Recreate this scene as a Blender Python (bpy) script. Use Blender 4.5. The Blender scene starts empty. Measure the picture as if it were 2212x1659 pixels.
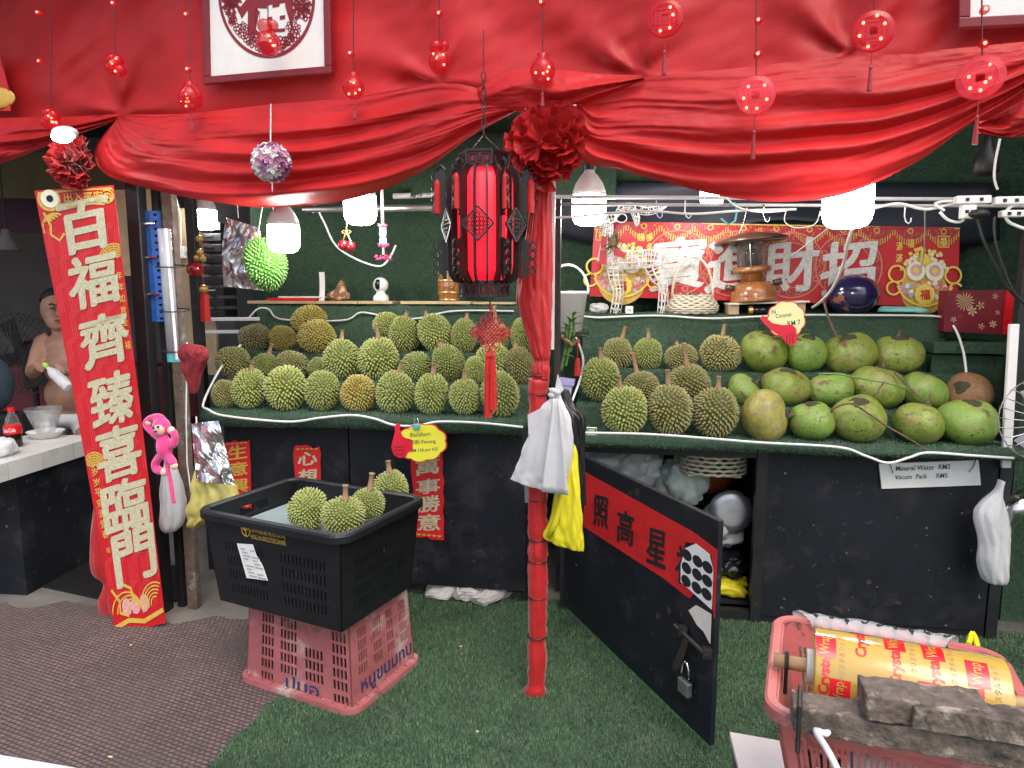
import bpy, bmesh, math, random
import numpy as np
from mathutils import Vector, Matrix, noise as mnoise
random.seed(11)
rng = np.random.default_rng(5)
R = math.radians
SC = bpy.context.scene
COL = SC.collection

# ------------------------------------------------------------------ camera
F = 1500.0; CX = 1106.0; CY = 829.5            # focal length and centre in pixels of a 2212 wide picture
PITCH = R(7.5); YAW = R(9.0); EYE = Vector((0, 0, 1.5))
cam = bpy.data.cameras.new('camera'); cam.sensor_width = 36; cam.lens = F/2212*36; cam.clip_end = 400; cam.clip_start = .05
camo = bpy.data.objects.new('camera', cam); COL.objects.link(camo)
camo.location = EYE; camo.rotation_euler = (R(90)-PITCH, 0, YAW); SC.camera = camo
# ------------------------------------------------------------------ sky, sun, exposure
SUN_EL = R(58); SUN_AZ = R(152)
w = bpy.data.worlds.new('World'); SC.world = w; w.use_nodes = True
nt = w.node_tree; sky = nt.nodes.new('ShaderNodeTexSky'); sky.sky_type = 'NISHITA'; sky.sun_disc = False
sky.sun_elevation = SUN_EL; sky.sun_rotation = SUN_AZ; sky.air_density = 1.2; sky.dust_density = 4; sky.ozone_density = 1
nt.links.new(sky.outputs[0], nt.nodes['Background'].inputs[0]); nt.nodes['Background'].inputs[1].default_value = .14
sl = bpy.data.lights.new('sun', 'SUN'); sl.energy = .5; sl.angle = R(40); sl.color = (1, .96, .9)
so = bpy.data.objects.new('sun', sl); COL.objects.link(so)
dv = Vector((math.sin(SUN_AZ)*math.cos(SUN_EL), math.cos(SUN_AZ)*math.cos(SUN_EL), math.sin(SUN_EL)))
so.rotation_euler = dv.to_track_quat('Z', 'Y').to_euler(); so.location = dv*20
SC.view_settings.view_transform = 'Standard'; SC.view_settings.look = 'None'; SC.view_settings.gamma = 1
SC.view_settings.exposure = 1.0
SC.cycles.use_denoising = True
SC.cycles.max_bounces = 7; SC.cycles.transparent_max_bounces = 12; SC.cycles.sample_clamp_indirect = 4
BULB = 34.0                                     # radiance of the LED lamps

# ------------------------------------------------------------------ pixels to places
def ray(x, y):
    a = (x-CX)/F; b = (CY-y)/F
    d = Vector((a, math.cos(PITCH)+b*math.sin(PITCH), -math.sin(PITCH)+b*math.cos(PITCH)))
    return Matrix.Rotation(YAW, 3, 'Z') @ d
FWD = ray(CX, CY)
def G(x, y, z=0.0): d = ray(x, y); return EYE + d*((z-EYE.z)/d.z)       # on a level plane
def P(x, y, Y): d = ray(x, y); return EYE + d*(Y/d.y)                   # on a plane facing the stall front
def D(x, y, k): return EYE + ray(x, y)*k                                # at a distance k
PA = R(-9.7); PE = Vector((math.cos(PA), math.sin(PA), 0)); PN = Vector((math.sin(PA), -math.cos(PA), 0)); P0 = Vector((-.29, 2.43, 0))
def DP(x, y, off=0.0):                                                  # on the plane of the awning posts, off = towards the lane
    d = ray(x, y); q = P0 + PN*off
    return EYE + d*((q-EYE).dot(PN)/d.dot(PN))
def ppm(p): return (Vector(p)-EYE).dot(FWD)/F                           # metres per pixel at p
ZU = Vector((0, 0, 1)); XR = Vector((1, 0, 0)); YB = Vector((0, 1, 0))
CR = Vector((math.cos(YAW), math.sin(YAW), 0)); CF = Vector((-math.sin(YAW), math.cos(YAW), 0))

# ------------------------------------------------------------------ materials
def mat(name, col, rough=.55, metal=0, var=.15, vs=9, bump=0, bs=70, spot=None, spec=.5, trans=0, ior=1.45, sheen=0, emit=None, es=0, alpha=1, coat=0, aniso=0, sub=0, tlu=0):
    m = bpy.data.materials.new(name); m.use_nodes = True; N = m.node_tree.nodes; L = m.node_tree.links
    b = N['Principled BSDF']
    tc = N.new('ShaderNodeTexCoord'); oi = N.new('ShaderNodeObjectInfo')
    ad = N.new('ShaderNodeVectorMath'); ad.operation = 'MULTIPLY_ADD'
    L.new(oi.outputs['Random'], ad.inputs[0]); ad.inputs[1].default_value = (7, 9, 5); L.new(tc.outputs['Object'], ad.inputs[2])
    vec = ad.outputs[0]
    nz = N.new('ShaderNodeTexNoise'); nz.inputs['Scale'].default_value = vs; nz.inputs['Detail'].default_value = 6; nz.inputs['Roughness'].default_value = .65
    L.new(vec, nz.inputs['Vector'])
    rp = N.new('ShaderNodeValToRGB'); L.new(nz.outputs[0], rp.inputs[0])
    rp.color_ramp.elements[0].position = .28; rp.color_ramp.elements[1].position = .72
    rp.color_ramp.elements[0].color = [c*(1-var) for c in col]+[1]; rp.color_ramp.elements[1].color = [min(1, c*(1+var)) for c in col]+[1]
    out = rp.outputs[0]
    for sp in (spot or []):                     # (colour, scale, threshold, softness)
        n2 = N.new('ShaderNodeTexNoise'); n2.inputs['Scale'].default_value = sp[1]; n2.inputs['Detail'].default_value = 8; n2.inputs['Roughness'].default_value = .6
        a2 = N.new('ShaderNodeVectorMath'); a2.operation = 'ADD'; a2.inputs[1].default_value = (sp[1]*.37+3, sp[2]*11, 5.3); L.new(vec, a2.inputs[0]); L.new(a2.outputs[0], n2.inputs['Vector'])
        r2 = N.new('ShaderNodeValToRGB'); r2.color_ramp.elements[0].position = sp[2]; r2.color_ramp.elements[1].position = min(1, sp[2]+sp[3])
        L.new(n2.outputs[0], r2.inputs[0])
        mx = N.new('ShaderNodeMix'); mx.data_type = 'RGBA'; L.new(r2.outputs[0], mx.inputs[0]); L.new(out, mx.inputs[6]); mx.inputs[7].default_value = list(sp[0])+[1]
        out = mx.outputs[2]
    L.new(out, b.inputs['Base Color'])
    b.inputs['Metallic'].default_value = metal
    b.inputs['Specular IOR Level'].default_value = spec
    mr = N.new('ShaderNodeMapRange'); mr.inputs[3].default_value = max(.02, rough-.1*min(1, rough*3)); mr.inputs[4].default_value = min(1, rough+.1)
    L.new(nz.outputs[0], mr.inputs[0]); L.new(mr.outputs[0], b.inputs['Roughness'])
    if trans: b.inputs['Transmission Weight'].default_value = trans; b.inputs['IOR'].default_value = ior
    if sheen: b.inputs['Sheen Weight'].default_value = sheen; b.inputs['Sheen Roughness'].default_value = .4
    if coat: b.inputs['Coat Weight'].default_value = coat; b.inputs['Coat Roughness'].default_value = .12
    if alpha < 1: b.inputs['Alpha'].default_value = alpha
    if emit: b.inputs['Emission Color'].default_value = list(emit)+[1]; b.inputs['Emission Strength'].default_value = es
    if sub: b.inputs['Subsurface Weight'].default_value = sub; b.inputs['Subsurface Radius'].default_value = (.02, .01, .006); b.inputs['Subsurface Scale'].default_value = .5
    if bump:
        bn = N.new('ShaderNodeTexNoise'); bn.inputs['Scale'].default_value = bs; bn.inputs['Detail'].default_value = 5; L.new(vec, bn.inputs['Vector'])
        bm_ = N.new('ShaderNodeBump'); bm_.inputs['Strength'].default_value = bump; bm_.inputs['Distance'].default_value = .01
        L.new(bn.outputs[0], bm_.inputs['Height']); L.new(bm_.outputs[0], b.inputs['Normal'])
    if tlu:
        tr = N.new('ShaderNodeBsdfTranslucent'); L.new(out, tr.inputs['Color']); ms = N.new('ShaderNodeMixShader'); ms.inputs[0].default_value = tlu
        L.new(b.outputs[0], ms.inputs[1]); L.new(tr.outputs[0], ms.inputs[2]); L.new(ms.outputs[0], N['Material Output'].inputs[0])
    return m
M = {}
def mk(k, *a, **kw): M[k] = mat(k, *a, **kw); return M[k]

mk('satin', (.50, .021, .023), .46, var=.2, vs=2.5, tlu=.2, bump=.12, bs=240, spec=.32)
mk('satin_dark', (.30, .012, .018), .4, var=.2, vs=6, sheen=.3)
mk('red_cloth', (.44, .012, .014), .5, var=.15, vs=9, sheen=.3, bump=.15, bs=140, spot=[((.32, .01, .012), 5, .55, .2)])
mk('black_paint', (.009, .011, .016), .55, var=.3, vs=4, bump=.05, bs=200, spec=.3, spot=[((.028, .027, .030), 5, .53, .15), ((.05, .046, .045), 17, .62, .08), ((.30, .28, .25), 38, .70, .02)])
mk('black_frame', (.012, .012, .014), .5, var=.3, spot=[((.07, .045, .03), 12, .63, .1)])
mk('black_plastic', (.010, .011, .013), .42, spec=.35, var=.25, vs=12, bump=.05, bs=240, spot=[((.06, .06, .065), 30, .66, .1)])
mk('black_matte', (.01, .01, .012), .7)
mk('turf', (.035, .075, .042), .85, var=.5, vs=60, bump=.6, bs=260)
mk('turf_floor', (.035, .07, .035), .85, var=.5, vs=30, bump=.6, bs=260)
mk('blade', (.085, .17, .08), .65, var=.75, vs=140, spot=[((.15, .21, .12), 6, .54, .12), ((.045, .09, .045), 2.6, .54, .12)])
mk('blade_stand', (.075, .14, .09), .6, var=.5, vs=90)
mk('blade_wall', (.04, .125, .07), .6, var=.5, vs=90)
mk('concrete', (.17, .16, .145), .85, var=.35, vs=3, bump=.35, bs=35, spot=[((.09, .085, .08), 2.2, .5, .2)])
mk('stone', (.45, .44, .42), .85, var=.3, vs=9, bump=.6, bs=30)
mk('white_plastic', (.78, .77, .76), .35, var=.05)
mk('conduit_grey', (.50, .50, .50), .4, var=.15)
mk('white_wire', (.72, .72, .70), .4, var=.1)
mk('grey_metal', (.42, .42, .43), .35, metal=.85, var=.2, vs=14)
mk('dark_metal', (.055, .05, .048), .5, metal=.6, var=.35, vs=20, spot=[((.11, .06, .035), 18, .58, .15)])
mk('chrome', (.7, .7, .7), .15, metal=1, var=.05)
mk('gold', (.72, .5, .16), .3, metal=.8, var=.12, vs=30)
mk('gold_print', (.62, .40, .07), .45, var=.18, vs=60)
mk('silver_print', (.50, .47, .31), .45, var=.25, vs=90, bump=.15, bs=300, spot=[((.66, .63, .45), 160, .55, .1)])
mk('silver_banner', (.58, .57, .53), .4, var=.3, vs=70, spot=[((.78, .77, .74), 140, .56, .1)])
mk('banner_red', (.52, .008, .014), .45, var=.08, vs=6, bump=.05, bs=120)
mk('banner_lines', (.70, .06, .075), .45, var=.1)
mk('banner_deep', (.38, .012, .022), .45, var=.25, vs=50, spot=[((.62, .2, .08), 75, .58, .05)])
mk('scroll_red', (.60, .015, .018), .55, var=.12, vs=14, bump=.08, bs=100, spot=[((.38, .012, .014), 9, .62, .12)])
mk('print_yellow', (.80, .62, .10), .5, var=.1)
mk('print_cream', (.82, .78, .58), .5, var=.15, vs=60)
mk('print_pink', (.68, .34, .40), .5, var=.2, vs=50)
mk('print_orange', (.60, .17, .10), .5, var=.2, vs=60)
mk('print_blue', (.35, .48, .62), .5, var=.2)
mk('ink', (.012, .012, .014), .6, var=.2)
mk('ink_blue', (.015, .035, .12), .6, var=.2)
mk('ink_green', (.02, .10, .08), .6, var=.2)
mk('paper', (.80, .79, .75), .7, var=.06, vs=12, bump=.05)
mk('paper_aged', (.72, .66, .58), .75, var=.15, vs=14)
mk('frame_red', (.20, .012, .018), .45, var=.2)
mk('cut_red', (.24, .012, .02), .6, var=.2, vs=30)
mk('foil', (.78, .77, .76), .22, metal=1, var=.12, vs=7, bump=.08, bs=14)
mk('poly_white', (.78, .78, .79), .3, var=.06, vs=8, bump=.25, bs=34, tlu=.4)
mk('poly_yellow', (.80, .72, .03), .4, var=.08, bump=.12, bs=28, tlu=.2)
mk('poly_cream', (.62, .55, .16), .4, var=.15, bump=.2, bs=24, tlu=.25)
mk('poly_black', (.013, .013, .015), .32, bump=.15, bs=28)
mk('pink_plastic', (.36, .11, .115), .55, var=.2, vs=7, bump=.06, bs=160, spot=[((.50, .38, .34), 5.5, .53, .14), ((.22, .08, .07), 18, .57, .12)])
mk('pink_basket', (.48, .135, .125), .45, var=.2, vs=9, bump=.06, bs=160, spot=[((.55, .36, .32), 8, .55, .15), ((.14, .06, .045), 24, .60, .08)])
mk('wood_old', (.13, .10, .08), .8, var=.6, vs=40, bump=.7, bs=60, spot=[((.34, .29, .22), 22, .56, .08), ((.045, .036, .03), 8, .52, .12)])
mk('wood', (.42, .26, .12), .55, var=.25, vs=14, bump=.1)
mk('plywood', (.50, .38, .22), .65, var=.2, vs=12, spot=[((.34, .24, .13), 5, .6, .2)])
mk('wood_post', (.13, .095, .075), .8, var=.45, vs=20, bump=.45, bs=45, spot=[((.26, .24, .23), 13, .6, .08)])
mk('timber_varnish', (.30, .115, .035), .28, var=.25, vs=18, coat=.6)
mk('timber_dark', (.085, .035, .02), .3, var=.3, vs=18, coat=.4)
mk('lantern_wood', (.012, .009, .009), .45, var=.3)
mk('lantern_silk', (.62, .012, .03), .5, var=.1, emit=(1, .012, .035), es=.5)
mk('knot_red', (.50, .008, .016), .55, var=.2, vs=40, sheen=.4)
mk('tassel', (.48, .012, .012), .6, var=.3, vs=60)
mk('bulb_glow', (1, 1, 1), .4, var=0, emit=(1, .98, .95), es=BULB)
mk('bulb_body', (.62, .60, .60), .4, var=.12)
mk('led_red', (1, .05, .05), .4, var=0, emit=(1, .02, .015), es=4)
mk('led_hot', (1, .2, .1), .4, var=0, emit=(1, .07, .03), es=11)
mk('ornament_red', (.30, .004, .010), .15, var=.3, vs=40, emit=(1, .006, .02), es=.14, alpha=.62)
mk('ornament_pale', (.55, .06, .09), .18, var=.25, vs=40, emit=(1, .02, .04), es=.12, alpha=.42)
mk('cord_dark', (.10, .012, .014), .6)
mk('rubber_black', (.012, .012, .012), .5)
mk('stem', (.34, .22, .12), .75, var=.35, vs=60, bump=.3, bs=120)
mk('twig', (.13, .085, .05), .8, var=.35, vs=50, bump=.3)
mk('calyx', (.055, .05, .025), .85, var=.5, vs=60, bump=.5)
mk('blue_steel', (.015, .085, .34), .4, var=.2, vs=16)
mk('tube_plastic', (.40, .40, .43), .2, var=.12, alpha=.75)
mk('towel', (.25, .035, .042), .95, var=.3, vs=40, bump=.6, bs=260, spec=.1)
mk('plush_pink', (.80, .06, .26), .9, var=.2, vs=40, bump=.5, bs=300, sheen=.6)
mk('plush_face', (.78, .52, .42), .85, var=.1, bump=.3, bs=200)
mk('skin', (.36, .19, .12), .5, var=.22, vs=14, sub=.1)
mk('hair', (.014, .012, .012), .6)
mk('cloth_white', (.62, .62, .62), .8, bump=.2)
mk('tile', (.60, .595, .575), .35, var=.1, vs=5, spot=[((.45, .43, .40), 7, .62, .15)])
mk('grout', (.30, .12, .08), .85)
mk('glass', (.9, .95, .95), .05, var=0, trans=.9, alpha=.35)
mk('cola', (.02, .008, .005), .1, var=.1)
mk('cola_red', (.65, .01, .015), .3)
mk('sofa', (.12, .012, .018), .55, var=.3, vs=9)
mk('wall_grey', (.15, .14, .14), .9, var=.2, vs=2, spot=[((.09, .085, .085), 1.4, .5, .25)])
mk('canvas_olive', (.085, .075, .035), .85, var=.2, vs=3)
mk('canvas_purple', (.05, .018, .035), .85, var=.2, vs=3)
mk('tarp_navy', (.016, .021, .032), .6, var=.3, vs=4, bump=.3, bs=9)
mk('roof_dark', (.035, .04, .04), .9, var=.3)
mk('leaf', (.10, .22, .045), .45, var=.3, vs=30)
mk('lilac', (.46, .44, .72), .4)
mk('teal', (.25, .66, .60), .3, var=.1, bump=.1, bs=20)
mk('ball', (.018, .014, .06), .14, var=.3, vs=3, coat=.7, spot=[((.30, .12, .07), 5.5, .60, .03), ((.06, .09, .15), 7, .62, .03)])
mk('wicker', (.62, .55, .42), .7, var=.3, vs=50)
mk('wire_white', (.80, .78, .74), .35, metal=.15, var=.3, vs=60)
mk('pine', (.02, .06, .03), .8)
mk('ribbon_red', (.30, .02, .025), .7)
mk('cone', (.12, .07, .04), .8)
mk('giraffe', (.22, .10, .045), .8, var=.2, spot=[((.55, .42, .25), 40, .56, .04)])
mk('lens', (.008, .008, .01), .1)
mk('flower_pink', (.70, .06, .22), .7)
mk('flower_white', (.78, .76, .74), .7)
mk('flower_purple', (.26, .08, .20), .6)
mk('flower_mauve', (.50, .24, .36), .6)
mk('cherry', (.30, .008, .015), .12, coat=.6)
mk('sign_yellow', (.85, .80, .05), .5, var=.04)
mk('sign_pale', (.85, .82, .42), .5, var=.06)
mk('sign_red', (.72, .012, .04), .45)
mk('sign_edge', (.70, .03, .03), .5)
mk('clip_teal', (.10, .45, .50), .35)
mk('board_white', (.74, .72, .69), .5, var=.06, vs=8, spot=[((.55, .48, .42), 16, .66, .1)])
mk('film_core', (.56, .36, .07), .14, var=.04, coat=.8)
mk('film_print', (.74, .02, .03), .15, coat=.7)
mk('film_white', (.80, .78, .78), .3)
mk('film_clear', (.85, .85, .87), .12, var=.1, alpha=.35, bump=.6, bs=40)
mk('floral', (.16, .006, .014), .5, var=.25, vs=14, spot=[((.26, .02, .03), 20, .6, .05)])
mk('floral_gold', (.52, .34, .19), .5, var=.25, vs=40)
mk('foam_green', (.40, .46, .40), .7, var=.15, vs=7)
mk('orange_plastic', (.45, .09, .03), .4)
mk('tray_grey', (.22, .29, .30), .4)
mk('crumb', (.65, .50, .28), .8)

def woven(name):                                # brown rubber-backed walking mat with a square weave
    m = bpy.data.materials.new(name); m.use_nodes = True; N = m.node_tree.nodes; L = m.node_tree.links; b = N['Principled BSDF']
    tc = N.new('ShaderNodeTexCoord'); mp = N.new('ShaderNodeMapping'); mp.inputs['Rotation'].default_value = (0, 0, R(14)); L.new(tc.outputs['Object'], mp.inputs[0])
    n1 = N.new('ShaderNodeTexNoise'); n1.inputs['Scale'].default_value = 2.2; n1.inputs['Detail'].default_value = 8; n1.inputs['Roughness'].default_value = .7; L.new(mp.outputs[0], n1.inputs[0])
    br = N.new('ShaderNodeTexBrick'); br.offset = .5; br.inputs['Scale'].default_value = 1; br.inputs['Brick Width'].default_value = .024; br.inputs['Row Height'].default_value = .017
    br.inputs['Mortar Size'].default_value = .0032; br.inputs['Mortar Smooth'].default_value = .9
    br.inputs['Color1'].default_value = (.185, .125, .118, 1); br.inputs['Color2'].default_value = (.13, .088, .085, 1); br.inputs['Mortar'].default_value = (.032, .024, .025, 1)
    wv = N.new('ShaderNodeVectorMath'); wv.operation = 'MULTIPLY_ADD'; wv.inputs[1].default_value = (.012, .012, 0); L.new(n1.outputs[1], wv.inputs[0]); L.new(mp.outputs[0], wv.inputs[2]); L.new(wv.outputs[0], br.inputs[0])
    r1 = N.new('ShaderNodeValToRGB'); r1.color_ramp.elements[0].position = .46; r1.color_ramp.elements[1].position = .68; L.new(n1.outputs[0], r1.inputs[0])
    mx = N.new('ShaderNodeMix'); mx.data_type = 'RGBA'; L.new(r1.outputs[0], mx.inputs[0]); L.new(br.outputs[0], mx.inputs[6]); mx.inputs[7].default_value = (.10, .078, .074, 1)
    n2 = N.new('ShaderNodeTexNoise'); n2.inputs['Scale'].default_value = 160; L.new(mp.outputs[0], n2.inputs[0])
    m2 = N.new('ShaderNodeMix'); m2.data_type = 'RGBA'; m2.blend_type = 'OVERLAY'; m2.inputs[0].default_value = .5; L.new(mx.outputs[2], m2.inputs[6]); L.new(n2.outputs[0], m2.inputs[7])
    L.new(m2.outputs[2], b.inputs['Base Color']); b.inputs['Roughness'].default_value = .85
    bu = N.new('ShaderNodeBump'); bu.inputs['Distance'].default_value = .004; bu.inputs['Strength'].default_value = .9; bu.invert = True; L.new(br.outputs['Fac'], bu.inputs['Height'])
    L.new(bu.outputs[0], b.inputs['Normal']); return m
M['weave'] = woven('weave')

def durian_mat(name, c0, c1, c2, brown, bt):
    m = bpy.data.materials.new(name); m.use_nodes = True; N = m.node_tree.nodes; L = m.node_tree.links; b = N['Principled BSDF']
    at = N.new('ShaderNodeAttribute'); at.attribute_name = 'tip'
    rp = N.new('ShaderNodeValToRGB'); e = rp.color_ramp.elements; e[0].color = list(c0)+[1]; e[1].color = list(c2)+[1]; k = e.new(.38); k.color = list(c1)+[1]; L.new(at.outputs['Fac'], rp.inputs[0])
    tc = N.new('ShaderNodeTexCoord'); oi = N.new('ShaderNodeObjectInfo'); ad = N.new('ShaderNodeVectorMath'); ad.operation = 'MULTIPLY_ADD'
    L.new(oi.outputs['Random'], ad.inputs[0]); ad.inputs[1].default_value = (7, 9, 5); L.new(tc.outputs['Object'], ad.inputs[2])
    n = N.new('ShaderNodeTexNoise'); n.inputs['Scale'].default_value = 1.3; n.inputs['Detail'].default_value = 4; L.new(ad.outputs[0], n.inputs[0])
    r = N.new('ShaderNodeValToRGB'); r.color_ramp.elements[0].position = bt; r.color_ramp.elements[1].position = bt+.18; L.new(n.outputs[0], r.inputs[0])
    mx = N.new('ShaderNodeMix'); mx.data_type = 'RGBA'; mx.blend_type = 'MULTIPLY'; mx.inputs[7].default_value = list(brown)+[1]; L.new(r.outputs[0], mx.inputs[0]); L.new(rp.outputs[0], mx.inputs[6])
    hs = N.new('ShaderNodeHueSaturation'); mr = N.new('ShaderNodeMapRange'); mr.inputs[3].default_value = .8; mr.inputs[4].default_value = 1.15; L.new(oi.outputs['Random'], mr.inputs[0]); L.new(mr.outputs[0], hs.inputs['Value'])
    L.new(mx.outputs[2], hs.inputs['Color']); L.new(hs.outputs[0], b.inputs['Base Color']); b.inputs['Roughness'].default_value = .55; b.inputs['Specular IOR Level'].default_value = .35
    return m
M['du_green'] = durian_mat('du_green', (.09, .118, .024), (.285, .33, .08), (.63, .63, .32), (.75, .6, .42), .56)
M['du_olive'] = durian_mat('du_olive', (.085, .087, .024), (.27, .265, .085), (.60, .54, .30), (.72, .6, .45), .54)
M['du_yellow'] = durian_mat('du_yellow', (.12, .10, .016), (.34, .29, .06), (.66, .57, .26), (.9, .62, .3), .52)
M['du_brown'] = durian_mat('du_brown', (.06, .058, .024), (.20, .185, .08), (.50, .44, .26), (.75, .65, .55), .5)
M['du_toy'] = durian_mat('du_toy', (.05, .15, .02), (.11, .28, .045), (.27, .43, .14), (1, 1, 1), .9)
mk('co_green', (.20, .26, .045), .42, var=.3, vs=7, bump=.25, bs=14, spot=[((.27, .24, .08), 1.5, .52, .12), ((.15, .095, .045), 1.7, .57, .07), ((.06, .045, .022), 6, .61, .04)])
mk('co_bright', (.19, .30, .055), .42, var=.25, vs=7, bump=.25, bs=14, spot=[((.28, .23, .09), 1.6, .55, .12), ((.16, .11, .05), 2.1, .60, .06), ((.06, .045, .022), 6, .63, .04)])
mk('co_yellow', (.31, .28, .06), .45, var=.25, vs=7, bump=.1, bs=40, spot=[((.20, .22, .05), 2.5, .55, .1), ((.27, .18, .12), 4, .55, .06)])
mk('co_brown', (.24, .12, .055), .65, var=.35, vs=8, bump=.3, bs=40, spot=[((.20, .19, .06), 6, .60, .1), ((.36, .24, .15), 16, .62, .05)])
# ------------------------------------------------------------------ mesh helpers
ORG = {}
class MB:
    def __init__(s): s.v = []; s.f = []
    def add(s, vs, fs):
        k = len(s.v); s.v += [Vector(p) for p in vs]; s.f += [tuple(i+k for i in f) for f in fs]; return s
    def box(s, c, size, rot=None):
        c = Vector(c); h = Vector(size)/2; vs = []
        for z in (-1, 1):
            for y in (-1, 1):
                for x in (-1, 1):
                    p = Vector((x*h.x, y*h.y, z*h.z)); vs.append(c+(rot @ p if rot else p))
        return s.add(vs, [(0, 2, 3, 1), (4, 5, 7, 6), (0, 1, 5, 4), (2, 6, 7, 3), (0, 4, 6, 2), (1, 3, 7, 5)])
    def hexa(s, b, t):                          # eight corners: four below, four above, same order
        return s.add(list(b)+list(t), [(3, 2, 1, 0), (4, 5, 6, 7), (0, 1, 5, 4), (1, 2, 6, 5), (2, 3, 7, 6), (3, 0, 4, 7)])
    def bar(s, a, b, w, h, up=ZU):
        a = Vector(a); b = Vector(b); d = (b-a).normalized(); x = d.cross(up)
        if x.length < 1e-4: x = d.cross(XR)
        x.normalize(); y = x.cross(d).normalized()
        q = lambda p: [p-x*w/2-y*h/2, p+x*w/2-y*h/2, p+x*w/2+y*h/2, p-x*w/2+y*h/2]
        return s.hexa(q(a), q(b))
    def tube(s, pts, r, n=8, closed=False, cap=True):
        pts = [Vector(p) for p in pts]; m = len(pts); rs = r if isinstance(r, (list, tuple)) else [r]*m
        vs = []; up = None
        for i, p in enumerate(pts):
            a = pts[(i-1) % m] if (closed or i > 0) else p; b = pts[(i+1) % m] if (closed or i < m-1) else p
            d = (b-a); d = d.normalized() if d.length > 1e-9 else Vector((0, 0, 1))
            if up is None: up = d.cross(ZU); up = up if up.length > .05 else d.cross(XR)
            x = up-d*up.dot(d); x = x.normalized() if x.length > 1e-6 else d.orthogonal().normalized(); up = x; y = d.cross(x)
            for k in range(n):
                t = 2*math.pi*k/n; vs.append(p+(x*math.cos(t)+y*math.sin(t))*rs[i])
        fs = []
        for i in range(m if closed else m-1):
            for k in range(n):
                j = (i+1) % m; fs.append((i*n+k, i*n+(k+1) % n, j*n+(k+1) % n, j*n+k))
        if cap and not closed: fs += [tuple(range(n-1, -1, -1)), tuple((m-1)*n+k for k in range(n))]
        return s.add(vs, fs)
    def lathe(s, prof, c, n=24, rot=None, wob=None):
        c = Vector(c); vs = []
        for (r, z) in prof:
            for k in range(n):
                t = 2*math.pi*k/n; rr = r*(wob(t, z) if wob else 1); p = Vector((rr*math.cos(t), rr*math.sin(t), z)); vs.append(c+(rot @ p if rot else p))
        m = len(prof); fs = [(i*n+k, i*n+(k+1) % n, (i+1)*n+(k+1) % n, (i+1)*n+k) for i in range(m-1) for k in range(n)]
        fs += [tuple(range(n-1, -1, -1)), tuple((m-1)*n+k for k in range(n))]
        return s.add(vs, fs)
    def ell(s, c, r, nu=16, nv=10, rot=None):
        if not isinstance(r, (tuple, list)): r = (r, r, r)
        pr = [(max(1e-4, math.sin(math.pi*i/nv)), -math.cos(math.pi*i/nv)) for i in range(nv+1)]
        k = len(s.v); s.lathe(pr, (0, 0, 0), nu)
        for i in range(k, len(s.v)):
            p = s.v[i]; p = Vector((p.x*r[0], p.y*r[1], p.z*r[2])); s.v[i] = Vector(c)+(rot @ p if rot else p)
        return s
    def slab(s, poly, nrm, th):                 # flat outline given a thickness along nrm
        poly = [Vector(p) for p in poly]; n = len(poly); d = Vector(nrm)*th
        return s.add(poly+[p+d for p in poly], [tuple(range(n))[::-1], tuple(range(n, 2*n))]+[(i, (i+1) % n, n+(i+1) % n, n+i) for i in range(n)])
    def grid(s, fn, nu, nv):
        vs = [fn(i/nu, j/nv) for j in range(nv+1) for i in range(nu+1)]
        return s.add(vs, [(j*(nu+1)+i, j*(nu+1)+i+1, (j+1)*(nu+1)+i+1, (j+1)*(nu+1)+i) for j in range(nv) for i in range(nu)])
    def build(s, name, m, parent=None, smooth=False, bevel=0, solid=0, sub=0, local=False, kind=None, label=None, remesh=0, fix=True):
        me = bpy.data.meshes.new(name); o = bpy.data.objects.new(name, me); COL.objects.link(o)
        if parent is not None:
            org = Vector((0, 0, 0)) if local else ORG[parent.name]; o.parent = parent
        elif local: org = Vector((0, 0, 0))
        else:
            xs = [p.x for p in s.v]; ys = [p.y for p in s.v]; org = Vector(((min(xs)+max(xs))/2, (min(ys)+max(ys))/2, min(p.z for p in s.v))); o.location = org
        ORG[o.name] = org
        me.from_pydata([p-org for p in s.v], [], s.f)
        if fix:
            b = bmesh.new(); b.from_mesh(me); bmesh.ops.recalc_face_normals(b, faces=b.faces); b.to_mesh(me); b.free()
        if m is not None: me.materials.append(M[m] if isinstance(m, str) else m)
        if smooth: me.polygons.foreach_set('use_smooth', [True]*len(me.polygons))
        if remesh: q = o.modifiers.new('r', 'REMESH'); q.mode = 'VOXEL'; q.voxel_size = remesh; q.use_smooth_shade = True; q2 = o.modifiers.new('s', 'SMOOTH'); q2.iterations = 6; q2.factor = .5
        if solid: q = o.modifiers.new('t', 'SOLIDIFY'); q.thickness = solid; q.offset = 0
        if bevel: q = o.modifiers.new('b', 'BEVEL'); q.width = bevel; q.segments = 2; q.limit_method = 'ANGLE'
        if sub: q = o.modifiers.new('u', 'SUBSURF'); q.levels = sub; q.render_levels = sub
        if kind: o['kind'] = kind
        if label: o['label'] = label
        return o
def tag(o, label, cat, group=None):
    o['label'] = label; o['category'] = cat
    if group: o['group'] = group
    return o
def thing(name, label, cat, loc=(0, 0, 0), group=None, rz=0):
    o = bpy.data.objects.new(name, None); COL.objects.link(o); o.location = loc; o.rotation_euler = (0, 0, rz); o.empty_display_size = .05
    ORG[o.name] = Vector(loc); return tag(o, label, cat, group)
def lerp(a, b, t): return a+(b-a)*t
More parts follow.
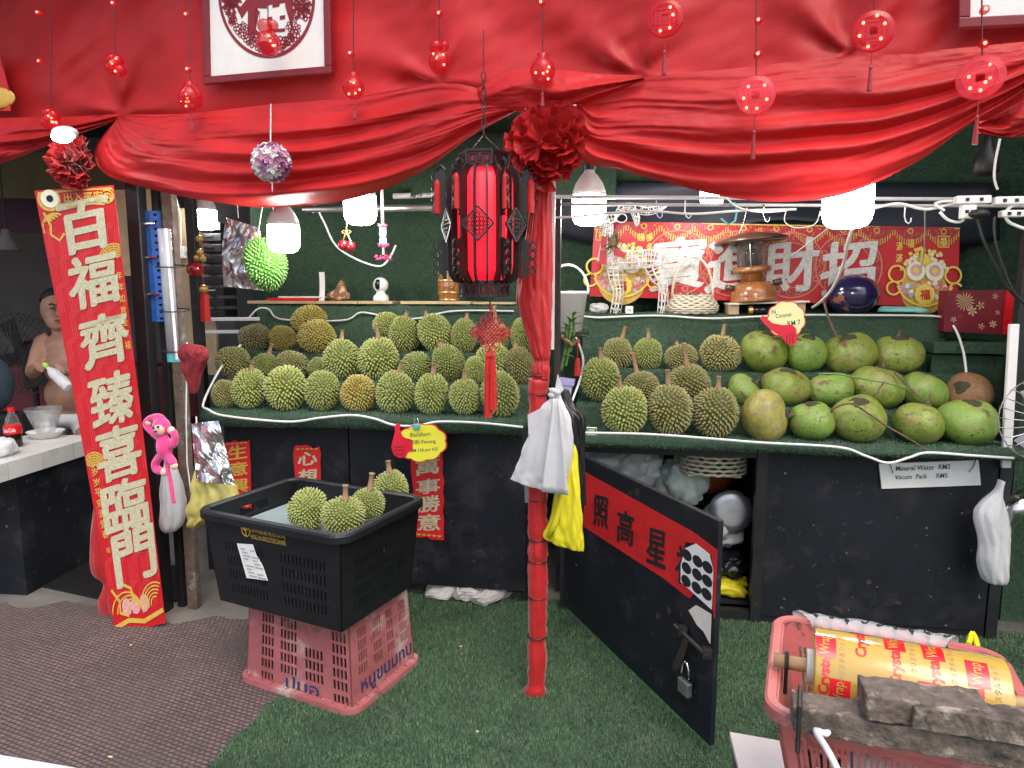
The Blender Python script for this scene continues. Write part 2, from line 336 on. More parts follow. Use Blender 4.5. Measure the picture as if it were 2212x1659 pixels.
def curve(pts, n):                              # smooth polyline through points (any dimension)
    pts = [Vector(p) for p in pts]; out = []; m = len(pts)
    for i in range(m-1):
        p0 = pts[max(0, i-1)]; p1 = pts[i]; p2 = pts[i+1]; p3 = pts[min(m-1, i+2)]
        for k in range(n):
            t = k/n; out.append(.5*((2*p1)+(p2-p0)*t+(2*p0-5*p1+4*p2-p3)*t*t+(3*p1-p0-3*p2+p3)*t**3))
    return out+[pts[-1]]
def along(pts, t):
    f = t*(len(pts)-1); i = min(int(f), len(pts)-2); return pts[i].lerp(pts[i+1], f-i)
def pxcurve(pts, fn, n=6): return [fn(p.x, p.y) for p in curve([(a, b, 0) for a, b in pts], n)]
_tc = {}
def glyphs(body, bold=0.0, res=3):              # flat lettering: verts (unit em, centred) and faces
    k = (body, bold)
    if k in _tc: return _tc[k]
    c = bpy.data.curves.new('t', 'FONT'); c.body = body; c.offset = bold; c.resolution_u = res; c.align_x = 'CENTER'; c.align_y = 'CENTER'; c.fill_mode = 'FRONT'
    o = bpy.data.objects.new('t', c); COL.objects.link(o); dg = bpy.context.evaluated_depsgraph_get(); dg.update()
    me = bpy.data.meshes.new_from_object(o.evaluated_get(dg)); vs = [v.co.copy() for v in me.vertices]; fs = [tuple(p.vertices) for p in me.polygons]
    bpy.data.objects.remove(o); bpy.data.curves.remove(c); bpy.data.meshes.remove(me)
    if vs:
        x0 = min(v.x for v in vs); x1 = max(v.x for v in vs); y0 = min(v.y for v in vs); y1 = max(v.y for v in vs)
        vs = [Vector((v.x-(x0+x1)/2, v.y-(y0+y1)/2, 0)) for v in vs]
        dims = (x1-x0, y1-y0)
    else: dims = (1, 1)
    _tc[k] = (vs, fs, dims); return _tc[k]
def brush(v):                                   # hand-brushed: rising strokes, uneven edges
    n = mnoise.noise(Vector((v.x*5, v.y*5, 1)))*.02; m = mnoise.noise(Vector((v.x*5, v.y*5, 7)))*.02
    return Vector((v.x+n+v.y*.03, v.y+v.x*.13+m-.05*v.x*v.x, 0))
def write(mb, body, to, w=None, h=None, bold=0.0, warp=None):   # to(x, y) -> place; w / h in the units of to
    vs, fs, (dx, dy) = glyphs(body, bold)
    if not vs: return mb
    sx = w/dx if w else h/dy; sy = h/dy if h else sx
    mb.add([to(*( (lambda q: (q.x*sx, q.y*sy))(warp(v) if warp else v))) for v in vs], fs); return mb
NIB = [(-.036, -.022), (-.018, -.011), (0, 0), (.018, .011), (.036, .022), (-.022, .016), (.022, -.016), (0, .026), (0, -.026)]
def ink_brush(mb, body, to3, w, h, k=1.0):      # heavy brush lettering: the glyph swept along a slanted nib; to3(x, y, lift)
    vs, fs, (dx, dy) = glyphs(body, 0.0); sx, sy = w/dx, h/dy
    for i, (a, b) in enumerate(NIB):
        q = [brush(v) for v in vs]; mb.add([to3((v.x+a*k)*sx, (v.y+b*k)*sy, i*.00006) for v in q], fs)
    return mb
def plane_to(o, x, y): return lambda a, b: o+x*a+y*b
def holed(mb, c00, c10, c11, c01, holes, nrm, th):   # wall with real openings; holes are (s0, s1, t0, t1)
    xs = sorted({0.0, 1.0} | {h[0] for h in holes} | {h[1] for h in holes}); ys = sorted({0.0, 1.0} | {h[2] for h in holes} | {h[3] for h in holes})
    nx, ny = len(xs)-1, len(ys)-1; full = [[True]*ny for _ in range(nx)]
    for h in holes:
        for i in range(xs.index(h[0]), xs.index(h[1])):
            for j in range(ys.index(h[2]), ys.index(h[3])): full[i][j] = False
    q = lambda i, j: lerp(lerp(c00, c10, xs[i]), lerp(c01, c11, xs[i]), ys[j])
    vs = [q(i, j) for i in range(nx+1) for j in range(ny+1)]; n = len(vs); vs += [v-Vector(nrm)*th for v in vs]; fs = []; I = lambda i, j: i*(ny+1)+j
    S = lambda i, j: 0 <= i < nx and 0 <= j < ny and full[i][j]
    for i in range(nx):
        for j in range(ny):
            if not full[i][j]: continue
            a, b, c, d = I(i, j), I(i+1, j), I(i+1, j+1), I(i, j+1); fs += [(a, b, c, d), (d+n, c+n, b+n, a+n)]
            for e0, e1, ok in ((a, b, S(i, j-1)), (b, c, S(i+1, j)), (c, d, S(i, j+1)), (d, a, S(i-1, j))):
                if not ok: fs.append((e1, e0, e0+n, e1+n))
    return mb.add(vs, fs)
def loft(rings, n=28, amp=0.0, folds=5, ph=0.0, cap=True, mb=None):   # rings: (centre, right vector, depth vector, fold scale)
    mb = mb or MB(); vs = []
    for i, (c, a, b, f) in enumerate(rings):
        for k in range(n):
            t = 2*math.pi*k/n; w = 1+amp*f*(.55*math.sin(folds*t+ph+i*.13)+.3*math.sin((folds*2+1)*t+2*ph-i*.21)+2.2*(abs(mnoise.noise(Vector((math.cos(t)*1.8+ph, math.sin(t)*1.8, i*.08))))-.2)+1.6*(abs(mnoise.noise(Vector((math.cos(t)*4.2+ph, math.sin(t)*4.2, i*.16))))-.2)); vs.append(Vector(c)+Vector(a)*math.cos(t)*(1+.3*(w-1))+Vector(b)*math.sin(t)*w)
    m = len(rings); fs = [(i*n+k, i*n+(k+1) % n, (i+1)*n+(k+1) % n, (i+1)*n+k) for i in range(m-1) for k in range(n)]
    if cap: fs += [tuple(range(n-1, -1, -1)), tuple((m-1)*n+k for k in range(n))]
    return mb.add(vs, fs)
def loftpx(rows, fn, depth, amp=.25, folds=5, ph=0., n=36, sub=5, dirv=None):  # rows: ((xl,yl),(xr,yr),thickness factor)
    L = curve([(r[0][0], r[0][1], r[2] if len(r) > 2 else 1) for r in rows], sub); Rr = curve([(r[1][0], r[1][1], 0) for r in rows], sub); rings = []
    for a, b in zip(L, Rr):
        p = fn(a.x, a.y); q = fn(b.x, b.y); h = (q-p)/2; d = (dirv or Vector((-h.y, h.x, 0)).normalized())
        rings.append(((p+q)/2, h, d*depth*max(.05, a.z), 1))
    return loft(rings, n, amp, folds, ph)
def blades(name, quads, dens, ln, m, parent=None, wid=.0022, nrms=None, lean=.6):
    V_ = []; nb = 0
    for qi, (a, b, c, d) in enumerate(quads):
        a, b, c, d = [np.array(x, float) for x in (a, b, c, d)]; nr = np.cross(b-a, d-a); area = np.linalg.norm(nr); nr = nr/area
        if nrms: nr = np.array(nrms[qi], float)
        k = int(area*dens); s = rng.random((k, 1)); t = rng.random((k, 1)); p = (a*(1-s)+b*s)*(1-t)+(d*(1-s)+c*s)*t
        rnd = rng.normal(size=(k, 3)); tg = rnd-(rnd@nr)[:, None]*nr; tg /= np.linalg.norm(tg, axis=1)[:, None]; sd = np.cross(tg, nr)
        l = ln*(.6+.7*rng.random((k, 1))); tip = p+nr*l*(.5+.5*rng.random((k, 1)))+tg*l*lean*rng.random((k, 1))
        V_.append(np.stack([p-sd*wid/2, p+sd*wid/2, tip], 1).reshape(-1, 3)); nb += k
    v = np.concatenate(V_); org = np.array(ORG[parent.name]) if parent is not None else np.zeros(3); v = (v-org).astype(np.float32)
    me = bpy.data.meshes.new(name); me.vertices.add(len(v)); me.vertices.foreach_set('co', v.ravel()); me.loops.add(len(v)); me.loops.foreach_set('vertex_index', np.arange(len(v), dtype=np.int32))
    me.polygons.add(nb); me.polygons.foreach_set('loop_start', np.arange(0, len(v), 3, dtype=np.int32)); me.update(); me.validate(); me.materials.append(M[m])
    o = bpy.data.objects.new(name, me); COL.objects.link(o); o.parent = parent; o['kind'] = 'stuff'; return o
def ring_pts(c, x, y, n=24): return [Vector(c)+Vector(x)*math.cos(2*math.pi*k/n)+Vector(y)*math.sin(2*math.pi*k/n) for k in range(n)]
# ------------------------------------------------------------------ setting
def struct(o): o['kind'] = 'structure'; return o
g = MB(); g.add([(-60, -60, 0), (60, -60, 0), (60, 60, 0), (-60, 60, 0)], [(0, 1, 2, 3)]); struct(g.build('ground', 'concrete'))
def bx(y): return float(np.interp(y, [0, 1.86, 2.27, 3.13, 4.2], [-1.36, -1.27, -1.24, -1.04, -.9]))
ys = [.2+.06*i for i in range(51)]
c = MB(); far = [(x, 2.80+.05*math.sin(x*7)+.03*math.sin(x*23)+random.uniform(-.012, .012)) for x in np.arange(-5, -1.0, .045)]
edge = [(bx(y)+.02, y) for y in ys if y < 2.75]
c.slab([(p[0], p[1], .001) for p in [(-6, .2)]+edge+far[::-1]+[(-6, 2.9)]], ZU, .005); struct(c.build('carpet', 'weave'))
t = MB(); lef = [(bx(y)+.012*math.sin(y*31)+random.uniform(-.006, .006), y) for y in ys]
t.slab([(a, b, .003) for a, b in [(3.5, .2)]+lef[::-1][:0]+[(3.5, 3.2)]+lef[::-1]], ZU, .007); turf = struct(t.build('turf', 'turf_floor'))
q = []
for y in np.arange(1.62, 3.2, .1): q.append(((bx(y), y, .009), (2.0, y, .009), (2.0, y+.1, .009), (bx(y+.1), y+.1, .009)))
bl = blades('turf_pile', q, 42000, .015, 'blade', wid=.0032); bl['label'] = 'short green artificial grass covering the floor before the stall'; bl['category'] = 'grass'
q = MB(); q.slab([G(60, 1262, .001), G(235, 1300, .001), G(420, 1300, .001), G(420, 1225, .001), G(150, 1215, .001)], ZU, .007); tag(q.build('floor_mat', 'rubber_black'), 'dark grey ribbed mat beyond the brown woven carpet', 'mat')
# crumbs lying about
for i, (x, y) in enumerate([(515, 2540), (435, 3005-0), (580, 2320), (1880, 2880), (1815, 2545)]):
    p = G(x/1.823, min(y, 2980)/1.823, .012); m_ = MB().ell(p, (.006+.003*(i % 3), .004, .003), 8, 5)
    tag(m_.build('crumb', 'crumb'), 'small pale crumb lying loose on the '+('brown carpet' if x < 900 else 'green turf'), 'crumb', 'crumbs on the carpet' if x < 900 else 'crumbs on the turf')

# back of the stall: turf-faced wall, roof, side walls
b = MB(); b.box((.15, 4.16, 1.5), (4.9, .1, 3.0)); wl = b.build('back_wall', 'turf'); tag(wl, 'dark green turf-faced wall closing the stall behind the shelves', 'wall')
blades('turf_pile', [((-2.2, 4.105, 1.35), (2.2, 4.105, 1.35), (2.2, 4.105, 2.5), (-2.2, 4.105, 2.5))], 9000, .02, 'blade_wall', wl, .004, [(0, -1, 0)])
b = MB()
b.grid(lambda u, v: Vector((-1.15+1.1*u, 3.75+.3*v-.1*math.sin(math.pi*u), 2.02+.32*math.sin(1.6*v)+.05*math.sin(5*u))), 16, 10)
tb = b.build('turf_sheet', 'turf', solid=.01); tag(tb, 'loose green turf sheet tucked up under the roof behind the hanging lantern', 'turf sheet')
_q = [[Vector((-1.15+1.1*u, 3.75+.3*v-.1*math.sin(math.pi*u), 2.02+.32*math.sin(1.6*v)+.05*math.sin(5*u))) for u in (i/8, (i+1)/8)] for i in range(8) for v in (0,)]
qq = []
for i in range(8):
    for j in range(5):
        f_ = lambda u, v: Vector((-1.15+1.1*u, 3.745+.3*v-.1*math.sin(math.pi*u), 2.01+.32*math.sin(1.6*v)+.05*math.sin(5*u)))
        qq.append((f_(i/8, j/5), f_((i+1)/8, j/5), f_((i+1)/8, (j+1)/5), f_(i/8, (j+1)/5)))
blades('turf_pile', qq, 16000, .03, 'blade_stand', tb, .005, [(0, -.8, -.6)]*len(qq))
b = MB(); b.box((-2.6, 4.9, 3.05), (12.4, 4.9, .06)); tag(b.build('roof', 'roof_dark'), 'dark flat roof sheet over the stall', 'roof')  # stall roof; its unseen reach over the seating corner is added to block daylight
b = MB(); b.box((2.66, 3.2, 1.5), (.08, 2, 3.0)); tag(b.build('side_wall', 'turf'), 'green turf-faced side wall beside the coconuts', 'wall')
b = MB(); b.box((-4.8, 6.4, 1.5), (4.9, .1, 3.0)); tag(b.build('interior_wall', 'wall_grey'), 'dim grey plaster wall behind the seated man', 'wall')
b = MB(); b.box((-7.2, 4.6, 1.5), (.1, 3.6, 3.0)); tag(b.build('added_side_wall', 'wall_grey'), 'unseen grey side wall added to keep daylight out behind the tiled table', 'wall')  # added out of view, shuts daylight off from the seating corner
b = MB(); b.box((-2.62, 5.2, 1.5), (.06, 2.0, 3.0)); tag(b.build('partition_wall', 'wall_grey'), 'dim grey partition between the stall and the seating corner', 'wall')
b = MB(); b.grid(lambda u, v: D(-120+480*u, lerp(330, 425+10*u, v), 4.4+.1*math.sin(4*u)), 8, 4); tag(b.build('canvas_sheet', 'canvas_olive', solid=.006), 'olive canvas hanging above the seating corner', 'canvas')
b = MB(); b.grid(lambda u, v: D(-120+480*u, lerp(400+15*u, 500+6*u, v), 4.7+.1*math.sin(5*u)), 8, 4); tag(b.build('canvas_sheet', 'canvas_purple', solid=.006), 'dark purple canvas hanging below the olive one', 'canvas')
b = MB(); b.grid(lambda u, v: P(lerp(1190, 2160, u), lerp(395, 505+30*math.sin(9*u), v), 3.99-.05*math.sin(7*u+3*v)), 24, 8); tag(b.build('tarpaulin', 'tarp_navy', solid=.004, smooth=True), 'navy tarpaulin sagging above the red couplet behind the lamps', 'tarpaulin')

# ------------------------------------------------------------------ the two stepped stands
def stand(name, label, cat, x0, x1, prof, sl, sr, panels):
    r = thing(name, label, cat, ((x0+x1)/2, 3.14, 0)); n = 48
    X0 = lambda y: x0+(y-3.03)*sl; X1 = lambda y: x1+(y-3.03)*sr
    def pt(i, u):
        y, z = prof[i]; x = lerp(X0(y), X1(y), u)
        k = mnoise.noise(Vector((x*3, y*5, z*4)))*.010+mnoise.noise(Vector((x*11, y*9, 3)))*.004
        return Vector((x, y-(k if i > 0 else 0), z+k))
    m = MB(); vs = [pt(i, u/n) for i in range(len(prof)) for u in range(n+1)]; N1 = n+1
    fs = [(i*N1+u, i*N1+u+1, (i+1)*N1+u+1, (i+1)*N1+u) for i in range(len(prof)-1) for u in range(n)]
    fs += [tuple(i*N1 for i in range(len(prof))), tuple(i*N1+n for i in range(len(prof)))[::-1]]
    m.add(vs, fs); tf = m.build('turf_cover', 'turf', r, smooth=True)
    qs = []; ns = []
    for i in range(len(prof)-2):
        (ya, za), (yb, zb) = prof[i], prof[i+1]; nn = Vector((0, -(zb-za), (yb-ya))).normalized()
        for u in range(0, n, 4): qs.append((pt(i, u/n), pt(i, (u+4)/n), pt(i+1, (u+4)/n), pt(i+1, u/n))); ns.append(nn)
    blades('turf_pile', qs, 26000, .009, 'blade_stand', r, .0026, ns, .8)
    return r
PL_ = [(3.05, .862), (3.022, .885), (3.018, .915), (3.035, .932), (3.265, .93), (3.272, 1.045), (3.285, 1.055), (3.495, 1.055), (3.503, 1.168), (3.515, 1.18), (3.75, 1.178), (3.758, 1.418), (3.775, 1.43), (4.04, 1.43), (4.04, .862)]
dz = [0]*len(PL_)
PR_ = [(3.05, .82), (3.022, .83), (3.018, .848), (3.035, .866), (3.265, .864), (3.272, .963), (3.285, .975), (3.495, .975), (3.503, 1.096), (3.515, 1.108), (3.75, 1.106), (3.758, 1.372), (3.775, 1.385), (4.04, 1.385), (4.04, .82)]
sl_ = stand('durian_stand', 'long turf-covered stepped stand on black panels holding only durians', 'display stand', -2.0, -.425, PL_, -.12, 0, None)
sr_ = stand('coconut_stand', 'turf-covered stepped stand holding durians and green coconuts over a black cabinet', 'display stand', -.21, 1.63, PR_, 0, -.06, None)
m = MB(); m.box((-1.625, 3.15, .49), (.64, .016, .76)); m.build('front_panel', 'black_paint', sl_, bevel=.002)
m = MB(); m.box((-.865, 3.147, .48), (.865, .016, .80)); m.build('front_panel', 'black_paint', sl_, bevel=.002)
m = MB()
for x in (-1.96, -1.3, -.44): m.box((x, 3.20, .43), (.04, .04, .86))
m.box((-1.2, 3.20, .075), (1.5, .04, .04)); m.box((-1.2, 4.0, .43), (1.52, .04, .86)); m.build('frame', 'black_frame', sl_)
m = MB(); m.box((1.11, 3.14, .43), (.93, .02, .77)); m.build('front_panel', 'black_paint', sr_, bevel=.002)
m = MB()
for x in (-.245, .625, 1.605): m.box((x, 3.155, .41), (.045, .05, .815))
m.box((.68, 3.16, .03), (1.8, .04, .05)); m.box((.19, 3.16, .795), (.82, .04, .045)); m.build('frame', 'black_frame', sr_)
m = MB(); m.box((.68, 4.0, .4), (1.85, .02, .79)); m.box((.68, 3.6, .062), (1.83, .78, .012)); m.box((.655, 3.62, .42), (.015, .7, .7)); m.box((-.24, 3.62, .42), (.015, .7, .7)); m.build('cabinet_body', 'black_matte', sr_)
m = MB()
for i, (x, zz) in enumerate([(-.86, .02), (-.7, .03), (-.60, .025)]):
    m = MB(); m.ell((x, 3.17, zz+.015), (.08+.02*i, .05, .04), 16, 10, Matrix.Rotation(.4*i, 3, 'Z')); [v.__iadd__(Vector((mnoise.noise(v*22), mnoise.noise(v*22+Vector((5, 0, 0))), mnoise.noise(v*22+Vector((9, 0, 0)))))*.028) for v in m.v]
    tag(m.build('rubble_stone', 'stone', smooth=False), ['smallest', 'middle', 'largest'][i]+' of the rough pale stones propping the black panel by the red pole', 'stone', 'stones under the durian stand')

# cabinet door standing open
H0 = Vector((-.245, 3.10, 0)); d0 = (G(1524, 1600, .05)-H0); d0.z = 0; DW = 1.10; dd = d0.normalized(); dn = Vector((dd.y, -dd.x, 0)); dn = dn if dn.dot(EYE-H0) > 0 else -dn
door = thing('cabinet_door', 'black cabinet door standing open with a torn red paper couplet and padlock', 'door', H0+dd*DW/2)
DT = lambda a, z, o=0.0: H0+dd*a+ZU*z+dn*o
m = MB(); m.hexa([DT(0, .045, -.02), DT(DW, .045, -.02), DT(DW, .045), DT(0, .045)], [DT(0, .80, -.02), DT(DW, .80, -.02), DT(DW, .80), DT(0, .80)]); m.build('panel', 'black_paint', door, bevel=.003)
_DT = DT
def proj(p):
    v = Matrix.Rotation(-YAW, 3, 'Z') @ (Vector(p)-EYE); dep = v.y*math.cos(PITCH)-v.z*math.sin(PITCH); up_ = v.y*math.sin(PITCH)+v.z*math.cos(PITCH); return CX+F*v.x/dep, CY-F*up_/dep
def door_a(px): return min(np.linspace(0, DW, 400), key=lambda a: abs(proj(_DT(a, .6))[0]-px))
_da = {}
def DT(a, z, o=0.0):
    if a in (0, DW): return _DT(a, z, o)
    if a not in _da: _da[a] = door_a(float(np.interp(a, [.04, .66, .80, .872, .905], [1262, 1474, 1541, 1553, 1556])))
    return _DT(_da[a], z, o)
fl = MB(); a0, a1, z0, z1 = .04, .905, .49, .735
fl.slab([DT(a0, z1, .001), DT(a0, z0, .001), DT(.56, z0+.01, .001), DT(.70, z0+.0, .001), DT(.735, z0+.05, .001), DT(.70, z0+.075, .001), DT(.71, z0+.12, .001), DT(.66, z0+.14, .001), DT(.675, z1-.06, .001), DT(.72, z1-.045, .001), DT(.79, z1-.06, .001), DT(.80, z1-.10, .001), DT(.80, z0+.03, .001), DT(.84, z0-.01, .001), DT(.87, z0+.005, .001), DT(.872, z1-.028, .001), DT(.70, z1-.012, .001)], dn, .0012)
fl.build('paper_couplet', 'scroll_red', door, label='torn red paper with black brush characters')
m = MB(); pt = [DT(.655, z0+.10, .0026), DT(.66, z0+.04, .0026), DT(.80, z0+.015, .0026), DT(.803, z1-.10, .0026), DT(.78, z1-.055, .0026), DT(.72, z1-.045, .0026), DT(.675, z1-.08, .0026)]; m.slab(pt, dn, .001); dg_ = m.build('dotted_paper', 'paper', door, label='white torn paper with black dots')
m = MB()
for i in range(3):
    for j in range(3): m.add(ring_pts(DT(.683+.047*i, z0+.055+.045*j, .0042), dd*.027, ZU*.019, 18), [tuple(range(18))])
m.build('dots', 'ink', dg_)
m = MB(); m.slab([DT(.73, z0-.005, .0026), DT(.80, z0+.0, .0026), DT(.80, z0-.10, .0026), DT(.77, z0-.075, .0026), DT(.74, z0-.07, .0026), DT(.70, z0-.04, .0026)], dn, .0015); m.build('torn_paper', 'paper_aged', door)
for k, ch in enumerate('照高星福'):
    m = MB(); o_ = _DT(door_a((1299, 1352, 1420, 1484)[k]), .605-.004*k, .0045 if k < 3 else .0024); ink_brush(m, ch, lambda u, v, l: o_+dd*u+ZU*v+dn*l, .12, .13, .7); m.build('character', 'ink', door)
m = MB(); m.tube([DT(.655, .375, .018), DT(.90, .355, .018)], .0085, 10); [m.box(DT(a, zz, .012), (.028, .028, .03)) for a, zz in ((.685, .372), (.80, .362))]; m.build('bolt', 'dark_metal', door, smooth=False)
m = MB(); m.slab([DT(.705, .36, .024), DT(.73, .36, .024), DT(.70, .25, .03), DT(.675, .225, .03), DT(.667, .24, .03)], dn, .004); m.build('hasp', 'dark_metal', door)
m = MB(); m.box(DT(.72, .195, .026), (.058, .02, .05), Matrix.Rotation(math.atan2(dd.y, dd.x), 3, 'Z')); pl = m.build('padlock', 'grey_metal', door, bevel=.004)
m = MB(); m.tube([DT(.72, .235+.05*max(0, math.sin(t)), .026)+dd*.021*math.cos(t) for t in np.linspace(0, math.pi, 12)], .0042, 8); m.build('shackle', 'chrome', pl, smooth=True)

# things kept inside the open cabinet
def lump(name, label, cat, p, r, m, seed, f=.25, grp=None):
    b_ = MB().ell(p, r, 60, 40)
    for v in b_.v:
        k = (abs(mnoise.noise((v-Vector(p))*10+Vector((seed, 0, 0))))*2.2-.5)*f*1.3+(abs(mnoise.noise((v-Vector(p))*26+Vector((seed, 4, 0))))*2-.5)*f*.7; v += (v-Vector(p))*k
    zm = min(v.z for v in b_.v)
    return tag(b_.build(name, m, smooth=True), label, cat, grp)
lump('plastic_bag', 'crumpled clear-white plastic bag heaped in the open cabinet above the door', 'bag', (.02, 3.5, .62), (.22, .15, .14), 'poly_white', 1)
lump('plastic_bag', 'pale green packed bundle in the open cabinet next to the wicker tray', 'bag', (.30, 3.42, .58), (.12, .12, .13), 'foam_green', 5, .15)
lump('plastic_bag', 'clear crumpled bag low in the open cabinet beside the post', 'bag', (.47, 3.40, .36), (.11, .12, .10), 'poly_white', 9)
lump('plastic_bag', 'black bin bag on the cabinet floor beside the post', 'bag', (.50, 3.38, .20), (.12, .12, .07), 'poly_black', 12)
lump('yellow_bag', 'flat yellow-green bag on the cabinet floor beside the post', 'bag', (.49, 3.30, .11), (.13, .08, .04), 'poly_yellow', 3)
m = MB(); m.ell((.44, 3.6, .56), (.13, .06, .09), 20, 12); tag(m.build('orange_bowl', 'orange_plastic', smooth=True), 'orange plastic bowl behind the steel lid in the cabinet', 'bowl')
rt = Matrix.Rotation(R(80), 3, 'X'); m = MB(); m.lathe([(.001, 0), (.06, .002), (.085, .0), (.10, -.012), (.105, -.02), (.1, -.022), (.001, -.02)], (.53, 3.30, .47), 32, rt); tag(m.build('pan_lid', 'grey_metal', smooth=True), 'round dull metal lid standing on edge by the cabinet post', 'lid')
wk = thing('wicker_tray', 'shallow wicker tray under the turf edge in the open cabinet', 'tray', (.44, 3.34, .65))
for i in range(5): m = MB(); m.tube([Vector((.44+.15*math.cos(t), 3.34+.1*math.sin(t), .66+.02*i+.004*math.sin(18*t+math.pi*i))) for t in np.linspace(0, 2*math.pi, 48)[:-1]], .007, 6, True); m.build('strand', 'wicker', wk, smooth=True)
m = MB(); m.box((.44, 3.34, .651), (.24, .15, .008)); m.build('base', 'wicker', wk)

# ------------------------------------------------------------------ posts at the left end
def post(name, label, a, b, w, dpt, m_, grp=None):
    q_ = MB(); q_.bar(a, b, w, dpt, YB); return tag(q_.build(name, m_, bevel=.003), label, 'post', grp)
def vpost(name, label, px, py, z1, w, m_, base=None, dpt=None):
    p = base or G(px, py); return post(name, label, p, p+ZU*z1, w, dpt or w, m_)
vpost('steel_post', 'black steel post directly behind the long vertical couplet', 355, 1318, 2.4, .06, 'black_frame')
vpost('wooden_post', 'weathered brown post with flaking grey paint carrying the blue slotted rail', 421, 1312, 2.5, .05, 'wood_post', dpt=.04)
vpost('steel_post', 'thin black post touching the brown wooden post', 396, 1308, 2.45, .035, 'black_frame')
pb = P(445, 900, 3.35); post('steel_post', 'black post with the red charm at the left end of the durian shelves', Vector((pb.x, 3.35, 0)), Vector((pb.x-.02, 3.35, 2.3)), .045, .045, 'black_frame')
pb = P(425, 640, 3.9); m = MB(); m.box((pb.x, 3.9, 1.5), (.24, .02, 1.0)); tag(m.build('plywood_board', 'plywood'), 'brown plywood sheet behind the posts with a white plug on it', 'board')
pb = P(300, 500, 3.8); m = MB(); m.box((pb.x-.02, 3.8, 1.85), (.30, .02, .5)); tag(m.build('plywood_board', 'plywood'), 'narrow plywood sheet high behind the blue slotted rail', 'board')
# blue slotted angle
A = DP(322, 455, -.12); B_ = DP(338, 695, -.12); ba = thing('slotted_angle', 'blue perforated steel angle tied to the brown wooden post', 'steel rail', B_)
ax = (A-B_); hx = [];
for i in range(16): hx += [(.3, .62, (i+.3)/16, (i+.62)/16)]
m = MB(); e = CR*.05; holed(m, B_-e, B_, A, A-e, hx, -CF, .003); m.build('flange', 'blue_steel', ba)
m = MB(); e2 = (CR*.7+CF*.3).normalized()*.045; holed(m, B_+e2*.04, B_+e2, A+e2, A+e2*.04, hx, -CF, .003); m.build('flange', 'blue_steel', ba)
for f_ in (.12, .42, .75): m = MB(); p = lerp(A, B_, f_)-CF*.012; m.tube([p-CR*.03, p+CR*.03], .006, 8); m.build('bolt', 'chrome', ba)
# plastic tube strapped to the post
A = DP(354, 495, -.02); B_ = DP(376, 775, -.02); tb = thing('lamp_tube_sleeve', 'long clear plastic sleeve strapped along the brown post', 'sleeve', B_)
m = MB(); m.tube([A, B_], .026, 14); m.build('sleeve', 'tube_plastic', tb, smooth=True); m = MB(); m.tube([A+CR*.02-CF*.028, B_+CR*.026-CF*.028], .006, 8); m.build('rim', 'white_plastic', tb); m = MB(); m.tube([B_+ZU*.02, B_-ZU*.012], .027, 14); m.build('end_cap', 'clip_teal', tb)
for f_ in (.28, .62, .93):
    m = MB(); p = lerp(A, B_, f_); m.tube(ring_pts(p+CR*.02, CR*.062, CF*.045+ZU*.006, 20), .003, 6, True); m.build('tie', 'rubber_black', tb)
m = MB(); p = P(392, 545, 3.86); m.box(p, (.05, .03, .07)); m.tube([p+ZU*.035, p+ZU*.2+XR*.01, p+ZU*.36-XR*.02], .004, 6); m.box(p-YB*.02-ZU*.02-XR*.02, (.03, .02, .012)); tag(m.build('power_plug', 'white_plastic', bevel=.004), 'white plug hanging by its cable on the plywood sheet', 'plug')
# stacked black organiser trays
og = thing('parts_organiser', 'tall black rack of small trays behind the foil bag', 'rack', P(460, 690, 3.85))
for i in range(9):
    p = P(462+i*1.2, 492+i*23, 3.85); m = MB(); m.box(p, (.17, .14, .045)); tr = m.build('tray', 'black_plastic', og, bevel=.004); m = MB(); m.box(p+Vector((.01, -.073, .008)), (.05, .006, .008)); m.build('handle', 'grey_metal' if i == 6 else 'black_frame', tr)
for k, (xx, ya, yb_) in enumerate([(478, 690, 0), (505, 717, 0)]):
    a_ = P(430, ya, 3.7); b__ = P(560, ya-1, 3.7); post('steel_rail', ['white rail just above the lower one behind the first brown durian', 'lower white rail behind the first brown durian'][k], a_, b__, .02, .02, 'white_plastic')['category'] = 'rail'

# ------------------------------------------------------------------ centre pole with its wrapping
pole = thing('awning_pole', 'steel awning pole wrapped in red satin tied at intervals', 'pole', P0)
m = MB(); m.tube([P0+ZU*.002, P0+ZU*2.05], .019, 12); m.build('tube', 'grey_metal', pole)
ties = [G(1163, 1470).z+.03]+[DP(1165, y).z for y in (1375, 1290, 1212, 1165, 1080, 1010, 940, 852, 812)]; rings = []
for i in range(len(ties)-1):
    a_, b__ = ties[i], ties[i+1]
    for k in range(7):
        t = k/7; rr = .0305+.0025*math.sin(math.pi*t)**.4+random.uniform(-.002, .002); z = lerp(a_, b__, t)
        rings.append((P0+Vector((random.uniform(-.003, .003), 0, z)), PE*rr*1.05, PN*rr*1.1, 1))
rings.insert(0, (P0+Vector((-.01, 0, .004)), PE*.052, PN*.05, 1)); m = loft(rings, 40, .10, 4); m.build('wrapping', 'red_cloth', pole, smooth=True)
for z in ties[1:]: m = MB(); m.tube(ring_pts(P0+ZU*z, PE*.0335, PN*.0355+ZU*.004, 22), .0025, 6, True); m.build('tie', 'rubber_black', pole)
m = loftpx([((1148, 372), (1196, 370), .8), ((1147, 450), (1192, 450), .9), ((1132, 540), (1193, 540), 1.1), ((1118, 610), (1192, 610), 1.2), ((1120, 660), (1190, 660), 1.2), ((1134, 715), (1190, 715), 1.0), ((1149, 765), (1188, 768), .8), ((1154, 778), (1186, 780), .6), ((1148, 800), (1187, 800), .9), ((1152, 818), (1186, 820), .6)], lambda x, y: DP(x, y, .01), .026, .16, 7, .7, 64, 8)
m.build('curtain', 'red_cloth', pole, smooth=True)
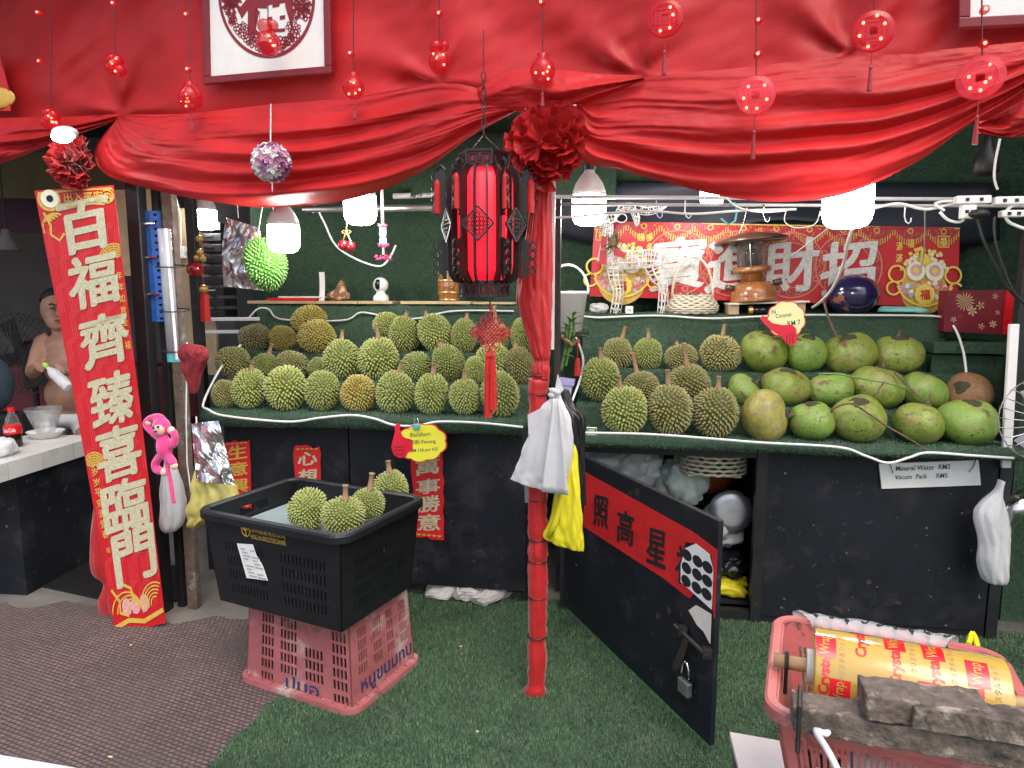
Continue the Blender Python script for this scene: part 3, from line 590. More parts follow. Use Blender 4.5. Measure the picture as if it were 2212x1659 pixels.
m = MB(); m.box(P0+Vector((.048, .02, 1.66)), (.010, .010, .72)); m.build('conduit', 'white_wire', pole)
post('steel_rail', 'grey steel upright just behind the red-wrapped pole', P(1203, 900, 2.95)*1, P(1206, 430, 2.95), .025, .025, 'dark_metal')

# ------------------------------------------------------------------ red satin drapes
def wave(t): s_ = math.sin(t); return s_*abs(s_)**-.25 if abs(s_) > 1e-6 else 0
def swag(name, label, T_, B_, off, nf, amp, seed, nu=110, nv=80):
    Tc = curve([(x, y, 0) for x, y in T_], 12); Bc = curve([(x, y, 0) for x, y in B_], 12); m = MB()
    def f(u, v):
        a = along(Tc, u); b = along(Bc, u); p = a.lerp(b, v); e_ = math.sin(math.pi*min(max(u, .0), 1))**.55
        n1 = mnoise.noise(Vector((u*2.2, v*1.2, seed))); n2 = mnoise.noise(Vector((u*4.5, v*7, seed+9)))
        w1 = math.sin(2*math.pi*(nf*v**1.2+1.25*n1+.3*math.sin(3*u+seed))); m1 = .25+1.1*max(0., .35+1.5*mnoise.noise(Vector((u*2.6, v*2.0+.6*u, seed+4))))
        w2 = math.sin(2*math.pi*(nf*2.3*v+1.2*n2+.8*u))
        k = amp*(w1*m1*(.7+.6*(v-.4))+.16*w2*(1-e_*.6)+.6*n1)*(.35+.65*e_)+.05*math.sin(math.pi*v)*e_+.0035*mnoise.noise(Vector((u*26, v*11, seed)))+.0015*mnoise.noise(Vector((u*60, v*34, seed)))
        return DP(p.x, p.y, off+k)
    m.grid(f, nu, nv); o = m.build(name, 'satin', smooth=True); return tag(o, label, 'drape')
SEAM = [(-420, 270), (-160, 262), (0, 255), (150, 250), (265, 246), (420, 244), (580, 226), (760, 210), (950, 180), (1050, 185), (1120, 155), (1250, 158), (1380, 166), (1620, 142), (1830, 118), (2000, 108), (2212, 86), (2380, 70)]
GP = [(265, 246), (950, 178), (1380, 164), (1832, 118), (2260, 82), (-100, 255)]
def upper():
    m = MB(); S_ = curve([(x, y, 0) for x, y in SEAM], 10)
    def f(u, v):
        b = along(S_, u); x = b.x; y = lerp(-300, b.y+16, v); k = 0
        for i, (gx, gy) in enumerate(GP):
            dx, dy = x-gx, gy-y; r_ = math.hypot(dx, dy)+8; an = math.atan2(dy, dx)
            k += math.exp(-r_/130)*(.022*math.sin(an*5+i)+.010*math.sin(an*9+2*i))*min(1, r_/60)
        k += .03*mnoise.noise(Vector((x*.006, y*.004, 2)))+.018*mnoise.noise(Vector((x*.013+y*.006, y*.006, 6)))+.006*mnoise.noise(Vector((x*.03+y*.02, y*.02, 9)))
        return DP(x, y, -.045+k)
    m.grid(f, 260, 70); return tag(m.build('upper_drape', 'satin', smooth=True), 'wide red satin backdrop stretched above the swags, carrying the framed papercuts', 'drape')
upper()
swag('swag_drape', 'long red satin swag between the two rosettes, over the durians', [(262, 247), (340, 247), (420, 244), (580, 226), (760, 210), (950, 180), (1050, 196), (1128, 226)], [(250, 258), (206, 322), (228, 376), (330, 410), (460, 436), (590, 448), (760, 430), (905, 374), (1022, 292), (1132, 232)], .02, 4.0, .024, 3, 160, 110)
swag('swag_drape', 'long red satin swag over the coconuts, right of the pole rosette', [(1246, 218), (1380, 170), (1620, 144), (1830, 120), (2000, 110), (2212, 90), (2330, 76)], [(1246, 226), (1256, 340), (1340, 368), (1440, 394), (1560, 424), (1690, 436), (1830, 418), (1980, 350), (2090, 272), (2200, 205), (2330, 96)], .02, 3.8, .027, 8, 160, 110)
swag('swag_drape', 'short end of a red satin swag beside the seating corner', [(-200, 262), (0, 255), (150, 252), (258, 246)], [(-200, 390), (-60, 368), (0, 354), (70, 328), (140, 300), (250, 262)], .015, 2.6, .03, 14, 60, 40)
swag('swag_drape', 'short end of a red satin swag above the power strips', [(2106, 262), (2170, 225), (2260, 170), (2360, 120)], [(2112, 288), (2180, 296), (2260, 292), (2360, 280)], -.02, 2.5, .03, 21, 50, 30)
swag('swag_drape', 'gathered band of red satin just above the pole rosette', [(1030, 192), (1110, 150), (1220, 152), (1300, 160), (1392, 162)], [(1036, 226), (1110, 240), (1200, 238), (1290, 214), (1392, 172)], .035, 2.4, .016, 30, 60, 30)
def rosette(name, label, px, py, rad, off, seed, dark=False):
    c = DP(px, py, off); r_ = rad; root = thing(name, label, 'rosette', c)
    rn = random.Random(seed); n = 64; gold = math.pi*(3-math.sqrt(5))
    for q in range(n):
        f_ = ((q+.5)/n)**.5; a = gold*q+rn.uniform(-.25, .25); out = PE*math.cos(a)+ZU*math.sin(a); tan = -PE*math.sin(a)+ZU*math.cos(a); rr = r_*f_*.72
        up = (out*(.75+.6*f_)+PN*(.75-.5*f_)).normalized(); nm = tan.cross(up).normalized(); base = c+out*rr*.8-out*r_*.12*(1-f_)+PN*r_*(.08+.62*(1-f_)); w_ = r_*rn.uniform(.30, .48)*(.55+.6*f_); h_ = r_*rn.uniform(.34, .50); p1, p2, p3 = rn.uniform(0, 6), rn.uniform(0, 6), rn.uniform(-.5, .5); fr_ = rn.uniform(3.2, 5.2)
        def f(u, v):
            s_ = 2*u-1; wd = .35+.65*v; z_ = (.30*math.sin(fr_*s_+p1)+.13*math.sin(2.2*fr_*s_+p2))*v*h_*.75+.35*h_*s_*s_*v-.18*h_*v*v
            return base+(tan*math.cos(p3)+nm*math.sin(p3))*s_*w_*wd*(1-.12*math.cos(fr_*s_+p1)*v)+up*h_*v*(1-.22*s_*s_)+nm*z_
        m = MB(); m.grid(f, 22, 8); m.build('ruffle', 'red_cloth' if dark else 'satin', root, smooth=True)
    return root
rosette('rosette', 'large ruffled red satin rosette at the top of the wrapped pole', 1183, 318, .142, .05, 2)
rosette('rosette', 'smaller dark red ruffled rosette above the vertical couplet', 165, 352, .118, .07, 5, True)
# ------------------------------------------------------------------ fruit
def durian_meshes(seed, N=520, hs=.15):
    rn = np.random.default_rng(seed); body = MB().ell((0, 0, 0), .9, 32, 20); ph = rn.random()*6
    def shp(d): az = math.atan2(d.y, d.x); return 1+.045*math.cos(5*az+ph)*(1-d.z*d.z)+.10*mnoise.noise(d*1.2+Vector((seed*3, 0, 0)))
    for v in body.v: v *= shp(v.normalized())
    sp = MB(); tip = []; gold = math.pi*(3-math.sqrt(5)); rho = math.sqrt(4/N)*1.06
    for i in range(N):
        z = 1-2*(i+.5)/N; a = gold*i; rr = math.sqrt(1-z*z); d = Vector((rr*math.cos(a), rr*math.sin(a), z)); d = (d+Vector(rn.normal(0, .018, 3))).normalized()
        s_ = shp(d); x = d.orthogonal().normalized(); y = d.cross(x); k = len(sp.v); t0 = rn.random()*6; h = hs*(.8+.4*rn.random())*(.75 if d.z > .93 else 1); bend = (x*rn.normal()+y*rn.normal())*.012
        vs = []
        for j in range(5):
            t = t0+2*math.pi*j/5; e = x*math.cos(t)+y*math.sin(t); vs.append(d*(.865*s_)+e*rho*1.02)
        for j in range(5):
            t = t0+2*math.pi*j/5; e = x*math.cos(t)+y*math.sin(t); vs.append(d*(.89*s_+h*.42)+e*rho*.50+bend*.4)
        vs.append(d*(.89*s_+h)+bend)
        sp.add(vs, [(j, (j+1) % 5, 5+(j+1) % 5, 5+j) for j in range(5)]+[(5+j, 5+(j+1) % 5, 10) for j in range(5)]); tip += [0]*5+[.42]*5+[1]
    out = []
    for m_, nm, tp in ((body, 'husk', None), (sp, 'spines', tip)):
        me = bpy.data.meshes.new(nm); me.from_pydata([v[:] for v in m_.v], [], m_.f); at = me.attributes.new('tip', 'FLOAT', 'POINT')
        if tp: at.data.foreach_set('value', np.array(tp, dtype=np.float32))
        me.materials.append(M['du_green'])
        if nm == 'husk': me.polygons.foreach_set('use_smooth', [True]*len(me.polygons))
        out.append(me)
    return out
DM = [durian_meshes(s_, n_, h_) for s_, n_, h_ in ((1, 460, .145), (2, 500, .135), (3, 430, .15), (4, 540, .125))]; DTOY = durian_meshes(9, 560, .13)
def put_durian(p, rx, rz, mt, lab, stem=None, var=0, axis=None, toy=False, grp=None):
    r_ = thing('durian', lab, 'durian', p, grp or lab); ax_ = (axis or ZU).normalized(); q_ = ax_.to_track_quat('Z', 'Y'); r_.rotation_mode = 'QUATERNION'
    r_.rotation_quaternion = q_ @ Matrix.Rotation(random.uniform(0, 6.28), 3, 'Z').to_quaternion(); r_.scale = (rx, rx, rz)
    for me, nm in zip(DTOY if toy else DM[var % 4], ('husk', 'spines')):
        o = bpy.data.objects.new(nm, me); COL.objects.link(o); o.parent = r_; o.material_slots[0].link = 'OBJECT'; o.material_slots[0].material = M[mt]
        if nm == 'spines': o['kind'] = 'stuff'
    if stem:
        L_ = stem/rz; w_ = .011/rx; b_ = random.uniform(-.06, .06); m = MB(); m.tube([(0, 0, .86), (0, 0, 1), (b_*.4, b_*.2, 1+L_*.5), (b_, b_*.3, 1+L_*.93), (b_, b_*.3, 1+L_)], [w_*1.5, w_*1.05, w_*.85, w_*.9, w_*1.15], 10); m.build('stem', 'stem', r_, local=True, smooth=True)
    return r_
LAB = {'du_green': 'green', 'du_olive': 'olive-green', 'du_yellow': 'yellow', 'du_brown': 'brownish'}
ORD = ['first', 'second', 'third', 'fourth', 'fifth', 'sixth', 'seventh', 'eighth', 'ninth', 'tenth', 'eleventh']
def row(lst, z2px, rowy, tz, side, step):
    od = sorted(range(len(lst)), key=lambda j: lst[j][0], reverse=side == 'durian stand')
    for i, e in enumerate(lst):
        x, y, rx, ry = e[:4]; mt = e[4]; st = e[5] if len(e) > 5 else None; dy = e[6] if len(e) > 6 else 0
        X, Y, S_ = z2px(x, y); p = P(X, Y, rowy+dy); k = ppm(p)*S_; RX, RZ = rx*k*1.05, ry*k*1.03
        rest = tz+RZ*.93
        if abs(p.z-rest) < .075: p.z = rest
        ax_ = None; L_ = None
        if st:
            a, b_, _ = z2px(*st); t = P(a, b_, rowy+dy); d = t-p; L_ = max(.02, d.length-RZ*.98); ax_ = d.normalized()+Vector((0, random.uniform(-.12, .05), 0))
        else:
            ax_ = Vector((random.uniform(-.25, .25), random.uniform(-.5, .1), 1))
        put_durian(p, RX, RZ, mt, f'{LAB[mt]} durian {"with" if st else "without"} stem, {ORD[od.index(i)]} from the wrapped pole, {step} step of {side}', L_, i, ax_, False, f'durians on the {side}')
z6 = lambda x, y: (384+x*.3596, 384+y*.3596, .3596); z8 = lambda x, y: (1179.5+x*.3637, 384+y*.3637, .3637)
g_, o_, y_, n_ = 'du_green', 'du_olive', 'du_yellow', 'du_brown'
row([(458, 918, 92, 80, n_), (628, 928, 78, 78, y_), (790, 850, 100, 82, y_, None, .09), (838, 962, 108, 100, y_, None, -.05), (1255, 880, 80, 75, g_, None, .1), (1362, 960, 92, 112, g_, (1380, 800)), (1548, 945, 98, 122, g_, (1488, 800)), (1715, 935, 80, 108, g_, (1740, 815)), (1915, 910, 72, 95, g_, (1903, 770)), (2066, 930, 64, 112, g_)], z6, 3.6, 1.18, 'durian stand', 'top')
row([(335, 1115, 98, 95, o_), (520, 1105, 72, 78, g_, (568, 1000)), (685, 1090, 95, 82, o_, None, .03), (850, 1125, 68, 66, g_, None, .02), (985, 1080, 106, 125, g_, (985, 915)), (1205, 1068, 118, 132, g_, (1204, 880)), (1435, 1138, 92, 88, g_), (1625, 1120, 90, 116, g_, (1578, 995)), (1892, 1062, 106, 120, g_, None, .02), (1790, 1172, 62, 84, g_, None, -.05), (2052, 1190, 84, 112, o_, (2030, 1020))], z6, 3.385, 1.055, 'durian stand', 'middle')
row([(280, 1280, 74, 88, o_), (430, 1265, 100, 125, g_, (452, 1110)), (650, 1255, 120, 136, g_), (870, 1270, 104, 126, g_), (1085, 1290, 98, 116, y_), (1308, 1290, 113, 130, g_, (1345, 1100)), (1525, 1300, 97, 126, g_, (1540, 1120)), (1725, 1330, 96, 112, g_, (1722, 1155)), (1938, 1310, 110, 140, g_)], z6, 3.15, .93, 'durian stand', 'bottom')
row([(425, 1015, 85, 97, o_, (472, 885)), (605, 1032, 84, 97, g_, (610, 900)), (800, 1055, 94, 80, o_, (772, 970)), (1030, 1040, 117, 110, o_, (1062, 870))], z8, 3.6, 1.108, 'coconut stand', 'top')
row([(325, 1205, 112, 133, g_, (325, 1010)), (562, 1192, 103, 92, o_, (512, 1040)), (850, 1172, 122, 118, o_, (822, 980))], z8, 3.385, .975, 'coconut stand', 'middle')
row([(470, 1370, 128, 146, g_, (430, 1180)), (738, 1368, 128, 156, o_, (718, 1140)), (1008, 1385, 130, 150, o_, (1027, 1180))], z8, 3.15, .865, 'coconut stand', 'bottom')

def coco_mesh(seed):
    m = MB().ell((0, 0, 0), 1, 40, 28); ph = seed*1.3
    for v in m.v:
        d = v.normalized(); az = math.atan2(d.y, d.x); k = 1+.075*math.cos(3*az+ph)*(1-d.z**2)*(.6+.4*d.z)+.08*mnoise.noise(d*1.3+Vector((seed*3, 0, 0)))+.012*mnoise.noise(d*5+Vector((seed, 9, 0)))
        if d.z > .8: k -= (d.z-.8)*.35
        if d.z < -.75: k += (-.75-d.z)*.25
        v *= k
    me = bpy.data.meshes.new('shell'); me.from_pydata([v[:] for v in m.v], [], m.f); me.polygons.foreach_set('use_smooth', [True]*len(me.polygons)); me.materials.append(M['co_green']); return me
CM = [coco_mesh(s_) for s_ in range(5)]; CL = {'co_green': 'blotched green', 'co_bright': 'bright green', 'co_yellow': 'yellowish', 'co_brown': 'brown'}
def coconuts(lst, rowy, tz, step):
    for i, (x, y, rx, ry, mt, ax_) in enumerate(lst):
        p = P(1536+x*.3055, 658.3+y*.3055, rowy); k = ppm(p)*.3055; RX, RZ = rx*k*1.05, ry*k*1.04; rest = tz+RZ*.97
        if abs(p.z-rest) < .075: p.z = rest
        lab = f'{CL[mt]} coconut, {ORD[i]} from the durians on the {step} step of the coconut stand'; r_ = thing('coconut', lab, 'coconut', p, 'coconuts on the stand'); r_.rotation_mode = 'QUATERNION'
        r_.rotation_quaternion = Vector(ax_).to_track_quat('Z', 'Y'); r_.scale = (RX, RX*.96, RZ)
        o = bpy.data.objects.new('shell', CM[i % 5]); COL.objects.link(o); o.parent = r_; o.material_slots[0].link = 'OBJECT'; o.material_slots[0].material = M[mt]
        m = MB(); m.lathe([(.34, .84), (.33, .90), (.24, .945), (.14, .955), (.10, 1.0), (.001, 1.0)], (0, 0, 0), 18, None, lambda t, z: 1+.12*math.sin(3*t)+.06*math.sin(7*t)); m.build('calyx', 'calyx', r_, local=True, smooth=True)
        if i % 3 == 0: m = MB(); m.tube([(0, 0, .95), (.02, .03, 1.12), (.05, .04, 1.3)], [.09, .05, .05], 7); m.build('stalk', 'twig', r_, local=True)
G1, G2, Y1, B1 = 'co_green', 'co_bright', 'co_yellow', 'co_brown'
coconuts([(380, 335, 160, 142, G1, (.2, -.35, 1)), (668, 350, 132, 135, G2, (.1, -.35, 1)), (980, 355, 172, 137, G1, (-.35, -.3, 1)), (1320, 345, 170, 134, G1, (-.1, -.2, 1))], 3.6, 1.108, 'top')
coconuts([(235, 600, 124, 98, G2, (.7, -.3, .6)), (525, 602, 162, 130, G1, (.1, -.2, 1)), (848, 615, 152, 120, G2, (-.2, .1, 1)), (1170, 628, 184, 146, G1, (.2, -.1, 1)), (1495, 620, 162, 126, G2, (.4, -.1, 1)), (1812, 612, 158, 108, B1, (-.8, -.6, .7))], 3.385, .975, 'middle')
coconuts([(385, 790, 188, 150, Y1, (1, -.35, .1)), (715, 825, 148, 132, G2, (-.1, -.15, 1)), (1045, 815, 173, 156, G1, (-.25, -.5, 1)), (1470, 850, 163, 138, G1, (.4, .1, 1)), (1815, 835, 188, 156, G2, (0, -.25, 1))], 3.15, .865, 'bottom')
# fruit stalks trailing over the coconuts
z2_ = lambda x, y: (1536+x*.3055, 658.3+y*.3055)
def twig(label, pts, ya, yb_, r_=.0045, m_='twig'):
    m = MB(); c_ = curve([(a, b_, 0) for a, b_ in pts], 7); n = len(c_); m.tube([P(*z2_(p.x, p.y), lerp(ya, yb_, i/(n-1))) for i, p in enumerate(c_)], [r_*(1.2-.5*i/n) for i in range(n)], 7); tag(m.build('fruit_stalk', m_, smooth=True), label, 'stalk')
twig('dry stalk running from the bottom coconut down over the turf edge', [(850, 760), (870, 730), (985, 698), (1100, 760), (1230, 850), (1350, 920), (1460, 985), (1530, 1030)], 3.06, 3.0)
twig('thin green stalk lying across the middle row of coconuts', [(760, 490), (870, 488), (960, 500), (1100, 530), (1250, 555), (1430, 602)], 3.26, 3.2, .004, 'leaf')
twig('dark forked stalk hanging from the top step onto the pale coconut', [(1300, 480), (1380, 560), (1460, 640), (1530, 690), (1550, 715)], 3.3, 3.12)
twig('brown stalk curling under the middle row of coconuts', [(1225, 545), (1190, 590), (1165, 630), (1060, 652), (1000, 665)], 3.22, 3.18, .0035)
twig('dark vine hanging from the upper shelf to a coconut stalk', [(800, -20), (820, 60), (850, 140), (880, 205), (905, 240)], 3.72, 3.5, .006)
twig('short dark stalk bridging two coconuts of the top row', [(440, 230), (500, 224), (560, 232), (640, 250)], 3.5, 3.5, .005)

# ------------------------------------------------------------------ the two crates
class Fr:                                       # tapered box frame: s,t in -1..1, z between two levels
    def __init__(s, c, ang, lo, hi, z0, z1): s.c = Vector((c.x, c.y, 0)); s.x = Vector((math.cos(ang), math.sin(ang), 0)); s.y = Vector((-math.sin(ang), math.cos(ang), 0)); s.lo = lo; s.hi = hi; s.z0 = z0; s.z1 = z1; s.ang = ang
    def p(s, a, b, k, o=0): hx_ = lerp(s.lo[0], s.hi[0], k)+o; hy_ = lerp(s.lo[1], s.hi[1], k)+o; return s.c+s.x*a*hx_+s.y*b*hy_+ZU*lerp(s.z0, s.z1, k)
def rrect(fr, k, o, rad=.05, n=6, dz_=0):
    out = []
    hx_ = lerp(fr.lo[0], fr.hi[0], k)+o; hy_ = lerp(fr.lo[1], fr.hi[1], k)+o
    for (sx, sy, t0) in ((1, 1, 0), (-1, 1, 90), (-1, -1, 180), (1, -1, 270)):
        for i in range(n+1): t = R(t0+90*i/n); out.append(fr.c+fr.x*(sx*(hx_-rad)+rad*math.cos(t))+fr.y*(sy*(hy_-rad)+rad*math.sin(t))+ZU*(lerp(fr.z0, fr.z1, k)+dz_))
    return out
def rimloop(mb, fr, k, prof, rad=.05):          # prof: (outward, up) pairs, closed section
    Ls = [rrect(fr, k, o, rad+o, 6, z) for o, z in prof]; n = len(Ls[0]); m_ = len(prof); vs = [v for L_ in Ls for v in L_]
    mb.add(vs, [(i*n+j, i*n+(j+1) % n, ((i+1) % m_)*n+(j+1) % n, ((i+1) % m_)*n+j) for i in range(m_) for j in range(n)])
LP, FP_, RP_ = G(540, 1466), G(765, 1568), G(890, 1436); cc = (LP+RP_)/2; ang = R(-17)
pk = thing('pink_crate', 'worn pink crate turned upside down on the turf under the black crate', 'crate', cc); fr = Fr(cc, ang, (.258, .196), (.240, .180), .012, .335)
def slots(cols, rows, g=.16):
    out = []
    for (s0, s1, ns) in cols:
        w_ = (s1-s0)/ns
        for (t0, t1) in rows:
            for i in range(ns): out.append((round(s0+w_*i+w_*g, 4), round(s0+w_*(i+1)-w_*g, 4), t0, t1))
    return out
rw = [(.20, .31), (.34, .45), (.48, .59), (.62, .73), (.76, .87)]
ha = slots([(.14, .27, 4)], [(.05, .15)]+rw)+slots([(.83, .97, 4)], [(.05, .15)]+rw)+slots([(.33, .5, 5)], rw)+slots([(.57, .75, 5)], rw[1:3]+[(.2, .31)])
hb = slots([(.12, .26, 4), (.36, .5, 4), (.58, .70, 3), (.8, .93, 4)], rw[1:])
for (a, b_, hl, nr) in (((-1, -1), (1, -1), ha, -1), ((1, -1), (1, 1), hb, 1), ((1, 1), (-1, 1), ha, 1), ((-1, 1), (-1, -1), hb, -1)):
    m = MB(); n_v = (-fr.y if a[1] == b_[1] == -1 else fr.y if a[1] == b_[1] == 1 else fr.x*a[0])
    holed(m, fr.p(*a, 0), fr.p(*b_, 0), fr.p(*b_, 1), fr.p(*a, 1), hl, n_v, .005); m.build('wall', 'pink_plastic', pk)
m = MB(); m.add(rrect(fr, 1, -.001, .02), [tuple(range(28))]); m.build('base', 'pink_plastic', pk, solid=.004)
m = MB(); rimloop(m, fr, 0, [(-.002, .018), (.028, .018), (.030, -.002), (.027, -.002), (.025, .013), (-.002, .013)], .03); m.build('rim', 'pink_plastic', pk)
m = MB()
for i in range(9):
    for s_ in (-1, 1): a = fr.p(-.9+1.8*i/8, s_, 0, .001); o_v = fr.y*s_; m.slab([a-ZU*.002, a+o_v*.026-ZU*.002, a+o_v*.026+ZU*.016, a+ZU*.03], fr.x, .003)
for i in range(7):
    for s_ in (-1, 1): a = fr.p(s_, -.9+1.8*i/6, 0, .001); o_v = fr.x*s_; m.slab([a-ZU*.002, a+o_v*.026-ZU*.002, a+o_v*.026+ZU*.016, a+ZU*.03], fr.y, .003)
m.build('rib', 'pink_plastic', pk)['kind'] = 'stuff'
def on_face(fr, a, b_, s_, t, o):
    base = lerp(fr.p(*a, 0), fr.p(*b_, 0), s_); top_ = lerp(fr.p(*a, 1), fr.p(*b_, 1), s_); xd = (fr.p(*b_, 0)-fr.p(*a, 0)).normalized(); yd = (top_-base).normalized(); nd = xd.cross(yd).normalized(); return lambda u, v: lerp(base, top_, t)+xd*u+yd*v+nd*o
m = MB(); write(m, 'ปบอ', on_face(fr, (-1, -1), (1, -1), .55, .12, .003), w=.16, h=.055, bold=.012); m.build('lettering', 'ink_blue', pk)
m = MB(); write(m, 'หนูขนมทบ', on_face(fr, (1, -1), (1, 1), .55, .17, .003), w=.32, h=.062, bold=.012); m.build('lettering', 'ink_blue', pk)

cc2 = (D(455, 1096, 1)-EYE, D(893, 1080, 1)-EYE); RZ_ = .70; rL = G(455, 1100, RZ_); rR = G(893, 1080, RZ_); cb = (rL+rR)/2; cb = Vector((cb.x, cb.y, 0))
bk = thing('black_crate', 'large black slotted crate with gold lettering, holding four durians', 'crate', Vector((cb.x, cb.y, .345))); f2 = Fr(cb, R(-17), (.290, .208), (.322, .236), .345, RZ_); ORG[bk.name] = Vector((cb.x, cb.y, .345))
rw2 = [(.14+.155*i, .14+.155*i+.10) for i in range(4)]
ha = slots([(.13, .44, 12), (.56, .90, 12)], rw2, .34); hb = slots([(.15, .45, 10), (.55, .85, 10)], rw2, .34)
he = hb+[(.34, .66, .80, .90)]
for (a, b_, hl, n_v) in (((-1, -1), (1, -1), ha, -f2.y), ((1, -1), (1, 1), hb, f2.x), ((1, 1), (-1, 1), ha, f2.y), ((-1, 1), (-1, -1), he, -f2.x)):
    m = MB(); holed(m, f2.p(*a, 0), f2.p(*b_, 0), f2.p(*b_, 1), f2.p(*a, 1), hl, n_v, .005); m.build('wall', 'black_plastic', bk)
m = MB(); m.add(rrect(f2, 0, -.002, .02, 6, .006), [tuple(range(28))]); m.build('base', 'black_plastic', bk, solid=.006)
m = MB(); rimloop(m, f2, 1, [(-.006, .004), (.004, .010), (.022, .008), (.027, .0), (.027, -.022), (.022, -.022), (.020, -.006), (.0, -.006), (-.006, -.004)], .04); m.build('rim', 'black_plastic', bk, smooth=False)
tf = on_face(f2, (-1, -1), (1, -1), .46, .88, .002)
m = MB(); write(m, '鴻林農業有限公司', lambda u, v: tf(u+.02, v+.008), w=.165, h=.029, bold=.0); write(m, 'HONG LIN AGRICULTURE SDN BHD', lambda u, v: tf(u+.02, v-.021), w=.165, h=.018, bold=.0)
m.tube([tf(-.085+.02*math.cos(t), -.002+.023*math.sin(t)) for t in np.linspace(0, 2*math.pi, 25)[:-1]], .0016, 5, True); m.tube([tf(-.085, -.024), tf(-.085, .0)], .0022, 5)
for k in range(7): t = R(25+22*k); m.tube([tf(-.085, -.006), tf(-.085+.014*math.cos(t), -.004+.018*math.sin(t))], .0014, 5); m.ell(tf(-.085+.013*math.cos(t), -.003+.017*math.sin(t)), .0036, 8, 5)
m.build('lettering', 'gold_print', bk)
tr = on_face(f2, (-1, -1), (1, -1), .34, .50, .003); m = MB(); m.slab([tr(-.06, .075), tr(.02, .085), tr(.03, .045), tr(.055, .01), tr(.07, -.045), tr(-.035, -.055)], -f2.y, .0012); rc = m.build('receipt', 'paper', bk, label='crumpled white delivery note stuck to the crate')
m = MB(); tr2 = on_face(f2, (-1, -1), (1, -1), .34, .50, .0062)
for i in range(9):
    for j in range(2):
        if (i*2+j) % 5 == 3: continue
        y0 = .062-.0125*i; x0 = -.042+.045*j+.003*i; w_ = .03+.008*((i*7+j*3) % 3-1)
        m.add([tr2(x0, y0), tr2(x0+w_, y0+.001), tr2(x0+w_, y0-.004), tr2(x0, y0-.005)], [(0, 1, 2, 3)])
m.build('print', mat('print_grey', (.35, .37, .42), .7), rc)
# inner tray with the durians standing on it
m = MB(); q4 = [f2.p(a, b_, .74, -.012) for a, b_ in ((-1, -1), (1, -1), (1, 1), (-1, 1))]; m.slab(q4, ZU, .008); tag(m.build('inner_tray', 'tray_grey'), 'grey-blue slatted tray lying inside the black crate', 'tray')
TZ = q4[0].z+.008
z7 = lambda x, y: (411.5+x*.4298, 877.8+y*.4298)
for i, (x, y, rx, ry, st) in enumerate([(588, 515, 102, 92, None), (770, 548, 108, 90, (787, 395)), (893, 488, 84, 80, (915, 335)), (1010, 415, 86, 95, (995, 272))]):
    p = G(*z7(x, y), TZ+.078); k = ppm(p)*.4298; rx_, rz_ = rx*k*1.03, ry*k*1.03
    ax_ = Vector((-.6, -.6, .35)) if not st else None; L_ = None
    if st: a, b_ = z7(*st); t = P(a, b_, p.y); d = t-p; ax_ = d.normalized()+Vector((0, -.05, 0)); L_ = max(.02, d.length-rz_)
    put_durian(p, rx_, rz_, 'du_green', ['bright green durian lying on its side in the black crate', 'broad green durian with upright stem in the front corner of the black crate', 'small durian squeezed between two others in the black crate', 'durian with pale stem perched at the raised edge of the black crate'][i], L_, i+1, ax_)
# ------------------------------------------------------------------ palace lantern
LC = DP(1046, 488, .16); K = ppm(LC); ln = thing('palace_lantern', 'large black fretwork lantern with glowing red silk hanging by the pole', 'lantern', LC)
hz = 120*K; RB = 80*K; RT = 54*K
m = MB(); m.lathe([(.001, -hz*.97), (RB*.62, -hz*.95), (RB*.80, -hz*.8), (RB*.82, 0), (RB*.80, hz*.8), (RB*.62, hz*.95), (.001, hz*.97)], LC, 24); m.build('silk', 'lantern_silk', ln, smooth=True)
for i in range(18):
    a = 2*math.pi*(i+.3)/18; d = Vector((math.cos(a), math.sin(a), 0)); t = Vector((-d.y, d.x, 0)); wide = i % 3 == 0; th = .0045 if not wide else .009
    pr = [(RT, hz*1.03), (RB*.86, hz*.99), (RB*.98, hz*.88), (RB*1.02, hz*.7), (RB*1.03, 0), (RB*1.02, -hz*.7), (RB*.98, -hz*.88), (RB*.86, -hz*.99), (RT, -hz*1.03)]
    dp = .020 if not wide else .030
    out = [LC+d*r_+ZU*z for r_, z in pr]; inn = [LC+d*(r_-dp)+ZU*(z*.985) for r_, z in pr]; m = MB(); n = len(pr)
    vs = [p-t*th/2 for p in out]+[p-t*th/2 for p in inn]+[p+t*th/2 for p in out]+[p+t*th/2 for p in inn]
    fs = []
    for j in range(n-1): fs += [(j, j+1, n+j+1, n+j), (2*n+j+1, 2*n+j, 3*n+j, 3*n+j+1), (j+1, j, 2*n+j, 2*n+j+1), (n+j, n+j+1, 3*n+j+1, 3*n+j)]
    m.add(vs, fs); m.build('rib', 'lantern_wood', ln)
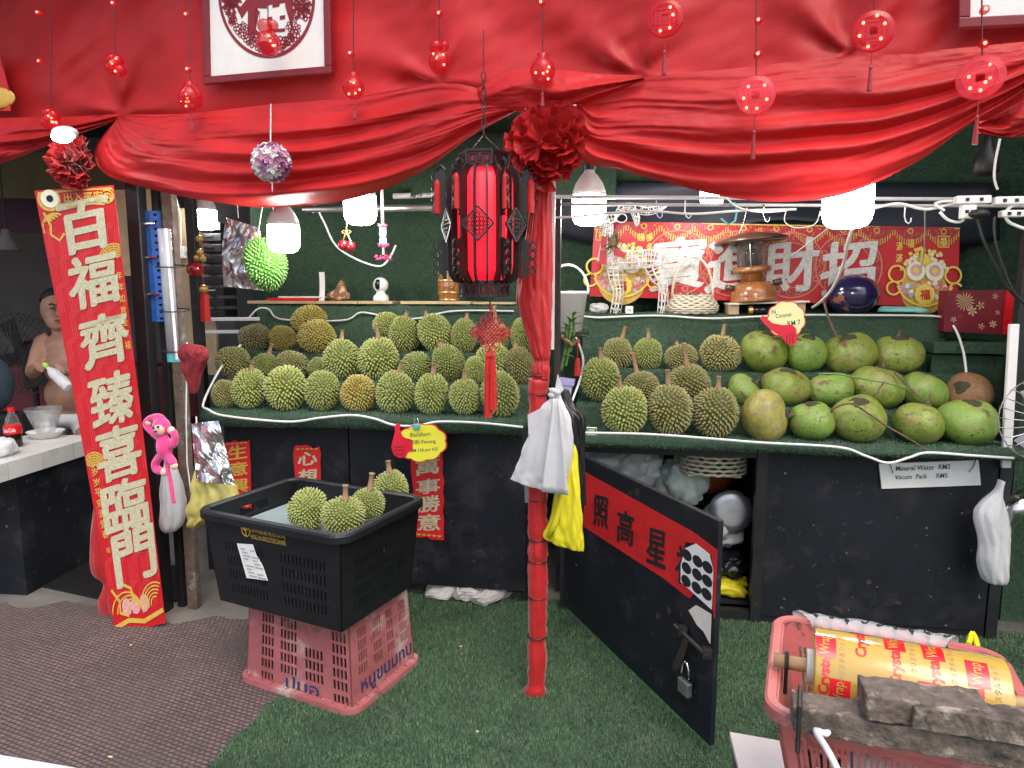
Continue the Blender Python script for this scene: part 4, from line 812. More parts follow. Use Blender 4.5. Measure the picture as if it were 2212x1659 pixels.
for sgn, nm in ((1, 'top_ring'), (-1, 'bottom_ring')):
    zc = sgn*(hz+16*K); m = MB(); hh = 14*K; m.lathe([(RT*.93, -hh), (RT*.93, hh)], LC+ZU*zc, 6 if sgn > 0 else 8); rg = m.build(nm, 'satin_dark', ln)
    m = MB(); n6 = 6 if sgn > 0 else 8
    for i in range(n6):
        a0 = 2*math.pi*i/n6; a1 = 2*math.pi*(i+1)/n6; A_ = LC+ZU*zc+Vector((math.cos(a0), math.sin(a0), 0))*RT; B_ = LC+ZU*zc+Vector((math.cos(a1), math.sin(a1), 0))*RT; nn = ((A_+B_)/2-LC-ZU*zc).normalized()
        q = lambda u, v: lerp(A_, B_, u)+ZU*hh*v
        m.bar(q(0, 1), q(1, 1), .006, .008); m.bar(q(0, -1), q(1, -1), .006, .008); m.bar(q(0, -1), q(0, 1), .007, .007, YB)
        for (u0, v0, u1, v1) in [(.12, .55, .42, .55), (.12, .55, .12, -.55), (.12, -.55, .3, -.55), (.3, -.55, .3, .1), (.42, .55, .42, -.6), (.58, .55, .58, -.6), (.58, .55, .88, .55), (.88, .55, .88, -.55), (.7, -.55, .88, -.55), (.7, -.55, .7, .1), (.5, -1, .5, .2)]:
            m.bar(q(u0, v0), q(u1, v1), .004, .004, nn)
    m.build('fretwork', 'lantern_wood', rg)
for i in range(6):                              # pierced diamonds
    a = 2*math.pi*(i+.42)/6+.12; d = Vector((math.cos(a), math.sin(a), 0)); t = Vector((-d.y, d.x, 0)); c_ = LC+d*(RB*1.06)-ZU*hz*.02; s_ = 33*K; m = MB(); q = lambda u, v: c_+t*u*s_+ZU*v*s_*1.05
    for (u0, v0), (u1, v1) in zip([(0, 1), (1, 0), (0, -1), (-1, 0)], [(1, 0), (0, -1), (-1, 0), (0, 1)]): m.bar(q(u0, v0), q(u1, v1), .006, .006, d); m.bar(q(u0*.8, v0*.8), q(u1*.8, v1*.8), .003, .003, d)
    for u in range(-2, 3):
        for v in range(-2, 3):
            if abs(u)+abs(v) <= 2: m.tube([q(u*.25+.13*math.cos(x), v*.25+.13*math.sin(x)) for x in np.linspace(0, 2*math.pi, 11)[:-1]], .0018, 4, True)
    m.build('diamond', 'lantern_wood', ln)
for i in range(6):                              # scrolled brackets
    a = 2*math.pi*i/6+.12; d = Vector((math.cos(a), math.sin(a), 0)); t = Vector((-d.y, d.x, 0)); m = MB()
    for (z0, z1, amp) in ((hz*1.0, hz*.12, 1), (-hz*.25, -hz*.95, .8)):
        n = 26; out = []
        for j in range(n+1):
            f_ = j/n; out.append(LC+d*(RB*1.04+(.010+.026*amp*abs(math.sin(f_*math.pi*3.2))*(1-.35*f_))*1.0)+ZU*lerp(z0, z1, f_))
        inn = [LC+d*RB*1.03+ZU*lerp(z0, z1, j/n) for j in range(n+1)]
        m.slab(out+inn[::-1], t, .005)
        for j in range(4): f_ = .15+.22*j; m.tube(ring_pts(LC+d*(RB*1.07+.030)+ZU*lerp(z0, z1, f_), d*.011, ZU*.012, 12), .0028, 5, True)
    m.tube([LC+d*RB*1.05+ZU*hz*.98, LC+d*(RB*1.16)+ZU*hz*1.05, LC+d*(RB*1.26)+ZU*hz*1.0, LC+d*(RB*1.27)+ZU*hz*.9], [.006, .007, .006, .002], 6)
    br = m.build('bracket', 'lantern_wood', ln)
    m = MB(); p = LC+d*(RB*1.26)+ZU*hz*.97; m.tube([p, p-ZU*20*K], .0022, 5); p2 = p-ZU*20*K; m.ell(p2-ZU*.004, (.007, .007, .009), 10, 6)
    m.lathe([(.006, 0), (.011, -.012), (.012, -70*K), (.001, -70*K)], p2, 14, None, lambda t_, z: 1+.12*math.sin(7*t_)); m.build('tassel', 'tassel', br)
m = MB(); top_ = LC+ZU*(hz+30*K)
for i in range(3): a = 2.1*i; m.tube([top_+Vector((RT*.8*math.cos(a), RT*.8*math.sin(a), 0)), top_+ZU*40*K], .002, 5)
for i in range(8): z = top_+ZU*(40*K+i*.024); m.tube(ring_pts(z+ZU*.012, (XR if i % 2 else YB)*.007, ZU*.015, 12), .0022, 5, True)
m.tube([top_+ZU*(40*K+.2), top_+ZU*(40*K+.32)], .002, 5); m.build('chain', 'dark_metal', ln)
# endless-knot pendant
kc = DP(1059, 718, .16); k_ = ppm(kc); kn = thing('chinese_knot', 'red woven endless knot with double tassel hanging below the black lantern', 'knot ornament', kc)
m = MB(); s_ = 30*k_; e1 = (PE+ZU).normalized(); e2 = (PE-ZU).normalized()
for i in range(8):
    o_ = (-1+2*i/7)*s_*.72
    for ea, eb, ph in ((e1, e2, 0), (e2, e1, 1)):
        m.tube([kc+ea*o_+eb*(-1+2*j/28)*s_*.8+PN*.003*math.cos(math.pi*(j/4+i+ph)) for j in range(29)], .0028, 5)
m.build('weave', 'knot_red', kn, smooth=True); m = MB()
for sa in ((e1, e2), (e2, e1), (-e1, e2), (-e2, e1)):
    for j in range(4): c_ = kc+sa[0]*s_*.95+sa[1]*(-.72+.48*j)*s_; m.tube(ring_pts(c_, sa[0]*s_*.24, sa[1]*s_*.19, 14), .0022, 5, True)
for s2 in (-1, 1): m.tube(ring_pts(kc+PE*s2*s_*1.28, PE*s_*.26, ZU*s_*.26, 16), .0025, 5, True)
m.build('loop', 'knot_red', kn, smooth=True)
m = MB(); m.tube([kc+ZU*s_*1.1, kc+ZU*66*k_], .003, 6); m.tube([kc+ZU*64*k_, kc+PE*.008+ZU*45*k_, kc+ZU*34*k_], .002, 5); m.build('cord', 'knot_red', kn)
for s2 in (-1, 1):
    m = MB(); p = kc-ZU*44*k_+PE*s2*.009; m.tube([kc-ZU*s_*1.1, p], .003, 6); m.lathe([(.006, 0), (.010, -.01), (.0085, -.02), (.011, -.05), (.014, -(125 if s2 > 0 else 142)*k_), (.001, -(125 if s2 > 0 else 142)*k_)], p, 20, None, lambda t_, z: 1+.10*math.sin(9*t_)); m.build('tassel', 'tassel', kn)

# ------------------------------------------------------------------ lit red ornaments in front of the satin
def led_bits(root, c, pts, k_, big=.0042, tow=.013):
    for (dx, dy) in pts: m = MB(); q = c+PE*dx*k_-ZU*dy*k_; m.ell(q+(EYE-q).normalized()*tow, big, 8, 6); m.build('led', 'led_hot', root)
def tassel(root, p, ln_, w_=.007):
    m = MB(); m.tube([p, p-ZU*ln_*.35], .0018, 5); q = p-ZU*ln_*.35; m.lathe([(w_*.4, 0), (w_*.8, -.006), (w_*.6, -.014), (w_, -ln_*.65), (.001, -ln_*.65)], q, 12, None, lambda t, z: 1+.12*math.sin(6*t)); m.build('tassel', 'satin_dark', root)
def string(root, c, ytop, x, beads, off):
    m = MB(); m.tube([c, DP(x, ytop, off)], .0022, 5); m.build('cord', 'cord_dark', root)
    for (bx_, by_) in beads:
        p = DP(bx_, by_, off); m = MB(); m.ell(p, .012, 12, 8); [v.__iadd__((v-p)*.25*mnoise.noise(v*90)) for v in m.v]; bd = m.build('bead', 'ornament_red', root, smooth=True); m = MB(); m.ell(p+PN*.011, .0042, 8, 6); m.build('led', 'led_hot', bd)
def coin(px, py, rad, label, beads, tl, pale=False, leds=(), tilt=0.):
    off = .11; c = DP(px, py, off); k_ = ppm(c); r_ = rad*k_; o = thing('coin_ornament', label, 'ornament', c, 'lit coin ornaments on the satin'); mt = 'ornament_pale' if pale else 'ornament_red'
    ex = (PE*math.cos(tilt)+PN*math.sin(tilt)); nn = (PN*math.cos(tilt)-PE*math.sin(tilt)); n = 36; hq = .2
    m = MB(); outer = [(math.cos(2*math.pi*j/n), math.sin(2*math.pi*j/n)) for j in range(n)]
    def sq(a, b_): s = max(abs(a), abs(b_)); return (a/s*hq, b_/s*hq)
    vs = []
    for z in (.010, -.010):
        for a, b_ in outer: vs.append(c+(ex*a+ZU*b_)*r_+nn*z*.5)
        for a, b_ in outer: vs.append(c+(ex*a+ZU*b_)*r_*.75+nn*z)
        for a, b_ in outer: a2, b2 = sq(a, b_); vs.append(c+(ex*a2+ZU*b2)*r_+nn*z)
    fs = []
    for j in range(n):
        i = (j+1) % n
        for l in (0, 1): fs += [(l*n+j, l*n+i, (l+1)*n+i, (l+1)*n+j), (3*n+l*n+i, 3*n+l*n+j, 3*n+(l+1)*n+j, 3*n+(l+1)*n+i)]
        fs += [(j, 3*n+j, 3*n+i, i), (2*n+i, 5*n+i, 5*n+j, 2*n+j)]
    m.add(vs, fs); m.build('disc', mt, o, smooth=False)
    m = MB(); m.tube(ring_pts(c, ex*r_, ZU*r_, 36), .0035, 6, True); m.tube(ring_pts(c+nn*.010, ex*r_*.74, ZU*r_*.74, 32), .0018, 5, True)
    for i in range(-4, 5):
        u = i/5; 
        if abs(u) < .25: continue
        h_ = math.sqrt(max(0, .5-u*u)); m.tube([c+(ex*u-ZU*h_)*r_+nn*.011, c+(ex*u+ZU*h_)*r_+nn*.011], .0012, 4); m.tube([c+(ex*-h_+ZU*u)*r_+nn*.011, c+(ex*h_+ZU*u)*r_+nn*.011], .0012, 4)
    m.build('grille', mt, o); led_bits(o, c, leds or [(-.4*rad, -.5*rad), (.45*rad, -.5*rad), (-.62*rad, .1*rad), (.6*rad, .25*rad), (-.45*rad, .62*rad), (.1*rad, .7*rad)], k_)
    string(o, c+ZU*r_, -120, px+2, beads, off); tassel(o, c-ZU*r_, tl*k_)
coin(1437, 40, 38, 'round red coin ornament with square hole hanging left of the bead pair', [], 78, leds=[(10, -22), (16, -6), (10, 20), (-10, 24)])
coin(1632, 206, 39, 'pink-red coin ornament below two lit beads, lowest of the lit coins', [(1638, 45), (1637, 118)], 95, True)
coin(1886, 68, 41, 'dark red coin ornament hanging close to the corner frame, without beads', [], 82, leds=[(-20, -20), (6, -32), (22, -14), (16, 16), (-8, 30), (-26, 6)])
coin(2118, 168, 44, 'pink-red coin ornament hanging below the corner papercut frame', [(2127, 22), (2125, 96)], 95, True, tilt=.3, leds=[(16, -26), (18, 2), (-22, -4), (-18, 20), (2, 26), (10, 10)])
def globe(px, py, r1, label, beads, kind='ball', tl=45):
    off = .11; c = DP(px, py, off); k_ = ppm(c); o = thing('globe_ornament', label, 'ornament', c, 'lit globe ornaments on the satin'); m = MB(); r_ = r1*k_
    if kind == 'ball': m.lathe([(.001, -1*r_), (.5*r_, -.88*r_), (.87*r_, -.5*r_), (r_, 0), (.87*r_, .5*r_), (.5*r_, .88*r_), (.4*r_, 1.05*r_), (.45*r_, 1.25*r_), (.001, 1.3*r_)], c, 24)
    elif kind == 'gourd': m.ell(c-ZU*r_*.35, r_, 20, 14); m.ell(c+ZU*r_*1.0-PE*r_*.3, r_*.62, 16, 10); m.ell(c+ZU*r_*1.0+PE*r_*.5, r_*.45, 14, 8)
    elif kind == 'cluster':
        for i in range(5): m.ell(c+PE*r_*.5*math.cos(i*2.4)+ZU*r_*.55*(i/2-1)+PN*.01*math.sin(i), r_*.55, 14, 9)
    for v in m.v: v += (v-c)*.035*mnoise.noise(v*140)
    m.build('shell', 'ornament_red', o, smooth=True); rn = random.Random(px); led_bits(o, c, [(rn.uniform(-.6, .6)*r1, rn.uniform(-.6, .6)*r1) for _ in range(5)], k_, .0038, r_*.95)
    string(o, c+ZU*r_, -120, px-1, beads, off); tassel(o, c-ZU*r_, tl*k_) if tl else None
globe(1172, 154, 28, 'clear red lantern ball hanging directly above the pole rosette', [(1170, 6)])
globe(949, 126, 24, 'double-lobed red ornament hanging beside the lantern chain', [(950, 30)], 'gourd', 0)
globe(764, 190, 24, 'small red lantern ball right of the large framed papercut', [(759, 116)], 'ball', 40)
globe(580, 84, 26, 'red ornament hanging before the glass of the large framed papercut', [(578, -60)], 'gourd', 0)
globe(412, 212, 26, 'dark red ball hanging left of the large framed papercut', [(405, 32), (408, 150)], 'ball', 40)
globe(250, 140, 24, 'glowing pink-red cluster below a red bead, left of the papercut string', [(247, 8)], 'cluster', 0)
globe(112, 258, 24, 'flat red lit cluster above the smaller rosette', [(85, 28), (88, 133)], 'cluster', 0)
# papercut frames
def papercut(name, label, tl, tr_, br, bl_, full):
    off = .0; q4 = [DP(*p, off) for p in (tl, tr_, br, bl_)]; c = sum(q4, Vector())/4; o = thing(name, label, 'picture', q4[3]); nn = PN
    S_ = lambda u, v, d=0.: lerp(lerp(q4[3], q4[2], u), lerp(q4[0], q4[1], u), v)+nn*d
    w_ = (q4[1]-q4[0]).length; fw = .028/w_; hgt = (q4[0]-q4[3]).length; fh = .028/hgt
    for (a, b_) in (((0, 0), (1, fh)), ((0, 1-fh), (1, 1)), ((0, fh), (fw, 1-fh)), ((1-fw, fh), (1, 1-fh))):
        m = MB(); m.hexa([S_(a[0], a[1]), S_(b_[0], a[1]), S_(b_[0], b_[1]), S_(a[0], b_[1])], [S_(a[0], a[1], .022), S_(b_[0], a[1], .022), S_(b_[0], b_[1], .022), S_(a[0], b_[1], .022)]); m.build('moulding', 'frame_red', o, bevel=.003)
    m = MB(); m.add([S_(fw, fh, .008), S_(1-fw, fh, .008), S_(1-fw, 1-fh, .008), S_(fw, 1-fh, .008)], [(0, 1, 2, 3)]); m.build('mount', 'paper', o)
    ex, ey = (q4[1]-q4[0]).normalized(), (q4[0]-q4[3]).normalized(); cc_ = S_(.5, .5, .0095); rr = w_*.385; to = lambda a, b_: cc_+ex*a*rr+ey*b_*rr; m = MB(); n = 72
    def ring(r0, r1, cx_=0, cy_=0, n=48, sc=0): 
        vs = []; 
        for j in range(n): t = 2*math.pi*j/n; e_ = 1+sc*math.sin(n/2*t); vs += [to(cx_+r0*math.cos(t), cy_+r0*math.sin(t)), to(cx_+r1*e_*math.cos(t), cy_+r1*e_*math.sin(t))]
        m.add(vs, [(2*j, 2*j+1, 2*((j+1) % n)+1, 2*((j+1) % n)) for j in range(n)])
    if full:
        ring(.94, 1.0, n=120, sc=.02)
        write(m, '福', to, w=1.15, h=1.2, bold=.03, warp=brush)
        rn = random.Random(3)
        for j in range(34):
            t = R(180+180*(j+.5)/34+rn.uniform(-4, 4)); r0 = rn.choice((.68, .8, .84)); cx_, cy_ = r0*math.cos(t), r0*math.sin(t)*1.0; fr_ = rn.uniform(.05, .09)
            for l in range(5): a = 2*math.pi*l/5+j; ring(fr_*.28, fr_*.55, cx_+fr_*.8*math.cos(a), cy_+fr_*.8*math.sin(a), 10)
        for s2 in (-1, 1):
            for l in range(6): ring(.03+.025*l, .045+.025*l, s2*.72, -.12+.012*l, 16)
            for l in range(9): t = .7*l; m.add([to(s2*.72, -.12), to(s2*.72+.24*math.cos(t), -.12+.24*math.sin(t)), to(s2*.72+.2*math.cos(t+.4), -.12+.2*math.sin(t+.4))], [(0, 1, 2)])
        for s2 in (-1, 1): m.add([to(.0, -.95), to(s2*.16, -.9), to(s2*.13, -.74), to(0, -.72)], [(0, 1, 2, 3)])
    m.build('papercut', 'cut_red', o)
papercut('framed_papercut', 'large red-framed papercut of a blessing character hanging on the satin', (440, -190), (716, -190), (722, 160), (447, 185), True)
papercut('framed_papercut', 'corner of a second red-framed papercut hanging beside the last coin', (2070, -180), (2360, -195), (2362, 52), (2066, 66), False)
# golden shape at the far edge of the satin
c = DP(-5, 212, .02); m = MB(); m.ell(c, (.09, .012, .045), 20, 10); tag(m.build('gold_ornament', 'gold_print', smooth=True), 'gold-patterned edge of a festive ornament at the end of the satin', 'ornament')
m = MB(); p = [DP(x, y, .01) for x, y in ((-60, 100), (-2, 110), (22, 200), (24, 240), (-60, 240))]; m.slab(p, PN, .004); tag(m.build('red_paper', 'scroll_red'), 'bright red paper hanging at the end of the satin behind the gold ornament', 'paper')
# flower ball
fc = DP(586, 351, .16); fk = ppm(fc); fb = thing('flower_ball', 'ball of white and purple artificial flowers on a string over the satin swag', 'ornament', fc)
m = MB(); m.ell(fc, 36*fk, 16, 10); m.build('core', 'flower_purple', fb); rn = random.Random(4); gold = math.pi*(3-math.sqrt(5))
for i in range(90):
    z = 1-2*(i+.5)/90; a = gold*i; rr = math.sqrt(1-z*z); d = Vector((rr*math.cos(a), rr*math.sin(a), z)); x = d.orthogonal().normalized(); y = d.cross(x); c = fc+d*36*fk; m = MB(); s_ = .019
    for l in range(5):
        t = 2*math.pi*l/5+i; e = x*math.cos(t)+y*math.sin(t); f_ = x*-math.sin(t)+y*math.cos(t); m.add([c, c+e*s_*.6-f_*s_*.5+d*.006, c+e*s_*1.1+d*.01, c+e*s_*.6+f_*s_*.5+d*.006], [(0, 1, 2, 3)])
    m.ell(c+d*.004, .003, 6, 4); m.build('flower', rn.choice(['flower_white', 'flower_white', 'flower_mauve', 'flower_purple', 'flower_purple', 'silver_banner']), fb)
m = MB(); m.tube([fc+ZU*36*fk, DP(585, 225, .03)], .0025, 5); m.tube([fc-ZU*36*fk, P(590, 462, 2.72)], .0025, 5); m.build('string', 'cloth_white', fb)

# ------------------------------------------------------------------ LED lamps
def lamp(label, p, w_, top=None, body='bulb_body'):
    r_ = w_/2; o = thing('led_bulb', label, 'lamp', p, None); m = MB()
    m.lathe([(.001, -.95*r_), (.55*r_, -.93*r_), (.80*r_, -.82*r_), (.93*r_, -.62*r_), (r_, -.35*r_), (r_, .75*r_), (.985*r_, .80*r_)], p, 28); m.build('lens', 'bulb_glow', o, smooth=True)
    m = MB(); m.lathe([(r_, .80*r_), (.97*r_, 1.05*r_), (.80*r_, 1.5*r_), (.52*r_, 1.9*r_), (.33*r_, 2.1*r_), (.30*r_, 2.3*r_), (.001, 2.32*r_)], p, 28); m.build('housing', body, o, smooth=True)
    m = MB(); m.lathe([(.34*r_, 2.25*r_), (.36*r_, 2.3*r_), (.36*r_, 3.0*r_), (.2*r_, 3.15*r_), (.001, 3.16*r_)], p, 16); m.build('socket', 'rubber_black', o, smooth=True)
    q = top or p+ZU*.45; m = MB(); a = p+ZU*3.1*r_; m.tube(curve([a, lerp(a, q, .5)+XR*.012, q], 6), .0035, 6); m.build('cable', 'rubber_black', o)
    return o
lamp('white LED bulb overlapping the hanging plastic durian', P(613, 514, 2.75), .128, P(640, 400, 2.8))
lamp('white LED bulb lit between the durian ornament and the black lantern', P(778, 452, 3.2), .152)
lamp('bright LED bulb behind the brown post and foil bag', P(444, 474, 3.75), .125)
lamp('LED bulb glowing beside the red-wrapped pole', P(1272, 452, 3.12), .147)
lamp('small LED bulb peeping under the satin over the pressure lamp', P(1538, 418, 3.55), .115)
lamp('broad LED bulb hanging before the purple ball', P(1831, 444, 2.40), .150)
o = thing('led_bulb', 'flat LED lamp head tucked behind the smaller rosette', 'lamp', D(134, 296, 2.72)); m = MB(); c = D(134, 296, 2.72); m.ell(c, (.042, .03, .022), 18, 10); m.build('lens', 'bulb_glow', o, smooth=True); m = MB(); m.ell(c+ZU*.02+CF*.02, (.055, .035, .026), 18, 10); m.build('housing', 'bulb_body', o, smooth=True)
m = MB(); p = P(2132, 330, 3.2); m.lathe([(.001, -.09), (.035, -.09), (.05, -.075), (.045, -.02), (.02, .03), (.018, .07), (.001, .07)], p, 18); m.tube([p+ZU*.06, p+ZU*.3], .006, 6); tag(m.build('dark_bulb', 'rubber_black', smooth=True), 'unlit black bulb hanging under the roof above the power strips', 'lamp')
# white rails, cables and hooks over the stall
def rail(label, a, b_, r_=.012, m_='white_plastic'): m = MB(); m.tube([a, b_], r_, 10); return tag(m.build('rail', m_, smooth=True), label, 'rail')
rail('upper white conduit running behind the bulbs over the coconuts', P(1196, 425, 3.0), P(2260, 432, 3.0), .008, 'conduit_grey')
rail('lower white pipe with hooks running over the coconuts', P(1196, 441, 2.97), P(2260, 446, 2.97), .0065, 'conduit_grey')
rail('silver bar under the turf ceiling behind the lantern', P(655, 452, 3.6), P(1010, 448, 3.6), .018, 'grey_metal')
rail('white bar higher under the turf ceiling behind the lantern', P(850, 424, 3.9), P(1010, 418, 3.9), .016)
def cable(label, pts, Y, r_=.004, m_='white_wire', n=7, Y2=None):
    c_ = curve([(a, b_, 0) for a, b_ in pts], n); k = len(c_); m = MB(); m.tube([P(p.x, p.y, lerp(Y, Y2 if Y2 else Y, i/(k-1))) for i, p in enumerate(c_)], r_, 7); return tag(m.build('cable', m_, smooth=True), label, 'cable')
cable('thick white cable drooping from the lamp rail to the ball', [(1850, 470), (1832, 520), (1822, 570), (1800, 620), (1775, 650), (1755, 664)], 2.75, .007, Y2=3.7)
cable('white cable looping round the upright beside the pole', [(1196, 470), (1240, 468), (1300, 462), (1400, 456), (1500, 462), (1600, 455), (1720, 452)], 2.93, .005)
cable('white cable bundle running along the pipe to the power strips', [(1880, 452), (1940, 440), (2000, 452), (2060, 440), (2130, 436), (2250, 432)], 2.93, .006)
cable('loose white cable loop hanging from the pipe', [(2040, 455), (2020, 440), (2058, 435), (2085, 452), (2078, 478), (2050, 476), (2030, 458)], 2.92, .0055)
cable('white cable descending onto the fish motif of the couplet', [(1998, 455), (1998, 500), (1996, 545), (1990, 575)], 2.94, .003, Y2=3.9)
cable('black cable sagging from the power strips to the corner', [(2110, 470), (2125, 520), (2150, 570), (2175, 620), (2212, 655)], 2.9, .006, 'rubber_black')
cable('second black cable beside the first under the power strips', [(2148, 468), (2150, 520), (2168, 580), (2190, 630), (2225, 668)], 2.88, .005, 'rubber_black')
cable('thin white wire swinging below the pipe by the pressure lamp', [(1700, 450), (1695, 478), (1720, 492), (1760, 484), (1772, 455)], 2.95, .002)
cable('brownish wire slanting under the satin to the hooks', [(1490, 380), (1550, 410), (1590, 445), (1640, 458), (1700, 455)], 2.9, .0035)
cable('white string slanting from the broad bulb to the couplet', [(1808, 480), (1780, 500), (1740, 530), (1700, 560)], 2.6, .003, Y2=3.85)
cable('grey cable curving from the shelf rail to the cherry ornament', [(676, 460), (680, 445), (700, 480), (725, 530), (770, 560), (818, 575), (840, 560), (855, 530)], 3.6, .005)
cable('pale looped cable at the corner post', [(2230, 500), (2180, 480), (2175, 455), (2200, 440), (2240, 440)], 2.9, .006)
cable('white cable hanging below the satin in the corner', [(2160, 300), (2150, 350), (2148, 385), (2155, 410)], 3.1, .005)
for i, (x, y) in enumerate([(1418, 440), (1480, 440), (1955, 450), (1650, 448)]):
    p = P(x, y, 2.955); m = MB(); m.tube([p+ZU*.012, p-ZU*.03, p-ZU*.05+XR*.006, p-ZU*.058+XR*.016, p-ZU*.05+XR*.024, p-ZU*.036+XR*.024], .0028, 6); tag(m.build('hook', ['lilac', 'white_wire', 'white_wire', 'chrome'][i], smooth=True), ['purple plastic hook on the pipe above the wire deer', 'white wire hook next to the purple hook on the pipe', 'white wire hook on the pipe above the fish motif', 'steel hook on the pipe above the pressure lamp'][i], 'hook')
p = P(1575, 455, 2.93); m = MB(); m.tube([p+ZU*.02, p+ZU*.03+XR*.02, p+XR*.03, p-ZU*.04+XR*.025, p-ZU*.055-XR*.0, p-ZU*.03-XR*.03], .004, 6); tag(m.build('hanger', 'clip_teal', smooth=True), 'pale blue clothes hanger hook on the pipe', 'hanger')
for i, (x, y, w_, h_) in enumerate([(2100, 432, .12, .03), (2178, 434, .10, .03), (2090, 458, .05, .05), (2185, 462, .08, .025)]):
    p = P(x, y, 2.9); o = thing('power_strip', ['long white power strip tied along the pipe in the corner', 'second white power strip at the end of the pipe', 'square white adapter plugged in below the power strip', 'small cream socket block below the second power strip'][i], 'power strip', p); m = MB(); m.box(p, (w_, .035, h_)); m.build('housing', 'white_plastic', o, bevel=.005)
    for j in range(2): m = MB(); m.box(p+Vector((-w_*.2+w_*.4*j, -.019, 0)), (.012, .003, .012)); m.build('socket', 'black_frame', o)
p = P(2115, 462, 2.86); m = MB(); m.ell(p, (.035, .03, .018), 16, 10); tag(m.build('black_plug', 'rubber_black', smooth=True), 'black plug pushed into the adapter below the power strip', 'plug')
# white rope lights edging both stands
def rope(label, pts, r_=.0056):
    m = MB(); c_ = curve(pts, 8); m.tube(c_, r_, 8); return tag(m.build('rope_light', 'white_wire', smooth=True), label, 'light rope')
S1 = lambda x, y, yy: P(x, y, yy)
rope('white light rope sagging along the front edge of the durian stand', [S1(520, 745, 3.5), S1(480, 790, 3.3), S1(440, 868, 3.06), S1(450, 885, 3.0), S1(490, 899, 3.0), S1(620, 911, 3.0), S1(690, 903, 3.0), S1(760, 897, 3.0), S1(810, 905, 3.0), S1(850, 918, 3.0), S1(900, 920, 3.0), S1(950, 911, 3.0), S1(1040, 914, 3.0), S1(1130, 923, 3.0)])
rope('grey light rope along the top edge of the durian stand', [S1(535, 690, 3.74), S1(556, 668, 3.74), S1(580, 668, 3.74), S1(610, 690, 3.74), S1(740, 692, 3.74), S1(780, 675, 3.74), S1(835, 684, 3.74), S1(900, 688, 3.74), S1(980, 672, 3.74), S1(1110, 672, 3.74)], .005)
rope('white light rope along the front edge of the coconut stand', [S1(1262, 935, 3.0), S1(1400, 938, 3.0), S1(1540, 948, 3.0), S1(1640, 956, 3.0), S1(1810, 966, 3.0), S1(1870, 985, 3.0), S1(1918, 1000, 3.0), S1(1965, 988, 3.0), S1(2004, 978, 3.0), S1(2100, 984, 3.0), S1(2190, 990, 3.0)])
rope('white light rope along the top edge of the coconut stand', [S1(1235, 870, 3.2), S1(1260, 780, 3.45), S1(1235, 690, 3.74), S1(1300, 686, 3.74), S1(1420, 682, 3.74), S1(1540, 688, 3.74), S1(1700, 681, 3.74), S1(1850, 681, 3.74), S1(2030, 684, 3.74), S1(2060, 705, 3.7), S1(2080, 755, 3.6), S1(2088, 812, 3.52)])
# ------------------------------------------------------------------ vertical couplet
vc = thing('vertical_couplet', 'tall red couplet board with large silver brush characters leaning on the black post', 'banner', DP(300, 1340, .06))
def VB(a, b, d=0.0):
    x = lerp(lerp(75, 245, a), lerp(250, 358, a), b); y = lerp(lerp(412, 400, a), lerp(1372, 1345, a), b)
    x += 4*math.sin(math.pi*b)*(1-a)
    return DP(x, y, .06+.05*(1-a)*b+.012*math.sin(3*b+2*a)+d)
m = MB(); m.grid(lambda u, v: VB(u, v), 12, 60); m.build('board', 'banner_red', vc, solid=.003)
VW = 1/.335; asp = lambda b: lerp(170, 110, b)/955
def to_vb(a0, b0, sx, d=.004): return lambda u, v: VB(a0+u*sx, b0-v*sx*asp(b0)*1.0*(170/ lerp(170, 110, b0))**.25, d)
m = MB()
for j in range(14):
    for i in range(4):
        a0 = .14+.25*i+(.125 if j % 2 else 0); b0 = .10+.062*j
        if a0 > .95: continue
        for k in range(3):
            r_ = .11-.03*k; pts = [(a0-r_, b0+.05)]+[(a0-r_*math.cos(t), b0-r_*.13*math.sin(t)) for t in np.linspace(0, math.pi, 9)]+[(a0+r_, b0+.05)]
            pts = [(min(.985, max(.015, x)), y) for x, y in pts]
            vs = []; 
            for (x, y) in pts: vs += [VB(x, y, .0022), VB(min(.99, x+.008), y+.0012, .0022)]
            m.add(vs, [(2*q, 2*q+2, 2*q+3, 2*q+1) for q in range(len(pts)-1)])
m.build('arch_pattern', 'banner_lines', vc)['kind'] = 'stuff'
for ch, a0, b0, w_ in zip('百福齊臻喜臨門', (.56, .56, .60, .57, .56, .54, .58), (.085, .21, .345, .48, .60, .72, .835), (.64, .66, .70, .66, .70, .76, .74)):
    m = MB(); ink_brush(m, ch, lambda u, v, l: VB(min(.985, a0+u), b0-v, .0042+l), w_, .112, .95); m.build('character', 'silver_print', vc)
m = MB(); write(m, '出入平安', lambda u, v: VB(.60+u, .021-v+.0*u, .0042), w=.50, h=.021, bold=.02)
m.build('heading', 'gold_print', vc)
for i, ch in enumerate('年年如意全家福'): m = MB(); write(m, ch, lambda u, v: VB(.93+u, .205+.0265*i-v, .0042), w=.085, h=.018, bold=.012); m.build('small_character', 'gold_print', vc)
for i, ch in enumerate('岁岁平安满堂春'): m = MB(); write(m, ch, lambda u, v: VB(.12+u, .635+.0235*i-v, .0042), w=.115, h=.018, bold=.012); m.build('small_character', 'gold_print', vc)
m = MB()
write(m, '福', lambda u, v: VB(.12+u, .812-v, .0042), w=.07, h=.012)
